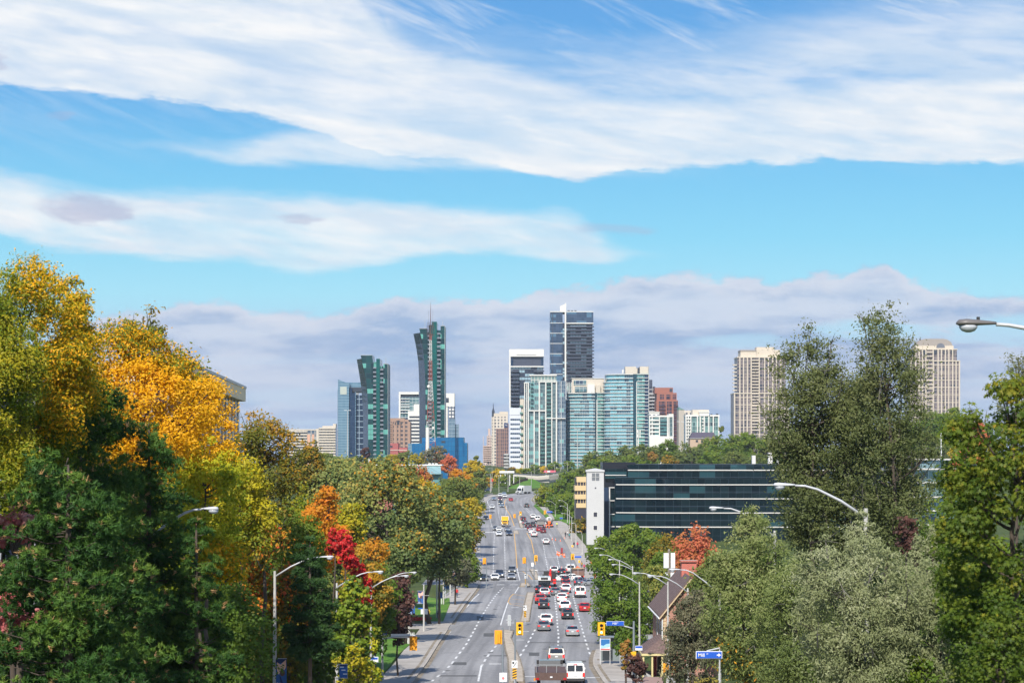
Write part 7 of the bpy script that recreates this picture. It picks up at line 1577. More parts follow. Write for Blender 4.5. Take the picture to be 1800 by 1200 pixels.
BRK = brick('house_brick', (.30,.085,.055), (.40,.14,.09), (.42,.34,.28)); SHG = brick('brown_shingles', (.13,.085,.08), (.19,.13,.12), (.09,.06,.055)); QU = mat('quoin_tan', (.55,.42,.27), .85, noise=.08)
# gable end wall faces the camera; ridge runs away to the west-east? roof slope faces the street on the left
x = hb.x; z = hb.z; y0 = 0; L_ = 16; xl, xr = x(1166), x(1262); xm_ = (x(1166) + x(1262)) / 2; ze = z(1077); zr = z(1016)
mb = MB(); pr = [(xl,0),(xr,0),(xr,ze),(xm_,zr-.2),(xl,ze)]
mb.add([(a, 0, c) for a, c in pr] + [(a, L_, c) for a, c in pr], [(0,1,2,3,4),(9,8,7,6,5),(0,4,9,5),(1,6,7,2),(0,5,6,1),(4,3,8,9),(3,2,7,8)]); mb.build('brick_wall', BRK, hb.root)
def slab(a, b_, th, y_a, y_b, m, name):
    (x1,z1),(x2,z2) = a, b_; MB().add([(x1,y_a,z1),(x2,y_a,z2),(x2,y_b,z2),(x1,y_b,z1),(x1,y_a,z1+th),(x2,y_a,z2+th),(x2,y_b,z2+th),(x1,y_b,z1+th)], [(3,2,1,0),(4,5,6,7),(0,1,5,4),(1,2,6,5),(2,3,7,6),(3,0,4,7)]).build(name, m, hb.root)
# street-side slope as seen: steep shingle face whose eave is at lower left
ov = .45
slab((xl-ov, ze-.45), (xm_, zr), .2, -ov, L_+ov, SHG, 'roof_slope'); slab((xm_+.01, zr), (xr+ov, ze-.45), .2, -ov, L_+ov, SHG, 'roof_slope')
slab((xl-ov, ze-.66), (xm_, zr-.21), .2, -ov-.06, -ov+.1, QU, 'gable_trim'); slab((xm_+.01, zr-.21), (xr+ov, ze-.66), .2, -ov-.06, -ov+.1, QU, 'gable_trim')
MB().tube([(xl-ov-.06,-ov,ze-.5),(xl-ov-.06,L_+ov,ze-.5)], .09, 6).build('gutter', SWHITE, hb.root); MB().tube([(xl-.12,-.12,ze-.6),(xl-.12,-.12,.3)], .06, 6).build('downpipe', SWHITE, hb.root)
for k in range(18):
    w_ = .55 if k % 2 else .3; MB().box(xl-.02, xl+w_, -.03, .25, .5+k*.38, .5+k*.38+.32).build('quoin', QU, hb.root)
MB().box(xl-.015, xl+.35, 0, L_*.999, 0.02, .5).build('plinth', QU, hb.root)
for ya, yb in ((1.5,3),(4.5,6),(8,9.5)):
    f = MB().box(xl-.08, xl+.04, ya, yb, ze-3.1, ze-1.1).build('window', SWHITE, hb.root); MB().box(xl-.10, xl-.081, ya+.12, yb-.12, ze-3.0, ze-1.2).build('pane', WN, f)
MB().box(x(1208), x(1235), 7, 8.6, z(1060), z(993)).build('chimney', brick('chimney_brick', (.45,.07,.05), (.55,.10,.07), (.4,.25,.2)), hb.root); MB().box(x(1206), x(1237), 6.8, 8.8, z(993), z(990.5)).build('chimney_cap', brick('chimney_brick2', (.45,.07,.05), (.5,.08,.05), (.4,.25,.2)), hb.root)
# porch: hipped shingle roof on cream posts, reached from the street
px0, px1 = x(1127), x(1164); pz = z(1146); pt = z(1116)
mb = MB(); q = [(px0,-1.5,pz),(px1+.3,-1.5,pz),(px1+.3,6,pz),(px0,6,pz),(px0+1.0,.5,pt-.9),(px1+.3,.2,pt),(px1+.3,4.5,pt),(px0+1.0,4.2,pt-.9)]
mb.add(q, [(3,2,1,0),(4,5,6,7),(0,1,5,4),(1,2,6,5),(2,3,7,6),(3,0,4,7)]); mb.build('porch_roof', SHG, hb.root)
MB().box(px0-.05, px1+.3, -1.56, -1.505, pz-.2, pz+.02).build('porch_fascia', mat('cream_paint', (.62,.52,.26), .6), hb.root); MB().box(px0-.06, px0-.001, -1.5, 6, pz-.2, pz+.02).build('porch_fascia', MATS['cream_paint'], hb.root)
for xx_, yy_ in ((px0+.15,-1.3),(px0+1.1,-1.3),(px1-.1,-1.3),(px0+.15,5.6)): MB().box(xx_-.09, xx_+.09, yy_-.09, yy_+.09, .5, pz-.2).build('porch_post', MATS['cream_paint'], hb.root)
MB().box(px0+.1, px0+.16, -1.1, 5.5, .5, 2.0).build('cream_screen', mat('cream_lattice', (.60,.53,.30), .7), hb.root)
MB().box(px0, px1+.3, -1.4, 6, 0, .49).build('porch_floor', mat('porch_deck', (.30,.20,.16), .8), hb.root)
MB().box(px1-1.1, px1-.5, 1.2, 1.25, .5, 2.7).build('red_door', mat('door_red', (.30,.02,.03), .5), hb.root); MB().box(px1-.45, px1+.25, 1.3, 1.35, .5, 2.6).build('dark_door', WN, hb.root); MB().box(px1-.2,px1+.4,-.4,-.3,.5,1.0).build('porch_rail', mat('cream_paint', (.6,.5,.3)), hb.root)
o = MB().prism([(Xp(1131,196),196),(Xp(1165,196),196),(Xp(1166,207),207),(Xp(1130,207),207)], prof(200)-.2, prof(200)+.18).build('path', mat('brick_path', (.30,.20,.17), .9, noise=.15, scale=2)); struct(o)
# ---- antenna pole with white panels
Da = 290; X = Xp(1176, Da); t = thing('antenna_pole', 'grey pole carrying stacked white antenna panels behind the house roof', 'antenna', (X, Da, ground(X, Da))); zz = lambda py: Zp(py, Da) - t.location.z
MB().tube([(0,0,0),(0,0,zz(966))], [.3,.2], 10).build('pole', WOOD, t)
for xx_, ya, yb, w_ in ((-.42*1.05,971.5,997.5,.72),(.42*1.3,971,997.5,.62),(-.5,1005.5,1019.5,.62),(.48,1005.5,1019.5,.55)): MB().box(xx_-w_/2, xx_+w_/2, -.35, -.05, zz(yb), zz(ya)).build('antenna_panel', SWHITE, t)
MB().cyl(0,0,zz(968),zz(965),.08).build('cap', SWHITE, t)
# white mast in front of the rounded condo
t = thing('cell_mast', 'white cellular mast in front of the taller rounded condo', 'mast', (Xp(1122, 1250), 1250, ground(Xp(1122,1250),1250))); zz = lambda py: Zp(py, 1250) - t.location.z
MB().tube([(0,0,0),(0,0,zz(756))], [.6,.4], 8).build('pole', WHITEC, t)
for y_ in (755, 763): 
    for a in (0, 2.1, 4.2): MB().box(1.1*math.cos(a)-.3, 1.1*math.cos(a)+.3, 1.1*math.sin(a)-.2, 1.1*math.sin(a)+.2, zz(y_+6), zz(y_)).build('antenna_panel', WHITEC, t)
for px_, ya, lab in ((1654.5,761,'thin white mast behind the elm on the east hill'),):
    t = thing('cell_mast', lab, 'mast', (Xp(px_, 640), 640, ground(Xp(px_,640),640))); MB().tube([(0,0,0),(0,0,Zp(ya,640)-t.location.z)], .18, 8).build('pole', SWHITE, t); MB().box(-.4,.4,-.2,.2,Zp(ya,640)-t.location.z-2,Zp(ya,640)-t.location.z-.3).build('antenna_panel', SWHITE, t)
# ---- bridge, ramp and fence beyond the bend
BC = mat('bridge_concrete', (.45,.42,.38), .85, noise=.1, scale=.2)
t = thing('bridge', 'curved concrete ramp and parapet crossing below the towers', 'bridge', (0, 1250, 0)); 
def wallstrip(name, pts, D0, h, m, th=.6):
    mb = MB(); n = len(pts); rings = []
    for px_, py_, dd in pts:
        D_ = D0 + dd; X, Z = Xp(px_, D_), Zp(py_, D_); hh = h*D_/F; rings.append([(X, D_-1250, Z-hh), (X, D_-1250+th, Z-hh), (X, D_-1250+th, Z), (X, D_-1250, Z)])
    mb.loft(rings); mb.build(name, m, t)
wallstrip('parapet', [(903,833.5,0),(925,835,0),(945,836.5,0),(965,834.5,0),(985,831,10),(1000,829,30)], 1200, 3.0, mat('bridge_pale', (.55,.52,.47), .85, noise=.05)); wallstrip('abutment', [(925,838.1,0),(945,839.6,0),(965,837.6,0),(985,834,10),(1003,832,30)], 1203, 11, BC)
wallstrip('railing', [(903,831.5,2),(945,833.5,2),(985,828.5,12),(1000,826.5,32)], 1201, 2.0, mat('rail_dark', (.10,.11,.13), .7), .1)
t = thing('gantry', 'white flat roofed canopy left of the far ramp', 'canopy', (Xp(888,1130), 1130, prof(1130)-1)); zz = lambda py: Zp(py, 1130) - t.location.z; xx = lambda p: (p-888)*1130/F
MB().box(xx(878), xx(904), 0, 8, zz(831), zz(827.5)).build('roof', SWHITE, t)
for p in (880, 888, 896, 903): MB().box(xx(p)-.2, xx(p)+.2, 1, 1.4, 0, zz(831)).build('post', SWHITE, t)
t = thing('billboard', 'pink and white billboard on the far ramp', 'billboard', (Xp(966,1240), 1240, Zp(840,1240))); zz = lambda py: Zp(py, 1240) - t.location.z; xx = lambda p: (p-966)*1240/F
MB().box(xx(956), xx(977), 0, .4, zz(830), zz(826.3)).build('board', mat('billboard_pink', (.62,.12,.18), .6, noise=.3, scale=.5), t); MB().box(xx(962), xx(967), -.06, -.01, zz(829.5), zz(827)).build('white_print', SWHITE, t)
for p in (960, 973): MB().box(xx(p)-.15, xx(p)+.15, .1, .3, 0, zz(830)).build('post', GALV, t)
# maroon fence stepping up the bank
t = thing('noise_fence', 'maroon stepped fence climbing the grass bank', 'fence', (Xp(872,1000), 1000, 0)); 
pts = [(868,871),(873,866),(880,861),(887,857),(894,853),(901,849),(908,845),(915,842),(922,840),(928,838)]
for i in range(len(pts)-1):
    D_ = 1000 + i*9; (a, c), (e, f_) = pts[i], pts[i+1]
    X0, X1 = Xp(a, D_) - t.location.x, Xp(e, D_+9) - t.location.x; zt_ = Zp(c, D_); MB().prism([(X0, D_-1000), (X1, D_-1000+9), (X1, D_-1000+9.2), (X0, D_-1000+.2)], zt_-3.2, zt_).build('fence_panel', mat('maroon_fence', (.16,.06,.05), .8, noise=.15), t)
# low wall on the outside of the bend
w_ = MB(); pts = [(852,877),(855,873),(860,871),(870,869.5)]
for (a,c),(e,f_) in zip(pts[:-1], pts[1:]):
    p, q = G(a,c), G(e,f_); w_.prism([(p.x-1,p.y),(q.x-1,q.y),(q.x-1,q.y+.5),(p.x-1,p.y+.5)], lambda x,y: prof(y)-.2, lambda x,y: prof(y)+.9)
tag(w_.build('retaining_wall', BC), 'low pale retaining wall outside the bend', 'wall')
t = thing('banner_flag', 'small red flag on a post left of the bend', 'flag', (Xp(863.5, 970), 970, prof(970))); MB().tube([(0,0,0),(0,0,Zp(838,970)-prof(970))], .12, 6).build('post', GALV, t); MB().box(.1, .9, 0, .05, Zp(846,970)-prof(970), Zp(841,970)-prof(970)).build('cloth', mat('flag_red', (.5,.04,.03), .7), t)

# ---- roadworks
def cone(label, px_, py_, h=.75, drum=False):
    g = G(px_, py_); t = thing('traffic_barrel' if drum else 'traffic_cone', label, 'barrel' if drum else 'cone', (g.x, g.y, prof(g.y)+.01), 0, 'orange roadwork cones')
    if drum: MB().cyl(0,0,0,1.0,.28,.22).build('barrel', HIV, t); MB().cyl(0,0,.6,.75,.262,.25).build('white_band', SWHITE, t)
    else: MB().box(-.2,.2,-.2,.2,0,.05).build('cone_base', HIV, t); MB().cyl(0,0,.05,h,.14,.03).build('cone_body', HIV, t); MB().cyl(0,0,h*.5,h*.68,.092,.068).build('white_band', SWHITE, t)
for i, (a, c, d_) in enumerate(((971,948,0),(976.5,949.5,0),(985,951,0),(992.5,947,0),(980,975,1),(983,976.5,1),(992,979,1),(987.5,1000,0),(1016,957,0),(965,928,1),(960,927,1),(989,976,0))):
    cone(['orange cone nearest the lone white crossover','second orange cone right of the lone white crossover','third orange cone in the closed kerb lane','orange cone at the east kerb by the pale tower','orange barrel at the stop bar past the crossing','second orange barrel at the stop bar past the crossing','orange barrel nearest the east corner signal','orange cone on the roof line of the black sedan past the crossing','orange cone on the east pavement','orange barrel under the cement mixer chute','orange barrel left of the cement mixer','orange cone between the two roadwork barrels'][i], a, c, drum=bool(d_))
def diamond(label, px_, py_, D, r=.75, yaw=0):
    X = Xp(px_, D); z0 = prof(D)+.13; t = thing('roadwork_sign', label, 'sign', (X, D, z0), yaw); zc = Zp(py_, D) - z0
    MB().prism([(0,0)]*3, 0, 0) if False else None
    MB().add([(-r,0,zc),(0,0,zc-r),(r,0,zc),(0,0,zc+r),(-r,.03,zc),(0,.03,zc-r),(r,.03,zc),(0,.03,zc+r)], [(0,1,2,3),(7,6,5,4),(0,4,5,1),(1,5,6,2),(2,6,7,3),(3,7,4,0)]).build('sign_face', HIV, t)
    for s_ in (-1,1): MB().tube([(0,.06,zc-.2),(s_*.5,.35,0)], .03, 5).build('stand_leg', GALV, t)
    MB().tube([(0,.05,zc+.2),(0,-.4,0)], .03, 5).build('stand_leg', GALV, t); return t
diamond('large orange diamond roadwork sign beside the plain white cargo van', 1015.5, 1000, 440, .82); diamond('smaller orange diamond sign turned aside on the east corner', 1046, 1011, 415, .62, .9); diamond('orange diamond sign on the far pavement by the cement mixer', 985, 925.5, 705, .95)
t = thing('no_entry_board', 'dark red narrow board standing in the closed kerb lane', 'sign', (Xp(987.5,545), 545, prof(545))); MB().box(-.3,.3,0,.06,.3,1.6).build('board', mat('board_darkred', (.28,.03,.04), .6), t); MB().box(-.35,.35,-.1,.2,0,.29).build('stand', BUMP, t)
t = thing('road_barrier', 'orange striped barrier near the maroon board in the closed lane', 'barrier', (Xp(988,530), 530, prof(530))); MB().box(-.7,.7,0,.05,.7,.9).build('plank', HIV, t)
for s_ in (-.55,.55): MB().box(s_-.05,s_+.05,-.25,.3,0,.69).build('leg', SWHITE, t)
t = thing('patio_umbrella', 'blue patio umbrella on the east pavement by the crossing', 'umbrella', (Xp(1051,420), 420, prof(420)+.13)); zc = Zp(997,420)-prof(420)-.13
MB().tube([(0,0,0),(0,0,zc)], .03, 6).build('pole', GALV, t); MB().cyl(0,0,zc-.45,zc,.95,.02,8).build('canopy', mat('umbrella_blue', (.03,.16,.5), .7), t)
for px_, lab in ((1226,'mustard patio umbrella nearer the street blade at the bottom edge'),(1248,'mustard patio umbrella further right at the bottom edge')):
    D_ = 128; t = thing('patio_umbrella', lab, 'umbrella', (Xp(px_,D_), D_, ground(Xp(px_,D_),D_))); zc = Zp(1189,D_)-t.location.z
    MB().tube([(0,0,0),(0,0,max(.5,zc))], .03, 6).build('pole', GALV, t); mb = MB(); mb.smooth = True; mb.tube([(0,0,zc-.32),(0,0,zc-.2),(0,0,zc-.05),(0,0,zc)], [.62,.56,.3,.04], 12); mb.build('canopy', mat('umbrella_mustard', (.25,.20,.02), .8), t)
# parked white car top at the bottom edge under the umbrellas
# wires
t = MB(); 
for a, c, D1, D2 in (((760,1013),(905,1009),330,345),):
    pass
WIRE = mat('wire', (.03,.03,.03), .6, noise=0)
for (a, c, e, f_, D1, D2, lab) in ((838,996,948,1003,405,405,'span wire crossing the avenue above the stop line'),(948,1003,1046,996,405,405,'span wire continuing to the east corner at the crossing')):
    p, q = W(a,c,D1), W(e,f_,D2); mb = MB(); mb.tube(bez(p, q, -.3, 8), .035, 4); tag(mb.build('span_wire', WIRE), lab, 'wire')
# ---- people: one skinned body each
def person(label, px_, py_, D, top, legs, skin=(.45,.28,.2), walk=.25, face=0, h=1.74):
    X = Xp(px_, D); z0 = prof(D)+.14
    me = bpy.data.meshes.new('person'); k = h/1.74
    V = [(0,0,.95,.15),(0,0,1.15,.14),(0,0,1.38,.17),(0,0,1.50,.065),(0,-.01,1.56,.075),(0,-.02,1.66,.10),(0,-.01,1.72,.07),
         (.10,0,.88,.10),(.11,-walk*.5,.5,.07),(.11,-walk*.55+.02,.10,.045),(.12,-walk*.55-.12,.05,.04),
         (-.10,0,.88,.10),(-.11,walk*.3,.5,.07),(-.11,walk*.9,.12,.045),(-.12,walk*.9-.12,.06,.04),
         (.20,0,1.40,.065),(.26,walk*.3,1.13,.05),(.25,walk*.2-.1,.90,.04),(.25,walk*.2-.14,.80,.035),
         (-.20,0,1.40,.065),(-.26,-walk*.4,1.13,.05),(-.25,-walk*.5-.08,.92,.04),(-.25,-walk*.5-.12,.82,.035)]
    E = [(0,1),(1,2),(2,3),(3,4),(4,5),(5,6),(0,7),(7,8),(8,9),(9,10),(0,11),(11,12),(12,13),(13,14),(2,15),(15,16),(16,17),(17,18),(2,19),(19,20),(20,21),(21,22)]
    me.from_pydata([(a*k,b*k,c*k) for a,b,c,_ in V], E, [])
    o = bpy.data.objects.new('person', me); C.objects.link(o); md = o.modifiers.new('skin', 'SKIN'); sb = o.modifiers.new('sub', 'SUBSURF'); sb.levels = sb.render_levels = 1
    for i, v in enumerate(V): me.skin_vertices[0].data[i].radius = (v[3]*k, v[3]*k)
    me.skin_vertices[0].data[0].use_root = True
    # clothes by height on the one continuous body
    m, nt, out = nodes_of('clothed_body'); p = N(nt, 'ShaderNodeBsdfPrincipled'); L(nt, p.outputs[0], out.inputs[0]); p.inputs['Roughness'].default_value = .8
    tc = N(nt, 'ShaderNodeTexCoord'); s = N(nt, 'ShaderNodeSeparateXYZ'); L(nt, tc.outputs['Object'], s.inputs[0]); z_ = s.outputs[2]
    c1 = mixc(nt, math_(nt,'GREATER_THAN',z_,.93*k), legs, top); c2 = mixc(nt, math_(nt,'GREATER_THAN',z_,1.50*k), c1, skin); c3 = mixc(nt, math_(nt,'LESS_THAN',z_,.09*k), c2, (.02,.02,.02)); L(nt, c3, p.inputs['Base Color'])
    me.materials.append(m); o.location = (X, D, z0); o.rotation_euler = (0,0,face); tag(o, label, 'person')
    hm = MB(); hm.smooth = True; hm.tube([(0,.03,1.62*k),(0,.03,1.72*k),(0,.02,1.775*k),(0,.02,1.80*k)], [.112,.118,.08,.01], 10); hm.build('hair', mat('dark_hair', (.03,.02,.015), .8, noise=0), o)
    return o
Dp = inv(1051); person('person in a red jacket walking on the west pavement by the guard rail', 803, 1051, Dp, (.5,.02,.02), (.03,.04,.08), face=0)
for px_, py_, top, legs, lab, f_ in ((968.5,893,(.02,.02,.025),(.02,.02,.03),'person in black walking up the far pavement below the bend',PI),(1009,963,(.03,.03,.04),(.05,.06,.12),'person in dark clothes near the pale tower',PI),(1015,963,(.55,.03,.08),(.04,.04,.07),'person in a crimson jacket near the pale tower',0),
    (1032,1004,(.02,.02,.02),(.02,.02,.03),'person all in black standing right of the orange diamond sign',0),(1027,1004,(.45,.05,.1),(.05,.05,.08),'person in a pink red top beside the orange diamond sign',0),(1022.5,1000,(.35,.2,.05),(.04,.04,.05),'person in a brown coat behind the orange diamond sign',PI),
    (1040,998,(.75,.2,.03),(.04,.05,.08),'worker in an orange vest at the east corner',0),(994,945,(.02,.02,.03),(.02,.02,.03),'person in black by the lamp near the tan block',0),(1001,947,(.05,.25,.25),(.04,.04,.06),'person in a teal jacket near the tan block',PI),(998,943,(.5,.5,.5),(.05,.05,.08),'person in a pale shirt near the tan block',0),
    (964.5,929.5,(.85,.2,.03),(.05,.06,.1),'worker in orange behind the cement mixer',0),(979,927,(.6,.65,.1),(.04,.05,.08),'worker in a lime vest beside the far orange diamond',0),(1055,1009,(.7,.68,.65),(.05,.05,.06),'person in white by the smaller orange diamond',0)):
    D_ = inv(py_); person(lab, px_, py_, D_, top, legs, face=f_, walk=rnd.uniform(.1,.3))
# ---------------------------------------------------------------- air: one closed box of pale haze round camera and scene
hm, nt, out = nodes_of('haze_air')
pv = N(nt, 'ShaderNodeVolumePrincipled'); pv.inputs['Color'].default_value = (.80, .88, 1.0, 1); pv.inputs['Density'].default_value = 0.00007; pv.inputs['Anisotropy'].default_value = 0.2
L(nt, pv.outputs[0], out.inputs['Volume'])
zmin = min(v[2] for v in [(0,0,prof(d)) for d in range(4, 3000, 20)]) - 1.5
o = MB().box(-3100, 3100, -60, 4900, zmin - 4, 240).build('haze', hm); tag(o, 'thin pale blue haze over the whole valley', 'haze', kind='stuff')
# ---------------------------------------------------------------- sky, sun, camera
SUN_EL, SUN_AZ = math.radians(43), math.radians(193)     # azimuth clockwise from +Y (north): sun behind the camera, to the west
w = bpy.data.worlds.new("World"); bpy.context.scene.world = w; w.use_nodes = True
nt = w.node_tree; nt.nodes.clear()
out = N(nt, 'ShaderNodeOutputWorld'); bg = N(nt, 'ShaderNodeBackground'); L(nt, bg.outputs[0], out.inputs[0])
sky = N(nt, 'ShaderNodeTexSky'); sky.sky_type = 'NISHITA'; sky.sun_disc = False
sky.sun_elevation = SUN_EL; sky.sun_rotation = SUN_AZ; sky.altitude = 100; sky.air_density = 1.0; sky.dust_density = 0.3; sky.ozone_density = 2.5
tc = N(nt, 'ShaderNodeTexCoord'); sp = N(nt, 'ShaderNodeSeparateXYZ'); L(nt, tc.outputs['Generated'], sp.inputs[0])
x, y, z = sp.outputs
az = math_(nt, 'ARCTAN2', x, y)
hyp = math_(nt, 'SQRT', math_(nt, 'ADD', math_(nt, 'MULTIPLY', x, x), math_(nt, 'MAXIMUM', math_(nt, 'MULTIPLY', y, y), 1e-5)))
el = math_(nt, 'DIVIDE', z, hyp)
U = math_(nt, 'MULTIPLY_ADD', az, 3.5, 0.9)             # thousandths of a photo pixel along the horizon
V = math_(nt, 'MULTIPLY_ADD', el, -3.5, 0.81)
cmb = N(nt, 'ShaderNodeCombineXYZ'); L(nt, U, cmb.inputs[0]); L(nt, V, cmb.inputs[1])
def wn(sx, sy, det=4, rough=.55, rot=0, seed=0, dist=0.0, src=None):
    mp = N(nt, 'ShaderNodeMapping'); mp.inputs['Scale'].default_value = (sx, sy, 1); mp.inputs['Location'].default_value = (seed, seed*.7, seed)
    r = N(nt, 'ShaderNodeMapping'); r.inputs['Rotation'].default_value = (0, 0, math.radians(rot)); L(nt, (src or cmb).outputs[0], r.inputs[0]); L(nt, r.outputs[0], mp.inputs[0])
    n = N(nt, 'ShaderNodeTexNoise'); n.inputs['Scale'].default_value = 1; n.inputs['Detail'].default_value = det; n.inputs['Roughness'].default_value = rough; n.inputs['Distortion'].default_value = dist
    L(nt, mp.outputs[0], n.inputs['Vector']); return n.outputs[0]
def curve(pts):
    """pts [(px,py)] -> py/1000 as a function of U"""
    n = N(nt, 'ShaderNodeFloatCurve'); c = n.mapping.curves[0]
    L(nt, math_(nt, 'MULTIPLY_ADD', U, 1/2.2, .2/2.2), n.inputs[1])
    P = [((px/1000 + .2)/2.2, py/1000 + .2) for px, py in pts]
    c.points[0].location = P[0]; c.points[1].location = P[-1]
    for p in P[1:-1]: c.points.new(*p)
    n.mapping.update()
    return math_(nt, 'SUBTRACT', n.outputs[0], .2)
def sstep(v, a, b):
    n = N(nt, 'ShaderNodeMapRange'); n.interpolation_type = 'SMOOTHSTEP'
    L(nt, v, n.inputs[0]); n.inputs[1].default_value = a; n.inputs[2].default_value = b; return n.outputs[0]
big = wn(3.2, 9, 2, .5, -4, 2.0); med = wn(8, 26, 5, .6, -4, 5.0, .2); fine = wn(22, 80, 3, .62, -5, 9.0, .2)
wig = math_(nt, 'ADD', math_(nt, 'MULTIPLY_ADD', big, .07, -.035), math_(nt, 'ADD', math_(nt, 'MULTIPLY_ADD', med, .05, -.025), math_(nt, 'MULTIPLY_ADD', fine, .018, -.009)))
def band(up, lo, su, sl, k=1.0):
    v = math_(nt, 'MULTIPLY_ADD', wig, k, V)
    a = sstep(math_(nt, 'SUBTRACT', v, curve(up)), -su, su)
    b = sstep(math_(nt, 'SUBTRACT', curve(lo), v), -sl, sl)
    return math_(nt, 'MULTIPLY', a, b)
mul = lambda a, b: math_(nt, 'MULTIPLY', a, b)
mx = lambda a, b: math_(nt, 'MAXIMUM', a, b)
# high white sheets
b1 = band([(-200,-195),(500,-195),(590,-80),(660,20),(720,70),(850,100),(1000,145),(1100,182),(1250,172),(1400,155),(1600,145),(2000,120)],
          [(-200,160),(0,162),(200,170),(400,203),(500,222),(560,238),(640,268),(720,280),(850,288),(1010,308),(1080,296),(1200,290),(1500,293),(1800,300),(2000,300)], .035, .008, .9)
b1b = band([(-200,160),(380,270),(560,232),(700,235),(900,240),(1100,300),(2000,300)], [(-200,165),(380,285),(560,292),(700,296),(850,296),(1000,300),(1100,300),(2000,300)], .02, .012, .6)
b1c = band([(-200,-200),(600,-200),(720,60),(900,90),(1100,105),(1300,85),(1500,40),(1700,5),(2000,-60)], [(-200,-190),(600,-190),(720,190),(900,220),(1100,260),(1400,250),(1800,240),(2000,200)], .07, .06, 1.1)
b2 = band([(-200,300),(0,318),(150,345),(240,350),(320,352),(500,350),(700,366),(900,380),(1000,388),(1100,440),(2000,440)],
          [(-200,420),(0,425),(150,445),(280,452),(420,460),(520,474),(620,470),(720,456),(860,440),(960,448),(1080,448),(1120,440),(2000,436)], .022, .012, .7)
thin = wn(2.6, 10, 6, .55, -7, 14.0, .6); thin2 = wn(7, 34, 5, .55, -9, 21.0, .4)
gap = sstep(math_(nt, 'ADD', mul(thin, .65), mul(thin2, .35)), .34, .60)
m1 = mul(b1, math_(nt, 'MULTIPLY_ADD', gap, .36, .64))
m1c = mul(b1c, math_(nt, 'MULTIPLY_ADD', gap, .5, .22))
m2 = mul(b2, math_(nt, 'MULTIPLY_ADD', gap, .45, .5))
m1b = mul(b1b, math_(nt, 'MULTIPLY_ADD', gap, .5, .25))
# faint veil at the very top right
veil = mul(sstep(V, .36, .0), mul(sstep(wn(3, 18, 5, .62, -22, 31.0, .4), .42, .70), .6))
white = mx(mx(mx(m1, m1c), mx(m2, m1b)), veil)
# grey bank over the skyline
v3 = math_(nt, 'MULTIPLY_ADD', math_(nt, 'ADD', math_(nt, 'MULTIPLY_ADD', wn(13, 22, 6, .66, 0, 41.0), .075, -.0375), 0), 1.0, V)
up3 = curve([(-200,640),(100,610),(200,560),(290,540),(390,526),(460,548),(620,545),(700,522),(850,526),(1000,506),(1150,488),(1210,480),(1300,492),(1450,486),(1560,472),(1590,500),(1700,520),(2000,545)])
d3 = math_(nt, 'SUBTRACT', v3, up3)
bank = sstep(d3, -.005, .012)
lobes = sstep(wn(3.6, 17, 5, .58, 1, 47.0), .36, .64)
fade = sstep(V, .56, .80)
holes = sstep(wn(1.3, 26, 5, .55, 1, 83.0), .50, .68)
dens = mul(bank, math_(nt, 'SUBTRACT', 1.0, mul(mul(holes, sstep(V, .56, .68)), .7)))
def puff(cx, cy, rx, ry, s):
    dx = math_(nt, 'DIVIDE', math_(nt, 'SUBTRACT', math_(nt, 'MULTIPLY_ADD', wig, 1.2, U), cx/1000), rx/1000); dy = math_(nt, 'DIVIDE', math_(nt, 'SUBTRACT', math_(nt, 'MULTIPLY_ADD', wig, .6, V), cy/1000), ry/1000)
    r = math_(nt, 'ADD', mul(dx, dx), mul(dy, dy))
    return mul(sstep(math_(nt, 'ADD', r, math_(nt, 'ADD', math_(nt, 'MULTIPLY_ADD', med, 2.2, -1.1), math_(nt, 'MULTIPLY_ADD', fine, 1.6, -.8))), 1.2, .1), s)
hz_ = mx(mx(puff(1530,585,120,20,.9), puff(1290,600,90,18,.8)), mx(puff(1770,590,130,34,.95), mx(puff(1000,700,200,12,.5), puff(500,700,160,14,.5))))
dens = mul(dens, math_(nt, 'SUBTRACT', 1.0, hz_))
rim = mul(sstep(d3, .045, .0), bank)
# small grey puffs
pf = mx(mx(puff(155,372,95,30,.62), puff(528,386,48,9,.5)), mx(puff(1075,402,70,11,.35), mx(puff(8,118,34,20,.4), puff(120,215,30,10,.3))))
# colours
SKYT = srgb(112,178,226); 
ramp = N(nt, 'ShaderNodeValToRGB'); L(nt, math_(nt, 'MULTIPLY_ADD', V, 1/1.3, .3/1.3), ramp.inputs[0])
cols = [(-300, (60,128,205)), (0, (76,158,226)), (150, (80,168,232)), (300, (102,196,241)), (420, (124,213,245)), (520, (154,225,247)), (640, (176,205,238)), (810, (176,205,240))]
e = ramp.color_ramp.elements
while len(e) < len(cols): e.new(.5)
for i, (p, c) in enumerate(cols): e[i].position = (p/1000 + .3)/1.3; e[i].color = rgba(srgb(*c))
bw = N(nt, 'ShaderNodeRGBToBW'); L(nt, sky.outputs[0], bw.inputs[0])
# Nishita light graded towards the photographed hue
K = 1.0   # Background strength carries the 0.1
sk = N(nt, 'ShaderNodeVectorMath'); sk.operation = 'SCALE'; L(nt, sky.outputs[0], sk.inputs[0]); sk.inputs['Scale'].default_value = K
EXPOSURE = 0.7
inv_e = 10 / 2**EXPOSURE
def sc_(col, s):
    n = N(nt, 'ShaderNodeVectorMath'); n.operation = 'SCALE'; L(nt, col, n.inputs[0]); n.inputs['Scale'].default_value = s; return n.outputs[0]
clear = mixc(nt, .84, sk.outputs[0], sc_(ramp.outputs[0], inv_e))
wc = mixc(nt, sstep(wn(4, 22, 4, .6, -6, 55.0, .3), .3, .7), srgb(224,236,248), srgb(255,255,255))
c1 = mixc(nt, white, clear, sc_(wc, inv_e * 1.0))
gc = mixc(nt, lobes, srgb(158,182,220), srgb(216,224,241))
gc = mixc(nt, mul(sstep(wn(13, 44, 5, .62, -3, 71.0), .48, .70), .45), gc, srgb(222,226,240))
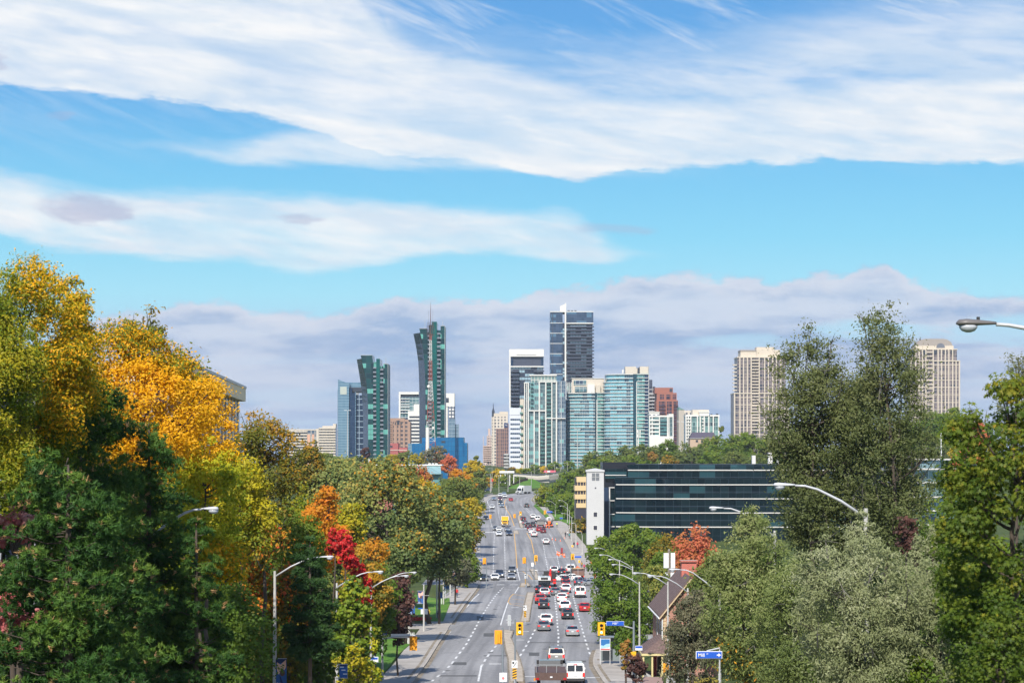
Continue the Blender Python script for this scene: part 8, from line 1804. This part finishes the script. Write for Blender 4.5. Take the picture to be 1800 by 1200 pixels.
stripe = mul(sstep(wn(1.6, 30, 3, .5, 0, 63.0), .42, .62), sstep(V, .60, .70))
gc = mixc(nt, mul(stripe, .6), gc, srgb(206,218,240))
gc = mixc(nt, mul(sstep(V, .66, .82), .6), gc, srgb(165,195,235))
gc = mixc(nt, mul(rim, .85), gc, srgb(232,232,242))
c2 = mixc(nt, mul(dens, .9), c1, sc_(gc, inv_e))
c3 = mixc(nt, pf, c2, sc_(mixc(nt, .5, srgb(176,182,214), srgb(190,190,215)), inv_e))
# below the horizon: plain ground haze colour so reflections stay calm
c4 = mixc(nt, sstep(V, .812, .9), c3, (1.6, 1.8, 2.0))
L(nt, c4, bg.inputs[0]); bg.inputs[1].default_value = 0.1

sd = bpy.data.lights.new('sun', 'SUN'); sd.energy = 3.9; sd.angle = math.radians(.55); sd.color = (1.0, .94, .84)
so = bpy.data.objects.new('sun', sd); C.objects.link(so)
tosun = Vector((math.sin(SUN_AZ)*math.cos(SUN_EL), math.cos(SUN_AZ)*math.cos(SUN_EL), math.sin(SUN_EL)))
so.rotation_euler = (-tosun).to_track_quat('-Z', 'Y').to_euler(); so.location = (0, -20, 80)

cam = bpy.data.cameras.new('camera'); co = bpy.data.objects.new('camera', cam); C.objects.link(co)
co.location = (0, 0, CZ); co.rotation_euler = (PI/2, 0, 0)
cam.sensor_width = 36; cam.lens = F / 1800 * 36; cam.shift_y = (HY - 600) / 1800; cam.clip_start = .5; cam.clip_end = 20000
sc = bpy.context.scene; sc.camera = co
sc.view_settings.view_transform = 'Standard'; sc.view_settings.look = 'None'; sc.view_settings.exposure = EXPOSURE; sc.view_settings.gamma = 1
sc.cycles.use_denoising = True; sc.cycles.max_bounces = 7; sc.cycles.diffuse_bounces = 4; sc.cycles.glossy_bounces = 3; sc.cycles.transmission_bounces = 3; sc.cycles.transparent_max_bounces = 8; sc.cycles.volume_bounces = 0
sc.cycles.caustics_reflective = False; sc.cycles.caustics_refractive = False
sc.cycles.sample_clamp_indirect = 4
